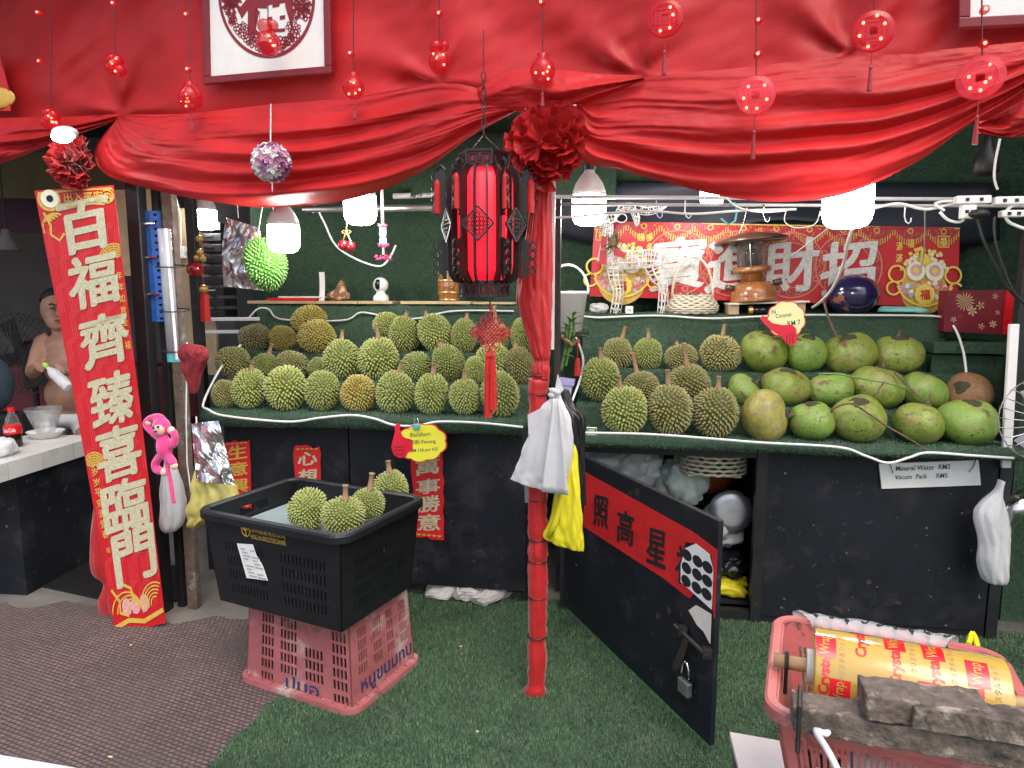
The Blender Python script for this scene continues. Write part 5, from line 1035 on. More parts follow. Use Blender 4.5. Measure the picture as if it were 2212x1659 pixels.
def ln_(pts, w_, d=.004):
    vs = []
    for i, (x, y) in enumerate(pts):
        a = pts[max(0, i-1)]; b = pts[min(len(pts)-1, i+1)]; dx, dy = b[0]-a[0], (b[1]-a[1])/.178; L_ = math.hypot(dx, dy) or 1; ox, oy = -dy/L_*w_, dx/L_*w_*.178
        vs += [VB(min(.99, max(.01, x+ox)), min(.995, max(.004, y+oy)), d), VB(min(.99, max(.01, x-ox)), min(.995, max(.004, y-oy)), d)]
    m.add(vs, [(2*q, 2*q+1, 2*q+3, 2*q+2) for q in range(len(pts)-1)])
arc = lambda cx, cy, rx, t0, t1, n=14: [(cx+rx*math.cos(R(t)), cy-rx*.178*math.sin(R(t))) for t in np.linspace(t0, t1, n)]
ln_([(.03, .006), (.5, .004), (.97, .006)], .018); ln_([(.36, .042), (.6, .037), (.86, .041)], .012); ln_(arc(.16, .022, .13, 0, 360, 24), .02)
for k in range(4): ln_(arc(.90, .02+.004*k, .10-.02*k, -120, 120), .010)
for k in range(4): ln_(arc(.10+.03*k, .085, .10+.025*k, 60, 200), .012)
ln_([(.06, .05), (.12, .08), (.10, .10), (.2, .115), (.28, .10)], .016)
for cx, cy in ((.90, .16), (.14, .62)):
    for k in range(6): ln_(arc(cx, cy+.008, .05+.03*k, 20, 160), .009)
    for k in range(7): t = R(20+23*k); ln_([(cx+.03*math.cos(t), cy+.008-.006*math.sin(t)), (cx+.2*math.cos(t), cy+.008-.035*math.sin(t))], .006)
for k in range(5): ln_(arc(.30+.05*k, .965, .30-.05*k, 30, 170), .010); ln_(arc(.85, .95, .26-.045*k, 60, 200), .010)
ln_([(.02, .985), (.3, .975), (.6, .985), (.98, .97)], .03)
ln_([(.06, .90), (.18, .93), (.16, .955), (.32, .965)], .02); ln_([(.3, .895), (.42, .905), (.46, .94)], .02)
m.build('gold_print', 'gold_print', vc)['kind'] = 'stuff'
m = MB(); ec = lambda r_, d: [VB(.17+r_*math.cos(t), .020-r_*.178*math.sin(t), d) for t in np.linspace(0, 2*math.pi, 25)[:-1]]; m.add(ec(.115, .0052), [tuple(range(24))]); m.build('fish_eye', 'print_cream', vc); m = MB(); m.add(ec(.045, .0064), [tuple(range(24))]); m.build('pupil', 'ink', vc)
m = MB()
for k in range(3): m.add([VB(.30+.17*k+.09*math.cos(t), .945-.02*math.sin(t), .0034) for t in np.linspace(0, math.pi*2, 21)[:-1]], [tuple(range(20))])
m.build('carp_print', 'print_pink', vc)
m = loftpx([((204, 1090), (240, 1085), .4), ((200, 1170), (245, 1165), .9), ((205, 1235), (255, 1230), 1), ((226, 1262), (262, 1258), .6), ((218, 1300), (290, 1295), 1.1), ((224, 1340), (305, 1335), 1), ((255, 1366), (310, 1352), .4)], lambda x, y: DP(x, y, .01), .035, .25, 6, .4)
tag(m.build('red_cloth', 'red_cloth', smooth=True), 'bunched red cloth behind the foot of the tall couplet', 'cloth')

# ------------------------------------------------------------------ horizontal couplet behind the coconuts
HY = 3.93; hb_ = thing('horizontal_couplet', 'wide red wall banner with four silver characters in round medallions', 'banner', P(1675, 650, HY))
cTL, cTR, cBR, cBL = (1284, 478), (2072, 492), (2068, 664), (1274, 640)
def HB(a, b, d=0.0): p = P(lerp(lerp(cTL[0], cTR[0], a), lerp(cBL[0], cBR[0], a), b), lerp(lerp(cTL[1], cTR[1], a), lerp(cBL[1], cBR[1], a), b), HY); return p+Vector((0, -.01*math.sin(9*a)-d, 0))
m = MB(); m.grid(lambda u, v: HB(u, v), 40, 8); m.build('sheet', 'banner_red', hb_, solid=.003)
RA = 790/168
def hdisc(mb, cx, cy, r_, d, n=32, sc=0, k=8): mb.add([HB(cx+r_*(1+sc*math.cos(k*t))*math.cos(t)/RA, cy-r_*(1+sc*math.cos(k*t))*math.sin(t), d) for t in np.linspace(0, 2*math.pi, n+1)[:-1]], [tuple(range(n))])
def hring(mb, cx, cy, r0, r1, d, n=36, t0=0, t1=360):
    ts = np.linspace(R(t0), R(t1), n+1); vs = []
    for t in ts: vs += [HB(cx+r0*math.cos(t)/RA, cy-r0*math.sin(t), d), HB(cx+r1*math.cos(t)/RA, cy-r1*math.sin(t), d)]
    mb.add(vs, [(2*j, 2*j+1, 2*j+3, 2*j+2) for j in range(n)])
for ch, a0 in zip('寶進財招', (.235, .385, .545, .70)):
    m = MB(); hring(m, a0, .52, .30, .415, .004); hring(m, a0, .52, .0, .02, .003); m.build('medallion', 'banner_deep', hb_)
    m = MB(); hring(m, a0, .52, .41, .43, .0055); hring(m, a0, .52, .285, .297, .0055)
    for j in range(8): t = 2*math.pi*j/8+.3; hring(m, a0+.355*math.cos(t)/RA, .52-.355*math.sin(t), .028, .042, .0055, 12); hring(m, a0+.355*math.cos(t+.4)/RA, .52-.355*math.sin(t+.4), .02, .03, .0055, 10, 0, 250)
    m.build('medallion_rim', 'print_orange', hb_)
    m = MB(); ink_brush(m, ch, lambda u, v, l: HB(a0+u/RA, .53-v, .009+l), .66, .66, .8); m.build('character', 'silver_banner', hb_)
m = MB(); n = 11
for j in range(n):                              # scalloped fringe
    x0, x1 = j/n, (j+1)/n; pts = [(lerp(x0, x1, t), .03+.16*math.sin(math.pi*t)**.7) for t in np.linspace(0, 1, 9)]
    m.add([HB(x, y, .004) for x, y in pts]+[HB(x1, .005, .004), HB(x0, .005, .004)], [tuple(range(11))])
m.build('scallop', 'banner_deep', hb_)
m = MB(); vs = []
for j in range(n):
    x0, x1 = j/n, (j+1)/n
    for k in range(14):
        t = (k+.5)/14; x = lerp(x0, x1, t); y = .03+.16*math.sin(math.pi*t)**.7; m.add([HB(x-.0014, y-.02, .0055), HB(x+.0014, y-.02, .0055), HB(x+.0014, y+.055, .0055), HB(x-.0014, y+.055, .0055)], [(0, 1, 2, 3)])
    hring(m, (x0+x1)/2, .055, .025, .04, .0055, 12)
m.add([HB(0, .0, .005), HB(1, .0, .005), HB(1, .018, .005), HB(0, .018, .005)], [(0, 1, 2, 3)]); m.build('fringe', 'gold_print', hb_)['kind'] = 'stuff'
def fish(a0, s_):                               # rounded gold-and-flower motif
    rn = random.Random(int(a0*100)); m = MB(); hdisc(m, a0, .80, .30, .0045, 40); hdisc(m, a0, .62, .27, .005, 40); m.build('motif_base', 'gold_print', hb_)
    cols = {'print_cream': MB(), 'print_yellow': MB(), 'print_pink': MB(), 'print_orange': MB(), 'print_blue': MB()}
    for i in range(90):
        t = rn.uniform(0, math.pi); r_ = .30*math.sqrt(rn.random()); hdisc(cols[rn.choice(['print_cream', 'print_yellow', 'print_yellow'])], a0+r_*math.cos(t)/RA, .55-r_*math.sin(t)*.95, .026, .006+.0001*i, 8)
    for i in range(60):
        t = rn.uniform(math.pi, 2*math.pi); r_ = .33*math.sqrt(rn.random()); hdisc(cols[rn.choice(['print_pink', 'print_cream', 'print_orange', 'print_blue'])], a0+r_*math.cos(t)/RA, .70-r_*math.sin(t)*.75, .03, .006+.0001*i, 12, .25, 5)
    for s2 in (-1, 1): hdisc(cols['print_cream'], a0+s2*.12/RA, .56, .12, .0165, 20); hdisc(cols['print_pink'], a0+s2*.12/RA, .55, .075, .0175, 16); hdisc(cols['print_yellow'], a0+s2*.12/RA, .55, .04, .0185, 12)
    hdisc(cols['print_yellow'], a0, .85, .13, .0165, 30, .08, 12)
    for k, mb_ in cols.items(): mb_.build('motif_print', k, hb_)
    m = MB()
    for s2 in (-1, 1): hring(m, a0+s2*.36/RA, .60, .09, .115, .016, 24); hring(m, a0+s2*.40/RA, .78, .07, .095, .016, 24, 30, 330)
    hring(m, a0, .62, .36, .385, .016, 30, 200, 340); m.build('motif_line', 'print_yellow', hb_)
    m = MB(); write(m, '福', lambda u, v: HB(a0+u/RA, .85-v, .0195), w=.13, h=.13, bold=.02); m.build('motif_character', 'banner_red', hb_)
fish(.085, 1); fish(.905, -1)
for ch, a0, b0 in (('福', .955, .18), ('福', .022, .18), ('福', .865, .21), ('滿', .835, .25), ('滿', .835, .40), ('錢', .13, .2), ('多', .155, .2), ('多', .155, .33)): m = MB(); write(m, ch, lambda u, v: HB(a0+u/RA, b0-v, .0055), w=.085, h=.11, bold=.015); m.build('small_character', 'print_yellow', hb_)
for a0 in (.955, .022):
    m = MB()
    for (x0, y0, x1, y1) in ((-.07, -.075, .07, -.065), (-.07, .065, .07, .075), (-.075, -.07, -.065, .07), (.065, -.07, .075, .07)): m.add([HB(a0+x/RA, .18+y, .005) for x, y in ((x0, y0), (x1, y0), (x1, y1), (x0, y1))], [(0, 1, 2, 3)])
    m.build('seal_border', 'print_yellow', hb_)

# ------------------------------------------------------------------ red strips on the black panels
def strip(label, tl, tr_, br, bl_, chars, tear=0):
    Y_ = 3.138; o = thing('spring_scroll', label, 'scroll', P(*bl_, Y_))
    S_ = lambda a, b, d=0: P(lerp(lerp(tl[0], tr_[0], a), lerp(bl_[0], br[0], a), b), lerp(lerp(tl[1], tr_[1], a), lerp(bl_[1], br[1], a), b), Y_-d)
    rn = random.Random(len(label)); ed = [(0, b) for b in np.linspace(0, 1, 10)]+[(a, 1+rn.uniform(-.02, .02)*tear) for a in np.linspace(.1, .9, 6)]+[(1, b) for b in np.linspace(1, 0, 10)]+[(a, rn.uniform(-.02, .03)*tear) for a in np.linspace(.9, .1, 6)]
    ed = [(a+(rn.uniform(-.03, .05)*tear if a == 0 else rn.uniform(-.05, .02)*tear if a == 1 else 0), b) for a, b in ed]
    m = MB(); m.slab([S_(a, b, 0) for a, b in ed], Vector((0, -1, 0)), .0012); m.build('paper', 'scroll_red', o)
    for ch, b, h_ in chars: m = MB(); ink_brush(m, ch, lambda u, v, l: S_(.5+u, b-v, .0026+l), .72, h_, .7); m.build('character', 'silver_print' if 'silver' in label else 'gold_print', o)
    m = MB()
    for k in range(5): t = np.linspace(0, math.pi, 9); m.add([S_(.15+.17*k+.07*math.cos(x), .045-.02*math.sin(x), .0024) for x in t], [tuple(range(9))]); None
    m.build('border', 'gold_print', o); m = MB()
    for k in range(5): t = np.linspace(0, math.pi, 9); m.add([S_(.15+.17*k+.07*math.cos(x), .955+.02*math.sin(x), .0024) for x in t], [tuple(range(9))])
    m.build('border', 'gold_print', o); return o
strip('red paper scroll with silver characters hanging below the yellow price card', (888, 985), (958, 978), (960, 1166), (895, 1160), [('萬', .15, .17), ('事', .38, .17), ('勝', .59, .19), ('意', .81, .19)], 1)
strip('red paper scroll with gold characters beside the foil bag', (483, 955), (540, 950), (545, 1098), (490, 1094), [('生', .17, .2), ('意', .42, .2), ('興', .67, .2), ('隆', .90, .18)], .6)
strip('torn red paper scroll with silver characters behind the black crate', (635, 965), (692, 964), (694, 1110), (640, 1106), [('心', .18, .2), ('想', .45, .22), ('事', .72, .2)], 1.4)

# ------------------------------------------------------------------ price cards
def cloud(label, Y_, cx, cy, w_, h_, rot, mt, lines, hand, clip, s_hand=1):
    o = thing('price_card', label, 'sign', P(cx, cy, Y_)); c, s_ = math.cos(R(rot)), math.sin(R(rot))
    X = lambda a, b, d=0.: P(cx+(a*c-b*s_), cy-(a*s_+b*c), Y_-d)
    def outline(k): return [X((w_*math.cos(t)*(1+.07*abs(math.sin(4.5*t)))+0)*k, h_*math.sin(t)*(1+.10*abs(math.sin(4.5*t)))*k) for t in np.linspace(0, 2*math.pi, 73)[:-1]]
    m = MB(); m.slab(outline(1.06), Vector((0, -1, 0)), .0015); m.build('border', 'sign_edge', o); m = MB(); m.slab([p+Vector((0, -.0022, 0)) for p in outline(1)], Vector((0, -1, 0)), .001); m.build('card', mt, o)
    m = MB()
    for tx, a, b, ww, hh in lines: write(m, tx, lambda u, v: X(a+u, b+v, .0042), w=ww, h=hh, bold=.004)
    m.build('handwriting', 'ink_green', o)
    hx_, hy_, kind = hand; m = MB(); H_ = lambda a, b, d: X(hx_+a*s_hand, hy_+b*s_hand, d)
    if kind == 'thumb':
        m.slab([H_(*p, .004) for p in [(-18, 10), (-20, 0), (-16, -16), (-4, -24), (10, -22), (16, -12), (26, -10), (26, 14), (14, 18), (6, 22), (2, 34), (2, 48), (-4, 52), (-10, 46), (-10, 34), (-14, 20)]], Vector((0, -1, 0)), .002)
    else:
        m.slab([H_(*p, .004) for p in [(-48, 40), (-40, 46), (-22, 26), (0, 18), (22, 16), (30, 6), (30, -14), (26, -28), (10, -30), (2, -22), (-4, -8), (-20, 4), (-40, 26)]], Vector((0, -1, 0)), .002)
    hd = m.build('hand', 'sign_red', o); m = MB()
    for k in range(3):
        a_ = [(-14, 2-8*k), (0, 0-8*k), (8, 2-8*k)] if kind == 'thumb' else [(4+7*k, -26), (6+7*k, -14), (10+7*k, -4)]
        m.tube([H_(*p, .0075) for p in a_], .0013, 5)
    m.build('finger_line', 'ink', hd)
    if clip:
        m = MB(); a_ = X(clip[0], clip[1], .0); m.box(a_+Vector((0, -.008, 0)), (.034, .02, .022)); cl = m.build('clip', 'clip_teal', o, bevel=.003); m = MB(); m.tube([a_+Vector((-.01, -.01, .01)), a_+Vector((-.008, -.004, .035)), a_+Vector((.008, -.004, .035)), a_+Vector((.01, -.01, .01))], .0015, 5); m.build('clip_wire', 'chrome', cl)
    return o
cloud('yellow cloud-shaped price card with a red thumbs-up clipped to the durian stand', 2.985, 911, 956, 50, 37, 4, 'sign_yellow', [('Blackthorn', -2, 18, 44, 9), ('黑刺 Penang', 2, 1, 56, 12), ('RM 138 per KG', 4, -17, 58, 9)], (-46, -6, 'thumb'), (-8, 36))
cloud('pale yellow cloud-shaped coconut price card with a red pointing hand', 3.50, 1698, 690, 38, 36, 8, 'sign_pale', [('N', -24, 20, 8, 9), ('Coconut', -4, 10, 34, 9), ('RM 7', 16, -10, 28, 11)], (-10, -28, 'point'), None, .95)
# menu board
mb_ = thing('menu_board', 'white board with handwritten water and vacuum pack prices hanging on the black panel', 'sign', P(2010, 1050, 3.115)); q4 = [P(*p, 3.115) for p in ((1899, 1002), (2114, 994), (2119, 1048), (1905, 1056))]
m = MB(); m.slab(q4, Vector((0, 1, 0)), .012); m.build('board', 'board_white', mb_); m = MB(); bx_ = plane_to(P(2003, 1010, 3.112), (q4[1]-q4[0]).normalized(), ZU); kk = ppm(q4[0])
write(m, 'Mineral Water  RM2', lambda u, v: P(1994, 1010, 3.1125)+(q4[1]-q4[0]).normalized()*u+ZU*v, w=108*kk, h=11*kk, bold=.006); write(m, 'Vacum  Pack     RM5', lambda u, v: P(1990, 1029, 3.1125)+(q4[1]-q4[0]).normalized()*u+ZU*v, w=104*kk, h=10*kk, bold=.006); m.build('handwriting', 'ink_green', mb_)
for (a, b) in (((1921, 1006), (1929, 1022)), ((2108, 998), (2093, 1020))): m = MB(); m.tube([P(a[0], a[1]-6, 3.108), P((a[0]+b[0])/2+2, (a[1]+b[1])/2, 3.106), P(*b, 3.108)], .0018, 5); m.build('wire', 'twig', mb_)
# ------------------------------------------------------------------ things on the durian shelf
def zz6(x, y): return (384+x*.3596, 384+y*.3596)
TL_ = 1.432
def shelfboard(label, xa, xb, y, th=.016, dp=.2):
    a = P(*zz6(xa, y), 3.82); b = P(*zz6(xb, y), 3.82); m = MB(); m.box(((a.x+b.x)/2, 3.86, TL_+.004+th/2), (b.x-a.x, dp, th)); return tag(m.build('shelf_board', 'plywood', bevel=.002), label, 'board')
shelfboard('long thin plywood board on the shelf under the magazines', 450, 1100, 760); shelfboard('short plywood board on the shelf under the white camera', 1095+10, 1310, 765); shelfboard('plywood board on the shelf under the wooden barrel', 1355, 1770, 765); shelfboard('narrow board on the shelf end below the black lantern', 1785, 2030, 750, .012)
SB = TL_+.0205
c = P(*zz6(1220, 700), 3.82); k = ppm(c)*.3596; c.z = SB; cm = thing('security_camera', 'small white round-headed security camera on the shelf', 'camera', c)
m = MB(); m.lathe([(.001, 0), (46*k, 0), (48*k, 8*k), (44*k, 30*k), (28*k, 44*k), (24*k, 60*k), (.001, 60*k)], c, 24); m.build('base', 'white_plastic', cm, smooth=True)
m = MB(); hc = c+ZU*95*k; m.ell(hc, 46*k, 24, 16); hd = m.build('head', 'white_plastic', cm, smooth=True); m = MB(); rx_ = Matrix.Rotation(R(90), 3, 'X'); m.ell(hc-YB*30*k-XR*4*k+ZU*2*k, (22*k, 20*k, 32*k), 20, 12); m.build('lens', 'lens', hd, smooth=True)
c = P(*zz6(1630, 675), 3.84); k = ppm(c)*.3596; c.z = SB; br = thing('wooden_barrel', 'small varnished wooden barrel with brass hoops behind the lantern', 'barrel', c)
rb = lambda z: (56+10*math.sin(math.pi*z/175))*k
for i in range(14):
    m = MB(); a0, a1 = 2*math.pi*i/14+.01, 2*math.pi*(i+1)/14-.01; vs = []
    for z in (0, 45, 88, 130, 175): vs += [c+Vector((rb(z)*math.cos(a0), rb(z)*math.sin(a0), z*k)), c+Vector((rb(z)*math.cos(a1), rb(z)*math.sin(a1), z*k))]
    m.add(vs, [(2*j, 2*j+1, 2*j+3, 2*j+2) for j in range(4)]); m.build('stave', 'timber_varnish', br, solid=.004)
m = MB(); m.lathe([(.001, 2*k), (54*k, 2*k), (62*k, 88*k), (54*k, 173*k), (.001, 173*k)], c, 20); m.build('core', 'timber_dark', br)
for z in (8, 52, 122, 166): m = MB(); m.lathe([(rb(z-7)+.001, (z-7)*k), (rb(z)+.004, (z-6)*k), (rb(z)+.004, (z+6)*k), (rb(z+7)+.001, (z+7)*k)], c, 28); m.build('hoop', 'gold', br, smooth=True)
m = MB(); m.ell(c+Vector((30*k, -62*k, 80*k)), 13*k, 12, 8); m.build('bung', 'timber_varnish', br, smooth=True)
c = P(*zz6(965, 690), 3.83); k = ppm(c)*.3596; c.z = SB; m = MB(); gf = thing('giraffe_toy', 'brown spotted plush giraffe lying on the shelf', 'toy', c)
m.ell(c+Vector((0, 0, 32*k)), (75*k, 40*k, 36*k), 18, 12); m.ell(c+Vector((20*k, -5*k, 70*k)), (34*k, 28*k, 40*k), 14, 10); m.ell(c+Vector((26*k, -10*k, 100*k)), (22*k, 20*k, 22*k), 14, 10); m.ell(c+Vector((60*k, -20*k, 22*k)), (26*k, 18*k, 16*k), 12, 8); m.build('body', 'giraffe', gf, remesh=.006)
m = MB(); [m.ell(c+Vector((26*k+s_*11*k, -14*k, 124*k)), (4*k, 4*k, 9*k), 8, 6) for s_ in (-1, 1)]; m.build('horn', 'twig', gf)
a = P(*zz6(700, 720), 3.84); m = MB(); m.box((a.x, 3.86, SB+.008), (.30, .14, .014), Matrix.Rotation(.05, 3, 'Z')); tag(m.build('magazine', 'cola_red', bevel=.002), 'red magazine lying flat on the long shelf board', 'magazine')
m = MB(); m.box((a.x+.06, 3.87, SB+.021), (.28, .15, .010), Matrix.Rotation(-.08, 3, 'Z')); tag(m.build('magazine', 'paper_aged', bevel=.002), 'grey magazine lying on top of the red one', 'magazine')
a = P(*zz6(865, 665), 3.80); k = ppm(a)*.3596; m = MB(); m.grid(lambda u, v: Vector((a.x-16*k+34*k*u+6*k*v, 3.79+.01*math.sin(3*v), SB+.001+170*k*v)), 3, 8); tag(m.build('paper_strip', 'paper', solid=.001), 'white paper strip standing upright on the shelf board', 'paper')
# hanging over the durians: foil pouch, plastic durian, cherries, garland
p = P(573, 571, 2.95); k = ppm(p); put_durian(p, 44*k, 60*k, 'du_toy', 'bright green plastic durian ornament hanging beside the foil pouch', .02, 0, Vector((-.25, -.1, 1)), True, 'plastic durian')
m = MB(); m.tube([p+Vector((-14*k, 0, 62*k)), P(568, 440, 2.95)], .0022, 5); tag(m.build('string', 'cloth_white'), 'thin cord holding up the plastic durian', 'string')
fp = thing('foil_pouch', 'shiny silver vacuum pouch pinned up behind the plastic durian', 'pouch', P(530, 630, 3.15))
def fo(u, v): n = 1.3*abs(mnoise.noise(Vector((u*2.2, v*2.6, 1))))+.5*abs(mnoise.noise(Vector((u*5+v*2, v*5, 4)))); x = lerp(lerp(488, 560, u), lerp(484, 570, u), v)-6*math.sin(math.pi*v)*(1-2*u); y = lerp(470+22*u, 618+10*u, v); return P(x, y, 3.15+.022*n-.02*math.sin(math.pi*u)*math.sin(math.pi*v))
m = MB(); m.grid(fo, 40, 60); m.build('sheet', 'foil', fp, solid=.002); m = MB(); m.tube([P(515, 470, 3.14), P(512, 440, 3.14)], .002, 5); m.build('string', 'cloth_white', fp)
c = P(*zz6(1015, 405), 3.3); k = ppm(c)*.3596; ch = thing('cherry_ornament', 'pair of glossy dark red baubles tied with a gold bow', 'ornament', c)
for dx, dy in ((-22, 0), (26, -8)): m = MB(); m.ell(c+XR*dx*k+ZU*dy*k-YB*.01*(dx > 0), 32*k, 20, 14); m.build('bauble', 'cherry', ch, smooth=True)
m = MB(); m.tube([c+XR*-22*k+ZU*30*k, c+ZU*75*k, c+XR*26*k+ZU*25*k], .002, 5)
for s_ in (-1, 1): m.tube(ring_pts(c+ZU*78*k+XR*s_*14*k, XR*14*k, ZU*8*k, 10), .003, 5, True); m.tube([c+ZU*78*k, c+ZU*45*k+XR*s_*16*k], .003, 5)
m.tube([c+ZU*78*k, c+ZU*140*k+XR*6*k, c+ZU*190*k], .002, 5); m.build('bow', 'gold', ch)
c = P(*zz6(1235, 400), 3.3); k = ppm(c)*.3596; ga = thing('flower_garland', 'hanging garland of pink and white fabric flowers', 'garland', c)
m = MB(); m.tube([c-ZU*60*k, c+ZU*330*k], .007, 8); m.build('ribbon', 'print_pink', ga)
for dz_, r_, mt in ((110, 26, 'flower_pink'), (-5, 34, 'flower_pink'), (-80, 50, 'flower_pink')):
    m = MB(); rn = random.Random(dz_)
    for i in range(40): t = rn.uniform(0, 6.28); q = c+ZU*dz_*k+Vector((math.cos(t), math.sin(t), rn.uniform(-.35, .35)))*r_*k*rn.uniform(.5, 1); m.ell(q, (7*k, 7*k, 4*k), 7, 5)
    m.build('bloom', mt, ga)
for s_ in (-1, 1):
    for i in range(8): m = MB(); m.ell(c+XR*s_*14*k+ZU*(90-12*i)*k, 9*k, 8, 6); m.build('bead', 'flower_white', ga) if i != 4 else None
# red charms on the black post
p = P(440, 500, 3.3); k = ppm(p); cq = thing('lucky_charm', 'red and gold hanging charm with a round bauble on the black post', 'ornament', P(443, 690, 3.3))
m = MB(); m.tube([P(436, 480, 3.3), P(438, 560, 3.3), P(440, 690, 3.3)], .002, 5); m.build('cord', 'tassel', cq); m = MB(); m.ell(P(420, 582, 3.3), 17*k, 16, 10); m.build('bauble', 'cherry', cq, smooth=True)
m = MB(); [m.ell(P(436+dx, 545+dy, 3.295), 8*k, 10, 6) for dx, dy in ((-6, -30), (-4, 0), (-10, 12), (2, 14))]; m.ell(P(440, 625, 3.3), 10*k, 10, 6); m.build('gold_piece', 'gold', cq); m = MB(); m.lathe([(9*k, 0), (11*k, -60*k), (.001, -60*k)], P(441, 635, 3.3), 12); m.build('tassel', 'tassel', cq)

# ------------------------------------------------------------------ things on the coconut shelf
TR_ = 1.387
dz6 = lambda x, y, Y_=3.80: P(1196+x*.1984, 384+y*.1984, Y_)
dk = ppm(dz6(700, 900))*.1984; de = thing('wire_deer', 'white wire-frame deer figure with red bow standing on the coconut shelf', 'figure', Vector((dz6(700, 1450).x, 3.80, TR_)))
def wl_(pts, rad, name, n=6, turns=9):
    pts = curve(pts, 8); N_ = len(pts); m = MB(); fr_ = []; up = YB
    for i, p in enumerate(pts):
        d = (pts[min(N_-1, i+1)]-pts[max(0, i-1)]).normalized(); x = (up-d*up.dot(d)).normalized(); fr_.append((p, x, d.cross(x)))
    rr = lambda f: float(np.interp(f, np.linspace(0, 1, len(rad)), rad))*dk
    q = lambda f, a: (lambda i, t: (fr_[i][0].lerp(fr_[min(N_-1, i+1)][0], t))+(fr_[i][1]*math.cos(a)+fr_[i][2]*math.sin(a))*rr(f))(min(int(f*(N_-1)), N_-1), f*(N_-1)-min(int(f*(N_-1)), N_-1))
    for j in range(n): m.tube([q(i/16, 2*math.pi*j/n) for i in range(17)], .0024, 4)
    m.tube([q(i/(turns*6), -2*math.pi*i/9) for i in range(turns*6+1)], .0017, 4)
    for s_ in range(turns): m.tube(ring_pts(fr_[min(N_-1, int((s_+.5)/turns*(N_-1)))][0], fr_[min(N_-1, int((s_+.5)/turns*(N_-1)))][1]*rr((s_+.5)/turns), fr_[min(N_-1, int((s_+.5)/turns*(N_-1)))][2]*rr((s_+.5)/turns), 10), .0019, 4, True)
    m.build(name, 'wire_white', de)
wl_([dz6(540, 930), dz6(700, 900), dz6(900, 890), dz6(1060, 880), dz6(1170, 900)], [60, 105, 95, 100, 60], 'body', 9, 14); wl_([dz6(560, 920), dz6(580, 760), dz6(590, 600), dz6(600, 500)], [90, 70, 55, 45], 'neck', 7, 8)
wl_([dz6(690, 430), dz6(610, 440), dz6(540, 490), dz6(490, 530)], [45, 62, 48, 22], 'head', 7, 6)
fy = TR_+.004
def foot(x, Y_): p = dz6(x, 1440, Y_); return Vector((p.x, Y_, fy))
for nm, pts, rad in (('leg', [dz6(640, 960, 3.78), dz6(655, 1100, 3.78), dz6(690, 1250, 3.78), foot(650, 3.78)], [70, 55, 45, 35]), ('leg', [dz6(700, 960, 3.86), dz6(710, 1100, 3.86), dz6(720, 1250, 3.86), foot(700, 3.86)], [60, 50, 42, 35]), ('leg', [dz6(1060, 940, 3.78), dz6(1120, 1080, 3.78), dz6(1190, 1180, 3.78), foot(1160, 3.78)], [95, 70, 50, 30]), ('leg', [dz6(1060, 940, 3.86), dz6(1120, 1080, 3.86), dz6(1200, 1200, 3.86), foot(1210, 3.86)], [85, 62, 46, 30])): wl_(pts, rad, nm, 6, 9)
wl_([dz6(1140, 830), dz6(1180, 760), dz6(1175, 710)], [40, 32, 10], 'tail', 5, 4)
wl_([dz6(680, 420), dz6(740, 330), dz6(850, 320), dz6(1000, 360), dz6(1120, 340), dz6(1230, 300)], [22, 40, 48, 45, 42, 10], 'antler', 5, 10); wl_([dz6(860, 340), dz6(900, 430), dz6(905, 520)], [35, 38, 12], 'antler', 5, 5)
for i in range(2): m = MB(); m.tube(ring_pts(dz6(620+120*i, 440, 3.76), XR*55*dk, ZU*45*dk, 18), .0025, 5, True); m.build('ear', 'wire_white', de)
m = MB()
for i in range(60): p0 = dz6(640, 710, 3.72); d = Vector((random.uniform(-1, 1), random.uniform(-.5, .3), random.uniform(-1.2, 1.2))); m.tube([p0+d*30*dk, p0+d*100*dk], [.003, .0008], 4)
m.build('greenery', 'pine', de); m = MB(); m.ell(dz6(640, 700, 3.70), (42*dk, 35*dk, 55*dk), 12, 10); [v.__iadd__((v-dz6(640, 700, 3.70))*.3*mnoise.noise(v*120)) for v in m.v]; m.build('pine_cone', 'cone', de)
m = MB()
for q in ([(520, 630), (580, 640), (570, 780), (510, 770)], [(500, 790), (575, 780), (580, 950), (500, 940)], [(640, 770), (700, 765), (790, 830), (770, 875), (660, 850)]): m.slab([dz6(*p, 3.71) for p in q], YB, .004)
m.build('bow', 'ribbon_red', de)
# basket
z8p = lambda x, y, Y_=3.84: P(1179.5+x*.3637, 384+y*.3637, Y_)
c = z8p(868, 735, 3.86); k = ppm(c)*.3637; c.z = TR_; bs = thing('wicker_basket', 'round pale wicker basket with a tall hoop handle and a glass dish inside', 'basket', c)
for i in range(9):
    z = 8+12*i; r_ = (110+40*math.sin(math.pi*min(1, (i+1.5)/9)**.8))*k; m = MB(); m.tube([c+Vector((r_*math.cos(t)*1.0, r_*.8*math.sin(t), z*k+3*k*math.sin(14*t+math.pi*(i % 2)))) for t in np.linspace(0, 2*math.pi, 57)[:-1]], 6.5*k, 6, True); m.build('strand', 'wicker', bs, smooth=True)
m = MB(); m.lathe([(.001, 2*k), (105*k, 2*k), (.001, 4*k)], c, 20); m.build('base', 'wicker', bs)
m = MB(); m.tube([c+Vector((118*k*math.cos(t), 0, 100*k+235*k*math.sin(t))) for t in np.linspace(0, math.pi, 24)], 7*k, 8); m.build('handle', 'wicker', bs, smooth=True)
m = MB(); m.lathe([(.001, 60*k), (70*k, 62*k), (105*k, 118*k), (108*k, 120*k), (100*k, 116*k), (66*k, 66*k)], c, 24); m.build('dish', 'glass', bs, smooth=True)
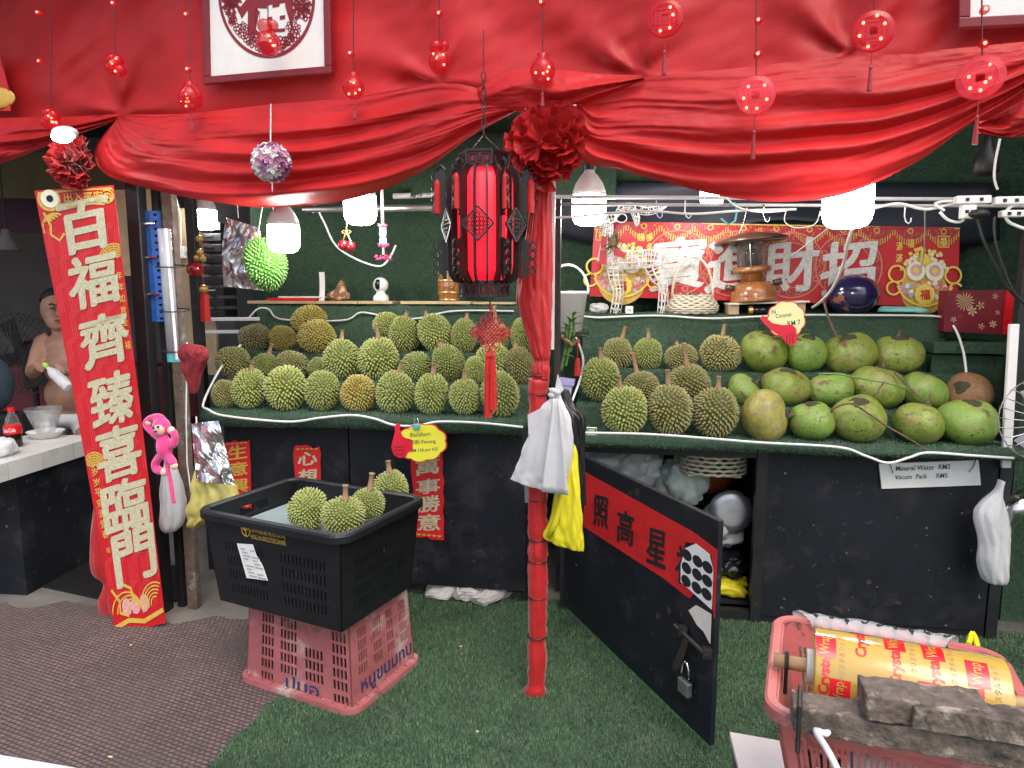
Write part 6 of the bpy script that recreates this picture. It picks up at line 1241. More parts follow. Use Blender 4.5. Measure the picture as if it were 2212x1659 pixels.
for i in range(7): m = MB(); m.box(c+Vector((random.uniform(-70, 70)*k, random.uniform(-50, 30)*k, 112*k)), (26*k, 26*k, 22*k), Matrix.Rotation(i, 3, 'Z')); m.build('packet', 'black_matte' if i % 3 else 'print_pink', bs)
# pressure lamp, leaning
l7 = lambda x, y, Y_=3.86: P(1481.3+x*.1984, 466.3+y*.1984, Y_)
c = l7(740, 885, 3.84); k = ppm(c)*.1984
bd = thing('book_stack', 'thin cream tray tilted under the pressure lamp', 'tray', Vector((c.x, 3.84, TR_))); m = MB(); a_ = l7(440, 900); b_ = l7(1300, 870)
m.slab([Vector((a_.x, 3.76, TR_+.05)), Vector((b_.x, 3.76, TR_+.064)), Vector((b_.x, 3.96, TR_+.064)), Vector((a_.x, 3.96, TR_+.05))], ZU, .008); m.build('plate', 'paper_aged', bd); m = MB(); m.box(Vector((a_.x+.03, 3.86, TR_+.025)), (.05, .16, .05)); m.build('foot', 'plywood', bd); m = MB(); m.box(Vector((b_.x-.04, 3.86, TR_+.031)), (.05, .16, .062)); m.build('foot', 'plywood', bd)
c.z = TR_+.066; tl = Matrix.Rotation(R(5), 3, 'Y').inverted(); pl_ = thing('pressure_lamp', 'varnished wooden pressure lamp with wide brown shade leaning on the shelf', 'lamp', c)
def lz(name, prof, mt, n=36, sm=True): m = MB(); m.lathe([(r_*k, z*k) for r_, z in prof], c, n, tl); return m.build(name, mt, pl_, smooth=sm)
lz('tank', [(.1, 0), (245, 0), (248, 30), (238, 40), (240, 60), (232, 120), (200, 175), (150, 205), (130, 215), (.1, 216)], 'timber_varnish'); lz('neck', [(118, 214), (118, 300), (150, 312), (195, 318), (200, 335), (195, 372), (150, 380), (.1, 380)], 'timber_varnish')
lz('glass_chimney', [(150, 380), (152, 640), (146, 640), (144, 380)], 'glass', 28); lz('mantle', [(.1, 384), (70, 386), (75, 470), (60, 560), (.1, 570)], 'lens', 16)
for i in range(6): a = 2*math.pi*i/6+.3; m = MB(); m.tube([c+tl@Vector((158*k*math.cos(a), 158*k*math.sin(a), z*k)) for z in (376, 640)], 8*k, 6); m.build('guard_rod', 'timber_dark' if i % 2 else 'chrome', pl_)
lz('shade', [(.1, 655), (170, 640), (180, 632), (300, 650), (378, 640), (385, 655), (370, 670), (280, 705), (120, 735), (60, 745), (.1, 746)], 'timber_dark', 40)
for s_, zc in ((-1, 160), (1, 185)): m = MB(); m.tube([c+tl@Vector((s_*200*k, -40*k, zc*k)), c+tl@Vector((s_*290*k, -60*k, (zc+12)*k))], [30*k, 38*k], 12); m.build('knob', 'timber_dark', pl_, smooth=True)
m = MB(); m.tube([c+tl@Vector((-120*k, 0, 735*k)), c+tl@Vector((-60*k, 0, 860*k)), c+tl@Vector((-20*k, 0, 1010*k))], 6*k, 6); m.build('handle', 'chrome', pl_)
c = l7(820, 1000, 3.77); k = ppm(c)*.1984; c.z = TR_+.022; m = MB(); ry = Matrix.Rotation(R(90), 3, 'Y'); jr = thing('glass_jar', 'glass jar with gold lid lying under the tilted tray', 'jar', c); m.lathe([(.001, -.04), (.02, -.04), (.021, .05), (.001, .05)], c, 18, ry); m.build('jar', 'lens', jr, smooth=True); m = MB(); m.lathe([(.001, -.062), (.0215, -.062), (.0215, -.042), (.001, -.042)], c, 18, ry); m.build('lid', 'gold', jr)
c = P(1842, 632, 3.84); k = ppm(c); m = MB(); m.ell((c.x, 3.84, TR_+43*k), (53*k, 53*k, 43.5*k), 36, 24, Matrix.Rotation(.5, 3, 'Z')); tag(m.build('painted_ball', 'ball', smooth=True), 'glossy dark purple ball painted with orange swirls on the coconut shelf', 'ball')
m = loftpx([((1905, 664), (1990, 666), .3), ((1898, 670), (2006, 672), 1), ((1896, 676), (2010, 678), 1)], lambda x, y: P(x, y-3, 3.84), .05, .1, 6); tag(m.build('wipes_packet', 'teal', smooth=True), 'flat mint-green packet of tissues beside the purple ball', 'packet')
c = dz6(822, 1412, 3.77); m = MB(); m.box(Vector((c.x, 3.775, TR_+.021)), (.038, .036, .04), Matrix.Rotation(.15, 3, 'Z')); bx1 = thing('number_cube', 'small white cube marked with a number beside the deer', 'cube', Vector((c.x, 3.775, TR_))); m.build('block', 'white_plastic', bx1, bevel=.003); m = MB(); write(m, '15', lambda u, v: Vector((c.x+u+.002, 3.755, TR_+.022+v)), w=.014, h=.012, bold=.01); m.build('number', 'ink', bx1)
lump('plastic_bag', 'small clear crumpled bag on the shelf beside the deer leg', 'bag', tuple(Vector((dz6(470, 1400).x, 3.84, TR_+.03))), (.05, .05, .03), 'poly_white', 21)
# red floral gift boxes
g1 = P(2102, 668, 3.70); gb = thing('floral_box', 'dark red gift box printed with gold chrysanthemums at the end of the coconut shelf', 'box', Vector((g1.x, 3.75, 1.30))); q = [P(x, y, 3.70) for x, y in ((2038, 716), (2168, 722), (2172, 626), (2044, 628))]; m = MB(); m.slab(q, YB, .08); m.build('carton', 'floral', gb)
for (fx, fy_, n_, r_) in ((2085, 652, 16, 22), (2100, 672, 6, 12), (2118, 660, 5, 10), (2060, 690, 5, 7), (2150, 640, 5, 7), (2145, 700, 6, 9), (2070, 640, 5, 6), (2120, 705, 5, 8), (2155, 675, 5, 6)):
    m = MB()
    for j in range(n_): t = 2*math.pi*j/n_+fx; w2 = .32 if n_ < 10 else .09; m.add([P(fx, fy_, 3.697), P(fx+r_*.7*math.cos(t-w2), fy_+r_*.7*math.sin(t-w2), 3.697), P(fx+r_*math.cos(t), fy_+r_*math.sin(t), 3.697), P(fx+r_*.7*math.cos(t+w2), fy_+r_*.7*math.sin(t+w2), 3.697)], [(0, 1, 2, 3)])
    m.build('flower_print', 'floral_gold', gb)
m = MB(); q = [P(x, y, 3.68) for x, y in ((2170, 722), (2198, 722), (2203, 627), (2176, 627))]; m.slab(q, YB, .05); tag(m.build('red_box', 'cola_red'), 'narrow bright red box beside the floral gift box', 'box')
m = MB(); m.box((1.66, 3.78, 1.235), (.34, .3, .05)); tag(m.build('side_ledge', 'turf'), 'turf-covered ledge under the red gift boxes', 'ledge')
m = MB(); m.box((1.66, 3.8, .6), (.32, .26, 1.2)); tag(m.build('side_pedestal', 'turf'), 'turf-wrapped pedestal under the side ledge', 'pedestal')

# ------------------------------------------------------------------ around the pole
c = P(1228, 632, 3.35); k = ppm(c); bu = thing('white_bucket', 'white plastic bucket with raised handle behind the wrapped pole', 'bucket', P(1225, 715, 3.35)); b0 = P(1225, 715, 3.35)
m = MB(); m.lathe([(.001, 0), (32*k, 0), (42*k, 78*k), (46*k, 80*k), (46*k, 86*k), (41*k, 86*k), (30*k, 4*k), (.001, 4*k)], b0, 28); m.build('body', 'white_plastic', bu, smooth=True)
m = MB(); m.tube([b0+Vector((45*k*math.cos(t), 0, 84*k+58*k*math.sin(t))) for t in np.linspace(.0, math.pi, 20)], 2.5*k, 6); m.build('handle', 'white_plastic', bu)
m = MB(); m.box((b0.x, 3.36, b0.z-.012), (.2, .22, .02)); bsh = tag(m.build('bucket_shelf', 'black_frame'), 'small dark shelf on an upright holding the white bucket', 'shelf'); m = MB(); m.box((b0.x-.03, 3.36, b0.z/2-.012), (.03, .03, b0.z-.024)); m.build('leg', 'black_frame', bsh)
pt_ = thing('lucky_bamboo', 'leafy lucky bamboo cutting in front of the white bucket', 'plant', P(1215, 800, 3.0)); rn = random.Random(2)
def leaf_(mb, a, d, L_, w_):
    d = d.normalized(); s_ = d.cross(ZU); s_ = s_.normalized() if s_.length > .1 else XR; up = s_.cross(d); pts = []
    vs = [a]; 
    for f_ in (.25, .55, .8): p = a+d*L_*f_-ZU*L_*.25*f_*f_; ww = w_*math.sin(math.pi*min(1, f_+.12)); vs += [p-s_*ww, p+up*-.002, p+s_*ww]
    vs.append(a+d*L_-ZU*L_*.25); mb.add(vs, [(0, 1, 2), (0, 2, 3), (1, 4, 5, 2), (2, 5, 6, 3), (4, 7, 8, 5), (5, 8, 9, 6), (7, 10, 8), (8, 10, 9)])
for (x, y, top) in ((1212, 800, 700), (1222, 790, 690), (1232, 760, 676)):
    a, b = P(x, y, 2.98), P(x+rn.uniform(-4, 12), top, 2.98); m = MB(); m.tube([a, (a+b)/2+XR*.01, b], .006, 8); m.build('stalk', 'leaf', pt_)
    for i in range(9): m = MB(); q = lerp(a, b, .35+.08*i); leaf_(m, q, Vector((rn.uniform(-1, 1), rn.uniform(-1, .3), rn.uniform(.1, 1))), rn.uniform(.05, .09), .009); m.build('leaf', 'leaf', pt_)
m = MB(); m.tube([P(1212, 725, 2.97), P(1235, 745, 2.97), P(1252, 735, 2.97)], .009, 8); tag(m.build('dry_root', 'stem'), 'pale dry root hanging under the lucky bamboo', 'root')
k = ppm(P(1248, 760, 2.96)); tz_ = thing('red_tassel', 'small red tassel charm hanging beside the lucky bamboo', 'ornament', P(1248, 812, 2.96)); m = MB(); m.tube([P(1247, 730, 2.96), P(1248, 775, 2.96)], .0015, 5); m.ell(P(1247, 740, 2.96), .008, 10, 6); m.build('cord', 'tassel', tz_); m = MB(); m.lathe([(4*k, 0), (6*k, -10*k), (7*k, -38*k), (.001, -38*k)], P(1248, 774, 2.96), 14); m.build('tassel', 'tassel', tz_)
q = [P(x, y, 2.9) for x, y in ((1204, 862), (1230, 866), (1238, 822), (1210, 818))]; lb = thing('lilac_box', 'small lilac lidded box on the upright beside the pole', 'box', q[0]); m = MB(); m.slab(q, YB, .05); m.build('body', 'lilac', lb); m = MB(); m.slab([P(x, y, 2.894) for x, y in ((1206, 830), (1239, 834), (1241, 822), (1208, 818))], YB, .06); m.build('lid', 'lilac', lb)
q = P(1278, 920, 3.06); sp_ = thing('sweet_packet', 'small green and white packet marked 100 on the turf edge', 'packet', Vector((q.x, 3.06, .867))); m = MB(); m.box(Vector((q.x, 3.07, .885)), (.045, .02, .034)); m.build('carton', 'paper', sp_, bevel=.001); m = MB(); m.add([Vector((q.x-.022, 3.0585, .868+z)) + XR*x for x, z in ((0, .014), (.044, .014), (.044, .034), (0, .034))], [(0, 1, 2, 3)]); m.build('band', 'leaf', sp_); m = MB(); write(m, '100', lambda u, v: Vector((q.x+u, 3.0575, .892+v)), w=.026, h=.012, bold=.02); m.build('number', 'paper', sp_)
# bags on the pole
OF = .07
bw = thing('bag_bundle', 'bundle of white plastic carrier bags hanging from the pole', 'bags', DP(1180, 1060, OF))
m = loftpx([((1184, 838), (1208, 840), .5), ((1190, 858), (1212, 858), .35), ((1168, 880), (1222, 880), .7), ((1150, 920), (1234, 918), .9), ((1130, 970), (1236, 972), 1), ((1112, 1015), (1226, 1030), 1), ((1103, 1034), (1211, 1066), .8)], lambda x, y: DP(x, y, OF), .030, .16, 6, .5, 60, 8); m.build('bag', 'poly_white', bw, smooth=True)
m = MB(); fnb = lambda x, y, o=.0: DP(x, y, OF+.052+o)
m.grid(lambda u, v: fnb(lerp(lerp(1193, 1206, u), lerp(1170, 1228, u), v), lerp(862, 1062+8*u, v), .012*math.sin(6*u+2*v)), 10, 14); m.build('bag', 'poly_white', bw, smooth=True, solid=.0015)
m = MB(); [m.ell(DP(1197+6*math.cos(i*2.2), 848+5*math.sin(i*2), OF+.015), (.014, .012, .009), 10, 7, Matrix.Rotation(i, 3, 'X')) for i in range(5)]; m.build('knot', 'poly_white', bw, smooth=True)
m = MB(); m.slab([DP(x, y, OF+.02) for x, y in ((1140, 896), (1172, 880), (1160, 930), (1142, 940))], PN, .002); m.build('loose_flap', 'poly_white', bw); m = MB(); m.slab([DP(x, y, OF) for x, y in ((1200, 835), (1205, 808), (1218, 842), (1210, 850))], PN, .002); m.build('loose_flap', 'poly_white', bw)
m = loftpx([((1200, 960), (1238, 952), .3), ((1203, 1000), (1246, 985), .8), ((1200, 1060), (1252, 1040), 1), ((1190, 1120), (1257, 1110), 1), ((1180, 1160), (1259, 1160), .9), ((1196, 1172), (1257, 1191), .5)], lambda x, y: DP(x, y, .02), .03, .34, 5, 1.3, 60, 7); tag(m.build('yellow_bag', 'poly_yellow', smooth=True), 'bright yellow plastic bag hanging under the white bags', 'bag')
m = MB(); m.tube([DP(x, y, .05) for x, y in ((1236, 960), (1226, 1020), (1214, 1080), (1200, 1130), (1184, 1160))], [.008, .013, .013, .012, .009], 8); tag(m.build('yellow_bag', 'poly_yellow', smooth=True), 'rolled yellow bag handle lying over the yellow bag', 'bag')
m = loftpx([((1203, 838), (1228, 842), .4), ((1212, 868), (1240, 874), .7), ((1218, 892), (1262, 902), 1), ((1222, 930), (1262, 935), 1), ((1230, 980), (1262, 980), .8), ((1240, 1040), (1264, 1040), .6), ((1246, 1090), (1266, 1090), .4)], lambda x, y: DP(x, y, -.01), .03, .4, 6, 2.2, 60, 7); tag(m.build('black_bag', 'poly_black', smooth=True), 'black plastic bags bunched behind the white bags on the pole', 'bag')
m = MB(); m.slab([DP(x, y, -.02) for x, y in ((1128, 925), (1150, 915), (1150, 960), (1130, 955))], PN, .003); tag(m.build('black_bag', 'poly_black'), 'corner of a black bag peeping out behind the white bags', 'bag')
m = MB(); m.slab([DP(x, y, -.05) for x, y in ((1133, 1030), (1156, 1034), (1156, 1085), (1135, 1085))], PN, .006); tag(m.build('grey_plate', 'grey_metal'), 'small grey plate on the panel behind the pole', 'plate')

# ------------------------------------------------------------------ left hanging things
k = ppm(DP(420, 790, .06)); m = loftpx([((396, 742), (440, 748), .5), ((390, 758), (446, 762), 1), ((396, 785), (446, 775), 1), ((402, 810), (434, 800), .9), ((408, 830), (428, 828), .6), ((412, 850), (424, 850), .3)], lambda x, y: DP(x, y, .08), .035, .18, 5, .6, 48, 7); tag(m.build('towel', 'towel', smooth=True), 'dull red towel bunched on the pole beside the brown post', 'towel')
m = MB(); m.tube([DP(x, y, .05) for x, y in ((404, 740), (402, 900), (404, 1000), (412, 1062), (424, 1065), (428, 1000), (424, 900))], .0028, 6); tag(m.build('hanging_cord', 'white_wire', smooth=True), 'looped white cord with small rings hanging from the brown post', 'cord')
fz = thing('foil_pouch', 'crumpled silver foil pouch hanging over the pale yellow bag', 'pouch', DP(455, 1040, .08))
def fo2(u, v): n = 1.3*abs(mnoise.noise(Vector((u*2.4, v*3, 11))))+.5*abs(mnoise.noise(Vector((u*5-v*2, v*6, 14)))); x = lerp(lerp(414, 472, u), lerp(424, 508, u), v); y = lerp(915-6*u, 1040+8*u, v); return DP(x, y, .08+.03*n+.02*math.sin(math.pi*u))
m = MB(); m.grid(fo2, 36, 50); m.build('sheet', 'foil', fz, solid=.002)
m = loftpx([((428, 1000), (440, 1000), .3), ((424, 1030), (480, 1030), .8), ((416, 1075), (505, 1060), 1.1), ((414, 1110), (510, 1090), 1.1), ((416, 1130), (480, 1112), .9), ((422, 1142), (440, 1132), .3)], lambda x, y: DP(x, y, .03), .06, .22, 6, .3, 48, 7); tag(m.build('yellow_bag', 'poly_cream', smooth=True), 'pale yellow bag hanging between the brown post and the black crate', 'bag')
m = loftpx([((358, 990), (372, 990), .3), ((356, 1040), (384, 1035), .8), ((354, 1100), (392, 1090), 1), ((356, 1140), (390, 1132), .9), ((362, 1150), (378, 1148), .3)], lambda x, y: DP(x, y, -.06), .05, .2, 6, .3, 40, 7); tag(m.build('white_bag', 'poly_white', smooth=True), 'thin white bag hanging between the two posts behind the pink monkey', 'bag')
# pink monkey
MK = lambda x, y, o=.11: DP(x, y, o); k = ppm(MK(350, 950)); mo = thing('plush_monkey', 'bright pink plush monkey hanging by its hands on the post', 'plush toy', MK(352, 1000))
m = MB(); m.ell(MK(349, 922), (20*k, 17*k, 21*k), 18, 12); m.ell(MK(355, 965), (18*k, 15*k, 27*k), 16, 12)
for pts, rr in (([(342, 945), (328, 932), (316, 918), (322, 906), (340, 900), (352, 905)], 8), ([(366, 950), (374, 962), (378, 945), (374, 930)], 8), ([(346, 985), (336, 1000), (338, 1014), (352, 1018)], 9), ([(364, 985), (372, 996), (376, 1004)], 9), ([(358, 990), (364, 1020), (370, 1050), (374, 1078), (377, 1088)], 5)):
    m.tube([MK(p.x, p.y) for p in curve([(a, b, 0) for a, b in pts], 5)], rr*k, 10)
m.build('body', 'plush_pink', mo, remesh=.005)
m = MB(); m.ell(MK(345, 926, .125), (14*k, 10*k, 15*k), 16, 10); fc_ = m.build('face', 'plush_face', mo, smooth=True)
m = MB(); [m.ell(MK(x, y, .125)+PN*11*k, 2.6*k, 8, 6) for x, y in ((340, 922), (350, 920))]; m.build('eye', 'ink', fc_); m = MB(); m.ell(MK(345, 930, .125)+PN*11*k, (3*k, 3*k, 2*k), 8, 6); m.build('nose', 'ink', fc_)
for x, y in ((370, 930), (354, 1020), (376, 1006), (322, 912)): m = MB(); m.ell(MK(x, y), (8*k, 8*k, 9*k), 12, 8); m.build('paw', 'plush_face', mo, smooth=True)

# ------------------------------------------------------------------ far end beside the coconuts
cp = P(2125, 1100, 3.2); post('steel_post', 'black corner post beside the white hanging bag', Vector((P(2128, 1380, 3.22).x, 3.22, 0)), Vector((P(2128, 1380, 3.22).x+.03, 3.22, 1.75)), .05, .05, 'black_frame')
post('white_strip', 'white plastic trunking leaning beside the corner post', P(2172, 1010, 3.1), P(2190, 700, 3.1), .035, .02, 'white_plastic')['category'] = 'trunking'
m = MB(); a = P(2150, 1300, 3.3); m.box((a.x+.55, 3.36, .75), (1.0, .03, 1.5)); sp2 = tag(m.build('turf_screen', 'turf'), 'green turf panel behind the hanging white bag in the corner', 'panel'); blades('turf_pile', [((a.x+.05, 3.342, .05), (a.x+.5, 3.342, .05), (a.x+.5, 3.342, 1.4), (a.x+.05, 3.342, 1.4))], 12000, .012, 'blade_wall', sp2, .003, [(0, -1, 0)])
m = loftpx([((2158, 1036), (2170, 1040), .4), ((2148, 1060), (2164, 1066), .5), ((2112, 1092), (2172, 1100), .9), ((2104, 1120), (2180, 1140), 1), ((2114, 1170), (2180, 1175), 1), ((2112, 1215), (2178, 1215), 1.1), ((2122, 1250), (2176, 1252), 1), ((2136, 1258), (2168, 1259), .5)], lambda x, y: P(x, y, 3.02), .045, .13, 5, .9, 48, 7); tag(m.build('white_bag', 'poly_white', smooth=True), 'filled white carrier bag hanging on the corner post by the menu board', 'bag')
m = MB(); a, b = P(2162, 1120, 3.12), P(2230, 1075, 3.12); m.tube([a, b], .05, 24); tag(m.build('metal_cup', 'chrome', smooth=True), 'shiny metal cylinder sticking out behind the white hanging bag', 'cup')
fn_ = thing('wall_fan', 'grey wire guard of a fan at the end of the coconut stand', 'fan', P(2210, 980, 2.9)); fcn = P(2262, 905, 2.9)
for i in range(26): t = 2*math.pi*i/26; m = MB(); e = XR*math.cos(t)+ZU*math.sin(t); m.tube([fcn-YB*.05+e*.03, fcn-YB*.05+e*.10, fcn-YB*.03+e*.15, fcn+YB*.01+e*.165, fcn+YB*.05+e*.15], .0018, 4); m.build('guard_wire', 'grey_metal', fn_)
for r_, o in ((.05, .05), (.1, .05), (.165, -.01)): m = MB(); m.tube(ring_pts(fcn-YB*o, XR*r_, ZU*r_, 36), .0025, 5, True); m.build('guard_ring', 'grey_metal', fn_)
for i in range(3): t = 2.1*i; m = MB(); e = XR*math.cos(t)+ZU*math.sin(t); f_ = XR*-math.sin(t)+ZU*math.cos(t); m.slab([fcn+e*.03-f_*.02, fcn+e*.13-f_*.05, fcn+e*.14+f_*.04, fcn+e*.03+f_*.02], YB, .003); m.build('blade', 'tube_plastic', fn_)
# ------------------------------------------------------------------ seating corner
TT = .70; A = G(-170, 1052, TT); B = G(214, 941, TT); tx = (B-A).normalized(); tn = Vector((tx.y, -tx.x, 0)); tn = tn if tn.dot(EYE-A) > 0 else -tn; TL2 = (B-A).length
tbl = thing('tiled_table', 'low black table topped with white tiles beside the tall couplet', 'table', Vector((((A+B)/2).x, ((A+B)/2).y, 0)))
q = lambda a, b, z: A+tx*a-tn*b+ZU*(z-TT)
nt_ = 5; tw = TL2/nt_
for i in range(nt_):
    for j in range(2):
        m = MB(); m.hexa([q(i*tw+.002, j*.21+.002, TT-.012), q((i+1)*tw-.002, j*.21+.002, TT-.012), q((i+1)*tw-.002, (j+1)*.21-.002, TT-.012), q(i*tw+.002, (j+1)*.21-.002, TT-.012)], [q(i*tw+.002, j*.21+.002, TT), q((i+1)*tw-.002, j*.21+.002, TT), q((i+1)*tw-.002, (j+1)*.21-.002, TT), q(i*tw+.002, (j+1)*.21-.002, TT)]); m.build('tile', 'tile', tbl)
    m = MB(); m.hexa([q(i*tw+.002, -.008, TT-.085), q((i+1)*tw-.002, -.008, TT-.085), q((i+1)*tw-.002, .001, TT-.085), q(i*tw+.002, .001, TT-.085)], [q(i*tw+.002, -.008, TT+.001), q((i+1)*tw-.002, -.008, TT+.001), q((i+1)*tw-.002, .001, TT+.001), q(i*tw+.002, .001, TT+.001)]); m.build('edge_tile', 'tile', tbl)
m = MB(); m.hexa([q(0, .003, TT-.08), q(TL2, .003, TT-.08), q(TL2, .425, TT-.08), q(0, .425, TT-.08)], [q(0, .003, TT-.013), q(TL2, .003, TT-.013), q(TL2, .425, TT-.013), q(0, .425, TT-.013)]); m.build('grout_bed', 'grout', tbl)
m = MB(); m.hexa([q(.5, .03, 0), q(TL2-.02, .03, 0), q(TL2-.02, .40, 0), q(.5, .40, 0)], [q(.5, .03, TT-.081), q(TL2-.02, .03, TT-.081), q(TL2-.02, .40, TT-.081), q(.5, .40, TT-.081)]); m.build('front_panel', 'black_paint', tbl)
m = MB(); p = G(15, 1222); m.box(p+Vector((0, .1, .12)), (.3, .2, .24), Matrix.Rotation(.3, 3, 'Z')); tag(m.build('white_carton', 'paper_aged'), 'dirty white carton on the floor under the tiled table', 'carton')
# cola bottle
c = G(31, 965, TT); k = ppm(c); bo = thing('cola_bottle', 'cola bottle with red cap and red label on the tiled table', 'bottle', c); s_ = k
m = MB(); m.lathe([(.001, 0), (15*s_, 0), (16.5*s_, 4*s_), (15.5*s_, 18*s_), (16.5*s_, 36*s_), (15.5*s_, 44*s_), (.001, 44*s_)], c, 20); m.build('cola', 'cola', bo, smooth=True)
m = MB(); m.lathe([(15.6*s_, 44*s_), (14.5*s_, 50*s_), (12*s_, 62*s_), (7*s_, 72*s_), (6*s_, 78*s_), (.001, 78*s_)], c, 20); m.build('shoulder', 'glass', bo, smooth=True)
m = MB(); m.lathe([(17*s_, 30*s_), (16.6*s_, 48*s_)], c, 24); m.build('label', 'cola_red', bo); m = MB(); write(m, 'Coca-Cola', lambda u, v: c+CR*(u+2*s_)+ZU*(39*s_+v)-CF*math.sqrt(max(0, (17.6*s_)**2-(u+2*s_)**2)), w=24*s_, h=9*s_, bold=.01); m.build('lettering', 'paper', bo)
m = MB(); m.lathe([(6.5*s_, 77*s_), (6.5*s_, 86*s_), (.001, 86*s_)], c, 16); m.build('cap', 'cola_red', bo)
c = G(100, 945, TT); k = ppm(c); di = thing('white_dish', 'white plastic dish holding a clear bowl on the tiled table', 'dish', c); m = MB(); m.lathe([(.001, 0), (24*k, 0), (35*k, 14*k), (37*k, 15*k), (33*k, 13*k), (22*k, 3*k), (.001, 3*k)], c, 28); m.build('dish', 'white_plastic', di, smooth=True)
c2 = c+ZU*.012; bl_ = thing('glass_bowl', 'clear flared bowl standing in the white dish', 'bowl', c2); m = MB(); m.lathe([(.001, 0), (16*k, 0), (22*k, 20*k), (37*k, 60*k), (35.5*k, 60*k), (20*k, 20*k), (14*k, 3*k), (.001, 3*k)], c2, 28); m.build('bowl', 'glass', bl_, smooth=True)
lump('plastic_bag', 'white crumpled bag at the table edge beside the cola bottle', 'bag', tuple(G(-2, 985, TT)+ZU*.04), (.07, .07, .05), 'poly_white', 31)
# armchair, fan, hanging lamp
c = D(95, 905, 4.9); so_ = thing('sofa', 'dark maroon padded bench behind the man', 'sofa', Vector((c.x, c.y, 0)))
m = MB(); m.box((c.x, c.y, .30), (2.0, .6, .6), Matrix.Rotation(YAW, 3, 'Z')); m.build('seat', 'sofa', so_, bevel=.05); m = MB(); m.box(Vector((c.x, c.y, .72))+CF*.3, (2.0, .2, .52), Matrix.Rotation(YAW, 3, 'Z')); m.build('backrest', 'sofa', so_, bevel=.05)
c = D(48, 765, 4.75); fan = thing('floor_fan', 'large dark floor fan standing behind the man', 'fan', Vector((c.x, c.y, 0))); r_ = 88*ppm(c)
for i in range(40): t = 2*math.pi*i/40; e = CR*math.cos(t)+ZU*math.sin(t); m = MB(); m.tube([c-CF*.07+e*.04, c-CF*.06+e*r_*.6, c-CF*.02+e*r_, c+CF*.05+e*r_*.8], .0022, 4); m.build('guard_wire', 'dark_metal', fan)
for f_, o in ((.25, -.07), (.55, -.065), (.8, -.045), (1, -.02)): m = MB(); m.tube(ring_pts(c+CF*o, CR*r_*f_, ZU*r_*f_, 40), .003, 5, True); m.build('guard_ring', 'dark_metal', fan)
for i in range(4): t = math.pi/2*i+.4; e = CR*math.cos(t)+ZU*math.sin(t); f_ = -CR*math.sin(t)+ZU*math.cos(t); m = MB(); m.slab([c+e*.04-f_*.03, c+e*r_*.85-f_*.08-CF*.02, c+e*r_*.88+f_*.07+CF*.02, c+e*.04+f_*.03], CF, .004); m.build('blade', 'black_matte', fan)
m = MB(); m.ell(c+CF*.1, (.09, .12, .09), 14, 10); m.build('motor', 'black_matte', fan, smooth=True); m = MB(); b0 = Vector((c.x, c.y, 0))+CF*.1; m.tube([b0, b0+ZU*c.z], .02, 10); m.lathe([(.001, 0), (.22, 0), (.22, .03), (.001, .05)], b0, 24); m.build('stand', 'black_matte', fan)
c = D(14, 520, 4.4); pd = thing('pendant_lamp', 'unlit grey cone lamp hanging in the seating corner', 'lamp', c); m = MB(); m.lathe([(.075, -.06), (.07, -.045), (.03, .03), (.022, .07), (.001, .075)], c, 24); m.build('shade', 'wall_grey', pd, smooth=True); m = MB(); m.tube([c+ZU*.07, c+ZU*.8], .005, 6); m.build('cord', 'rubber_black', pd)
# ------------------------------------------------------------------ the man with the bottle
KD = 4.3; Q = lambda x, y, d=0.0: D(x, y, KD+d); k = KD/F; man = thing('person', 'shirtless person with cropped dark hair opening a clear bottle behind the table', 'person', Vector((Q(150, 900).x, Q(150, 900).y, 0)))
m = MB(); hr = Matrix.Rotation(YAW, 3, 'Z')
m.ell(Q(121, 668), (.078, .095, .112), 20, 16, hr); m.ell(Q(123, 694, -.03), (.062, .065, .055), 16, 10, hr); m.ell(Q(124, 705, -.045), (.036, .04, .026), 12, 8, hr)   # skull, jaw, chin
m.ell(Q(127, 678, -.098), (.015, .022, .024), 10, 8, hr); m.ell(Q(126, 670, -.09), (.010, .016, .03), 10, 8, hr); m.ell(Q(125, 655, -.078), (.055, .022, .012), 12, 8, hr)
[m.ell(Q(x, 682, -.07), (.026, .026, .024), 10, 8, hr) for x in (108, 143)]; [m.ell(Q(x, 672, .0), (.014, .022, .032), 10, 8, hr) for x in (92, 151)]; m.ell(Q(126, 692, -.09), (.022, .014, .010), 10, 6, hr)
m.tube([Q(126, 690, .03), Q(134, 715, .03), Q(142, 735, .04)], [.052, .056, .075], 14)
m.ell(Q(150, 752, .03), (.165, .11, .10), 20, 14, hr); m.ell(Q(152, 790, .02), (.155, .12, .15), 20, 14, hr); m.ell(Q(156, 850, -.02), (.15, .14, .14), 20, 14, hr); m.ell(Q(158, 890, .02), (.16, .13, .12), 20, 14, hr)
m.tube([Q(112, 732, .03), Q(96, 742, .02), Q(87, 760, -.03), Q(77, 788, -.09), Q(71, 804, -.12)], [.055, .062, .054, .046, .043], 14); m.tube([Q(71, 804, -.12), Q(76, 800, -.2), Q(80, 792, -.27)], [.043, .038, .028], 12)
m.tube([Q(188, 732, .03), Q(204, 745, .02), Q(212, 770, -.04), Q(214, 806, -.1)], [.055, .062, .052, .044], 14); m.tube([Q(214, 806, -.1), Q(180, 812, -.2), Q(146, 802, -.27)], [.043, .036, .027], 12)
m.ell(Q(84, 789, -.29), (.036, .028, .034), 12, 8, hr); m.ell(Q(134, 800, -.29), (.04, .028, .034), 12, 8, hr)
for pts in ([(86, 780), (92, 778), (97, 783)], [(84, 785), (92, 785), (98, 790)], [(82, 792), (90, 795), (97, 797)], [(80, 797), (88, 802), (94, 803)], [(86, 778), (94, 772), (100, 777)]): m.tube([Q(a, b, -.31-.012*i) for i, (a, b) in enumerate(pts)], [.0105, .0095, .008], 8)
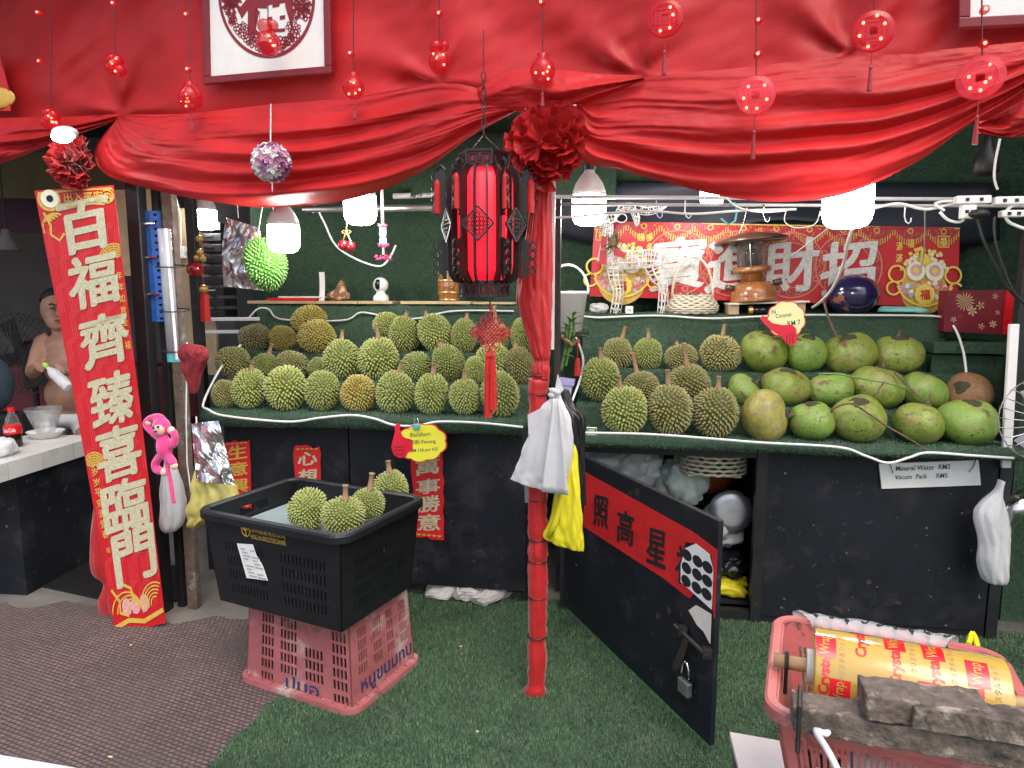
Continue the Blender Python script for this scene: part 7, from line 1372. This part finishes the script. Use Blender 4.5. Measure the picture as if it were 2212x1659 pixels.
for pts in ([(134, 790), (126, 788), (118, 794)], [(137, 794), (128, 794), (121, 801)], [(139, 799), (131, 801), (125, 807)], [(140, 805), (134, 808), (130, 813)], [(128, 790), (118, 786), (111, 789)]): m.tube([Q(a, b, -.31-.012*i) for i, (a, b) in enumerate(pts)], [.0105, .0095, .008], 8)
for s_ in (-1, 1):
    h0 = Q(158+s_*32, 905, 0.0); kn_ = Vector(h0)-CF*.16+CR*s_*.10; kn_.z = .5; ft = Vector((kn_.x, kn_.y, .05)); m.tube([h0, kn_], [.085, .062], 14); m.tube([kn_, ft+ZU*.02], [.06, .036], 14); m.tube([ft, ft-CF*.18-ZU*.01], [.04, .03], 10)
m.build('body', 'skin', man, remesh=.008)
m = MB(); hc = Q(121, 662); vs = []
m.ell(Q(120, 660, .012), (.081, .095, .112), 24, 16, hr); keep = MB(); idx = {}
ff = [f for f in m.f if all((m.v[i]-hc).z > -.01+.55*max(0, -(m.v[i]-hc).dot(CF)+.01) for i in f)]; keep.add(m.v, ff); keep.build('hair', 'hair', man, smooth=True)
m = MB(); [m.tube([Q(x-7, 667, -.087), Q(x, 665, -.094), Q(x+7, 667, -.088)], [.002, .0045, .002], 6) for x in (113, 138)]; [m.tube([Q(x-9, 659+(1 if x < 120 else 0), -.086), Q(x, 656, -.094), Q(x+8, 658, -.088)], [.003, .0055, .003], 6) for x in (112, 138)]; m.build('brow_and_eye', 'hair', man)
m = MB(); m.tube([Q(117, 693, -.098), Q(126, 691, -.103), Q(135, 693, -.097)], [.002, .004, .002], 6); m.build('mouth', 'frame_red', man)
m = MB(); kd = lambda s: Vector(Q(158, 905, 0))
m.ell(Q(158, 900, .02), (.172, .145, .075), 20, 12, hr)
for s_ in (-1, 1): h0 = Q(158+s_*32, 905, 0.0); kn_ = Vector(h0)-CF*.16+CR*s_*.10; kn_.z = .5; m.tube([h0, kn_+CF*.06], [.1, .08], 14)
m.build('shorts', 'cloth_white', man, remesh=.012)
st_ = thing('stool', 'plain dark stool under the seated person', 'stool', Vector((Q(158, 900).x, Q(158, 900).y, 0))); c = Vector((Q(158, 900).x, Q(158, 900).y, 0)); zs = Q(158, 905).z-.115
m = MB(); m.lathe([(.001, zs-.03), (.15, zs-.03), (.15, zs), (.001, zs)], c, 20); m.build('seat', 'black_matte', st_)
for i in range(4): a = math.pi/4+math.pi/2*i; m = MB(); m.tube([c+Vector((.11*math.cos(a), .11*math.sin(a), zs-.03)), c+Vector((.15*math.cos(a), .15*math.sin(a), 0))], .014, 8); m.build('leg', 'black_matte', st_)
wb = thing('water_bottle', 'clear water bottle with green cap held in both hands', 'bottle', Q(120, 812, -.33)); a, b = Q(98, 789, -.34), Q(150, 838, -.36); dr = (b-a).normalized(); L_ = (b-a).length
m = MB(); m.tube([a+dr*L_*t for t in (.08, .16, .3, .45, .5, .55, .8, .86, .97, 1)], [.010, .013, .028, .031, .028, .031, .031, .028, .031, .022], 18); m.build('body', mat('bottle_clear', (.8, .82, .86), .12, var=.1, vs=30, alpha=.7, bump=.4, bs=60), wb, smooth=True); m = MB(); m.tube([a-dr*.012, a+dr*L_*.09], .0145, 12); m.build('cap', mat('cap_green', (.35, .62, .08), .4), wb)
m = MB(); p = D(-10, 830, 3.9); m.ell(p, (.08, .1, .15), 18, 12); tag(m.build('blue_cushion', mat('denim', (.025, .04, .065), .9, bump=.4, bs=150), smooth=True), 'blue knitted cushion on the bench end beside the fan', 'cushion')
m = MB(); m.box(Vector((p.x, p.y, (p.z-.17)/2)), (.24, .24, p.z-.17-.004)); tag(m.build('dark_stool', 'black_matte'), 'dark box stool under the blue cushion', 'stool')
# ------------------------------------------------------------------ foreground basket with film roll
BZ = .72; b1 = G(1690, 1336, BZ); b2 = G(2150, 1414, BZ); b3 = G(1800, 1705, BZ); ex = (b2-b1).normalized(); ey = Vector((-ex.y, ex.x, 0)); W_ = (b2-b1).length; Dp = .40
bk2 = thing('pink_basket', 'worn pink slatted basket holding a film roll and wooden bars', 'basket', Vector((b1.x, b1.y, .44))); ORG[bk2.name] = Vector((b1.x, b1.y, .44))
cb2 = b1+ex*W_/2-ey*Dp/2; f3 = Fr(cb2, math.atan2(ex.y, ex.x), (W_/2-.055, Dp/2-.05), (W_/2, Dp/2), .44, BZ)
hl = [(.06+.026*i, .06+.026*i+.013, .10, .80) for i in range(34)]; hs_ = [(.10+.05*i, .10+.05*i+.022, .10, .70) for i in range(16)]
for (a, b_, h_, n_v) in (((-1, -1), (1, -1), hl, -f3.y), ((1, -1), (1, 1), hs_, f3.x), ((1, 1), (-1, 1), hl, f3.y)):
    m = MB(); holed(m, f3.p(*a, 0), f3.p(*b_, 0), f3.p(*b_, 1), f3.p(*a, 1), h_, n_v, .005); m.build('wall', 'pink_basket', bk2)
m = MB(); holed(m, f3.p(-1, 1, 0), f3.p(-1, -1, 0), f3.p(-1, -1, 1), f3.p(-1, 1, 1), [(.3, .7, .82, .93)], -f3.x, .005)
for i in range(26): s_ = .04+.92*i/25; m.tube([lerp(f3.p(-1, 1, 0), f3.p(-1, -1, 0), s_)-f3.x*.002, lerp(f3.p(-1, 1, .78), f3.p(-1, -1, .78), s_)-f3.x*.002], .003, 5)
m.build('wall', 'pink_basket', bk2)
m = MB(); n_ = 14; xs_ = [(.04+.068*i, .04+.068*i+.04, .06, .94) for i in range(n_)]; holed(m, f3.p(-1, -1, 0), f3.p(1, -1, 0), f3.p(1, 1, 0), f3.p(-1, 1, 0), xs_, ZU, .005); m.build('base', 'pink_basket', bk2)
m = MB(); rimloop(m, f3, 1, [(-.002, .0), (.0, .005), (.016, .006), (.021, .001), (.021, -.020), (.017, -.020), (.016, -.002), (.0, -.005)], .04); m.build('rim', 'pink_basket', bk2)
st3 = thing('basket_stand', 'low dark stand carrying the pink basket', 'stand', Vector((cb2.x, cb2.y, 0)))
for s_ in (-1, 1):
    for t_ in (-1, 1): m = MB(); p = f3.p(s_*.92, t_*.9, 0); m.bar(Vector((p.x, p.y, 0)), Vector((p.x, p.y, .41)), .03, .03, YB); m.build('leg', 'black_frame', st3)
for t_ in (-1, 1): a, b = f3.p(-.95, t_*.9, 0), f3.p(.95, t_*.9, 0); m = MB(); m.bar(a-ZU*.02, b-ZU*.02, .03, .02); m.build('rail', 'black_frame', st3)
# ties round the rim
for i in range(9): p = f3.p(-.62+.145*i, 1, 1, .014); m = MB(); m.tube(ring_pts(p-ZU*.006, f3.y*.024, ZU*.020, 14), .0028, 5, True); m.ell(p+ZU*.015, (.006, .005, .005), 8, 5); m.tube([p+ZU*.012, p+ZU*.022+f3.x*random.uniform(-.012, .012)], .0018, 5); tag(m.build('cable_tie', 'rubber_black'), f'black cable tie round the basket rim, {ORD[i]} from the rod end', 'cable tie', 'ties on the basket rim')
m = MB(); m.grid(lambda u, v: f3.p(-.75+1.35*u, 1, 1, .014+.03*math.sin(math.pi*2*v))+ZU*(.016*math.cos(math.pi*2*v)+.005*mnoise.noise(Vector((u*14, v*4, 0)))), 60, 10); tag(m.build('film_wrap', 'film_clear', smooth=True), 'clear cling film wound round the basket rim', 'film')
# film roll on its wooden rod
r0 = G(1756, 1440, .745); r1 = G(2166, 1514, .745); rx = (r1-r0).normalized(); RR = .078; rl = thing('film_roll', 'large yellow roll of cling film printed in red lying in the basket', 'film roll', (r0+r1)/2)
rq = rx.to_track_quat('Z', 'Y').to_matrix(); RLn = (r1-r0).length; m = MB(); m.lathe([(RR*.42, 0), (RR*.985, 0), (RR, .003), (RR, RLn-.003), (RR*.985, RLn), (RR*.42, RLn), (RR*.42, 0)], r0, 48, rq); m.build('film', 'film_core', rl, smooth=False).data.polygons.foreach_set('use_smooth', [True]*(48*6)+[False]*2)
m = MB(); m.lathe([(RR*.32, -.012), (RR*.43, -.012), (RR*.43, RLn+.012), (RR*.32, RLn+.012), (RR*.32, -.012)], r0, 32, rq); m.build('core', 'paper_aged', rl)
up_ = (ZU-rx*ZU.dot(rx)).normalized(); sd_ = rx.cross(up_); sd_ = sd_ if sd_.dot(EYE-r0) > 0 else -sd_
def cyl(s, t, d=.0008): return r0+rx*s+(sd_*math.sin(t)+up_*math.cos(t))*(RR+d)
for (s, t0) in [(a_*(RLn-.05)/.43, b_) for a_, b_ in ((.03, .75), (.13, -.30), (.22, .25), (.32, .35), (.425, .85), (.07, 1.9), (.18, 1.75), (.30, 1.6))]:
    # words run round the roll
    m = MB(); mr_ = MB(); mw = MB(); mj = MB(); write(m, 'Crystal', lambda u, v: cyl(s-v, t0+.48-u/RR), w=.075, h=.026, bold=.03)
    c_ = t0-.28; mr_.grid(lambda u, v: cyl(s-.018+.036*u, c_-.34+.68*v-.0, .0006), 2, 10); write(mw, 'Wrap', lambda u, v: cyl(s-v, c_-u/RR, .0014), w=.045, h=.024, bold=.01)
    write(mj, 'クリスタルラップ', lambda u, v: cyl(s+.028-v, t0-u/RR), w=.09, h=.011)
    m.build('lettering', 'film_print', rl); mr_.build('red_block', 'film_print', rl); mw.build('lettering', 'film_core', rl); mj.build('lettering', 'wood', rl)
m = MB(); ra, rb_ = r0-rx*.075, r1+rx*.16; m.tube([ra, r0, r1, rb_], .014, 12); tag(m.build('wooden_rod', 'wood', smooth=True), 'round wooden rod through the film roll resting on the basket rim', 'rod')
for p, lb in ((r0-rx*.05, 'black tie holding the rod end at the corner of the basket'), (r1+rx*.06, 'black tie holding the far rod end beside the roll')): m = MB(); m.tube(ring_pts(p, sd_*.018, up_*.018, 14), .004, 6, True); m.tube([p-ZU*.015, p-ZU*.07], .004, 6); tag(m.build('cable_tie', 'rubber_black'), lb, 'cable tie')
# weathered timbers
def timber(label, pa, pb, z, w_, h_, yaw=0.):
    a, b = G(*pa, z), G(*pb, z); d = (b-a).normalized(); s_ = Vector((-d.y, d.x, 0)); m = MB(); n = 14
    for i in range(n+1):
        c = lerp(a, b, i/n); j = [Vector((random.uniform(-.0025, .0025), random.uniform(-.0025, .0025), random.uniform(-.0025, .0025))) for _ in range(4)]
        m.v += [c-s_*w_/2-ZU*h_+j[0], c+s_*w_/2-ZU*h_+j[1], c+s_*w_/2+j[2], c-s_*w_/2+j[3]]
    m.f += [(i*4+k, i*4+(k+1) % 4, (i+1)*4+(k+1) % 4, (i+1)*4+k) for i in range(n) for k in range(4)]+[(3, 2, 1, 0), (n*4, n*4+1, n*4+2, n*4+3)]
    return tag(m.build('timber', 'wood_old', bevel=.003), label, 'timber')
timber('long grey weathered timber lying across the front of the basket', (1712, 1508), (2330, 1612), .775, .062, .045)
timber('short weathered timber lying across the film roll on top of the long one', (1862, 1478), (2125, 1512), .825, .07, .045)
timber('cut grey timber end lying on the long timber beside the short one', (1968, 1508), (2300, 1556), .822, .05, .042)
p = G(1728, 1512, .775); m = MB(); m.tube([p+f3.x*0+f3.y*.04+ZU*.004, p-f3.y*.036+ZU*.006, p-f3.y*.044-ZU*.05, p-f3.y*.05-ZU*.07], .004, 6); tag(m.build('cable_tie', 'rubber_black'), 'black tie holding the long timber to the basket side', 'cable tie')
hk = [G(x, y, .74) for x, y in ((1768, 1572), (1790, 1566), (1784, 1585), (1762, 1578), (1790, 1625), (1812, 1670), (1830, 1720))]; m = MB(); m.tube(curve(hk, 5), .006, 8); tag(m.build('bent_hook', 'white_plastic', smooth=True), 'white coated hook over the near side of the basket', 'hook')
def sheet(label, pts, z, m_='paper'):
    m = MB(); q = [G(x, y, zz_) for (x, y), zz_ in zip(pts, z)]; c = sum(q, Vector())/len(q)+ZU*.012; m.add(q+[c], [(i, (i+1) % len(q), len(q)) for i in range(len(q))]); return tag(m.build('paper_sheet', m_, solid=.0008), label, 'paper')
mk('paper_lilac', (.50, .45, .48), .7, var=.1, vs=9, bump=.08)
sheet('mauve-grey folded paper sheet standing in the basket by the hook', [(1850, 1598), (1945, 1625), (2010, 1655), (2050, 1720), (1850, 1720)], [.60, .58, .55, .5, .5], 'paper_lilac')
sheet('larger crumpled mauve-grey paper sheet in the basket under the timbers', [(1908, 1618), (1955, 1590), (2010, 1577), (2090, 1592), (2120, 1650), (2140, 1720), (2000, 1720)], [.55, .57, .57, .55, .53, .5, .5], 'paper_lilac')
m = MB(); m.slab([G(1832, 1618, .5), G(1870, 1622, .5), G(1872, 1700, .5), G(1836, 1700, .5)], ZU, .02); tag(m.build('packet', 'ink_blue'), 'dark blue packet in the basket beside the folded paper', 'packet')
m = MB(); m.slab([G(2040, 1662, .46), G(2240, 1668, .46), G(2260, 1720, .46), G(2040, 1720, .46)], ZU, .012); tag(m.build('notepad', 'paper'), 'white pad lying on the basket floor', 'pad')
# white boards at the bottom of the view
wt = thing('white_board_top', 'small chipped white stool top on the turf beside the basket', 'stool', G(1680, 1650)); z = .30; q = [G(*p, z) for p in ((1576, 1580), (1712, 1604), (1790, 1604))]; e1 = (q[1]-q[0]).normalized(); e2 = Vector((e1.y, -e1.x, 0)); m = MB()
cn = [q[0], q[0]+e1*.34, q[0]+e1*.34+e2*.34, q[0]+e2*.34+e1*.05]; m.slab([p-ZU*.018 for p in cn], ZU, .018); m.build('top', mat('laminate', (.72, .64, .60), .3, var=.06), wt, bevel=.002)
for p in cn: m = MB(); c_ = lerp(p, sum(cn, Vector())/4, .15); m.bar(Vector((c_.x, c_.y, 0)), Vector((c_.x, c_.y, z-.018)), .03, .03, YB); m.build('leg', 'wood_old', wt)
wt = thing('marble_table', 'corner of a white marble-look table before the brown carpet', 'table', G(60, 1659, 0)); z = .72; q0 = G(-60, 1618, z); q1 = G(232, 1668, z); e1 = (q1-q0).normalized(); e2 = Vector((e1.y, -e1.x, 0)); cn = [q0-e1*.3, q1, q1+e2*.5, q0-e1*.3+e2*.5]; m = MB(); m.slab([p-ZU*.025 for p in cn], ZU, .025); m.build('top', mat('marble', (.74, .74, .75), .25, var=.1, vs=5, spot=[((.45, .45, .47), 6, .6, .04)]), wt, bevel=.003)
for p in cn: m = MB(); c_ = lerp(p, sum(cn, Vector())/4, .12); m.bar(Vector((c_.x, c_.y, 0)), Vector((c_.x, c_.y, z-.025)), .04, .04, YB); m.build('leg', 'black_frame', wt)
lp = [G(x, y, BZ-.02) for x, y in ((2092, 1392), (2100, 1368), (2108, 1380), (2112, 1400))]; m = MB(); m.tube(curve(lp, 5), .006, 6); tag(m.build('yellow_strap', 'poly_yellow'), 'bright yellow strap loop on the far corner of the basket', 'strap')
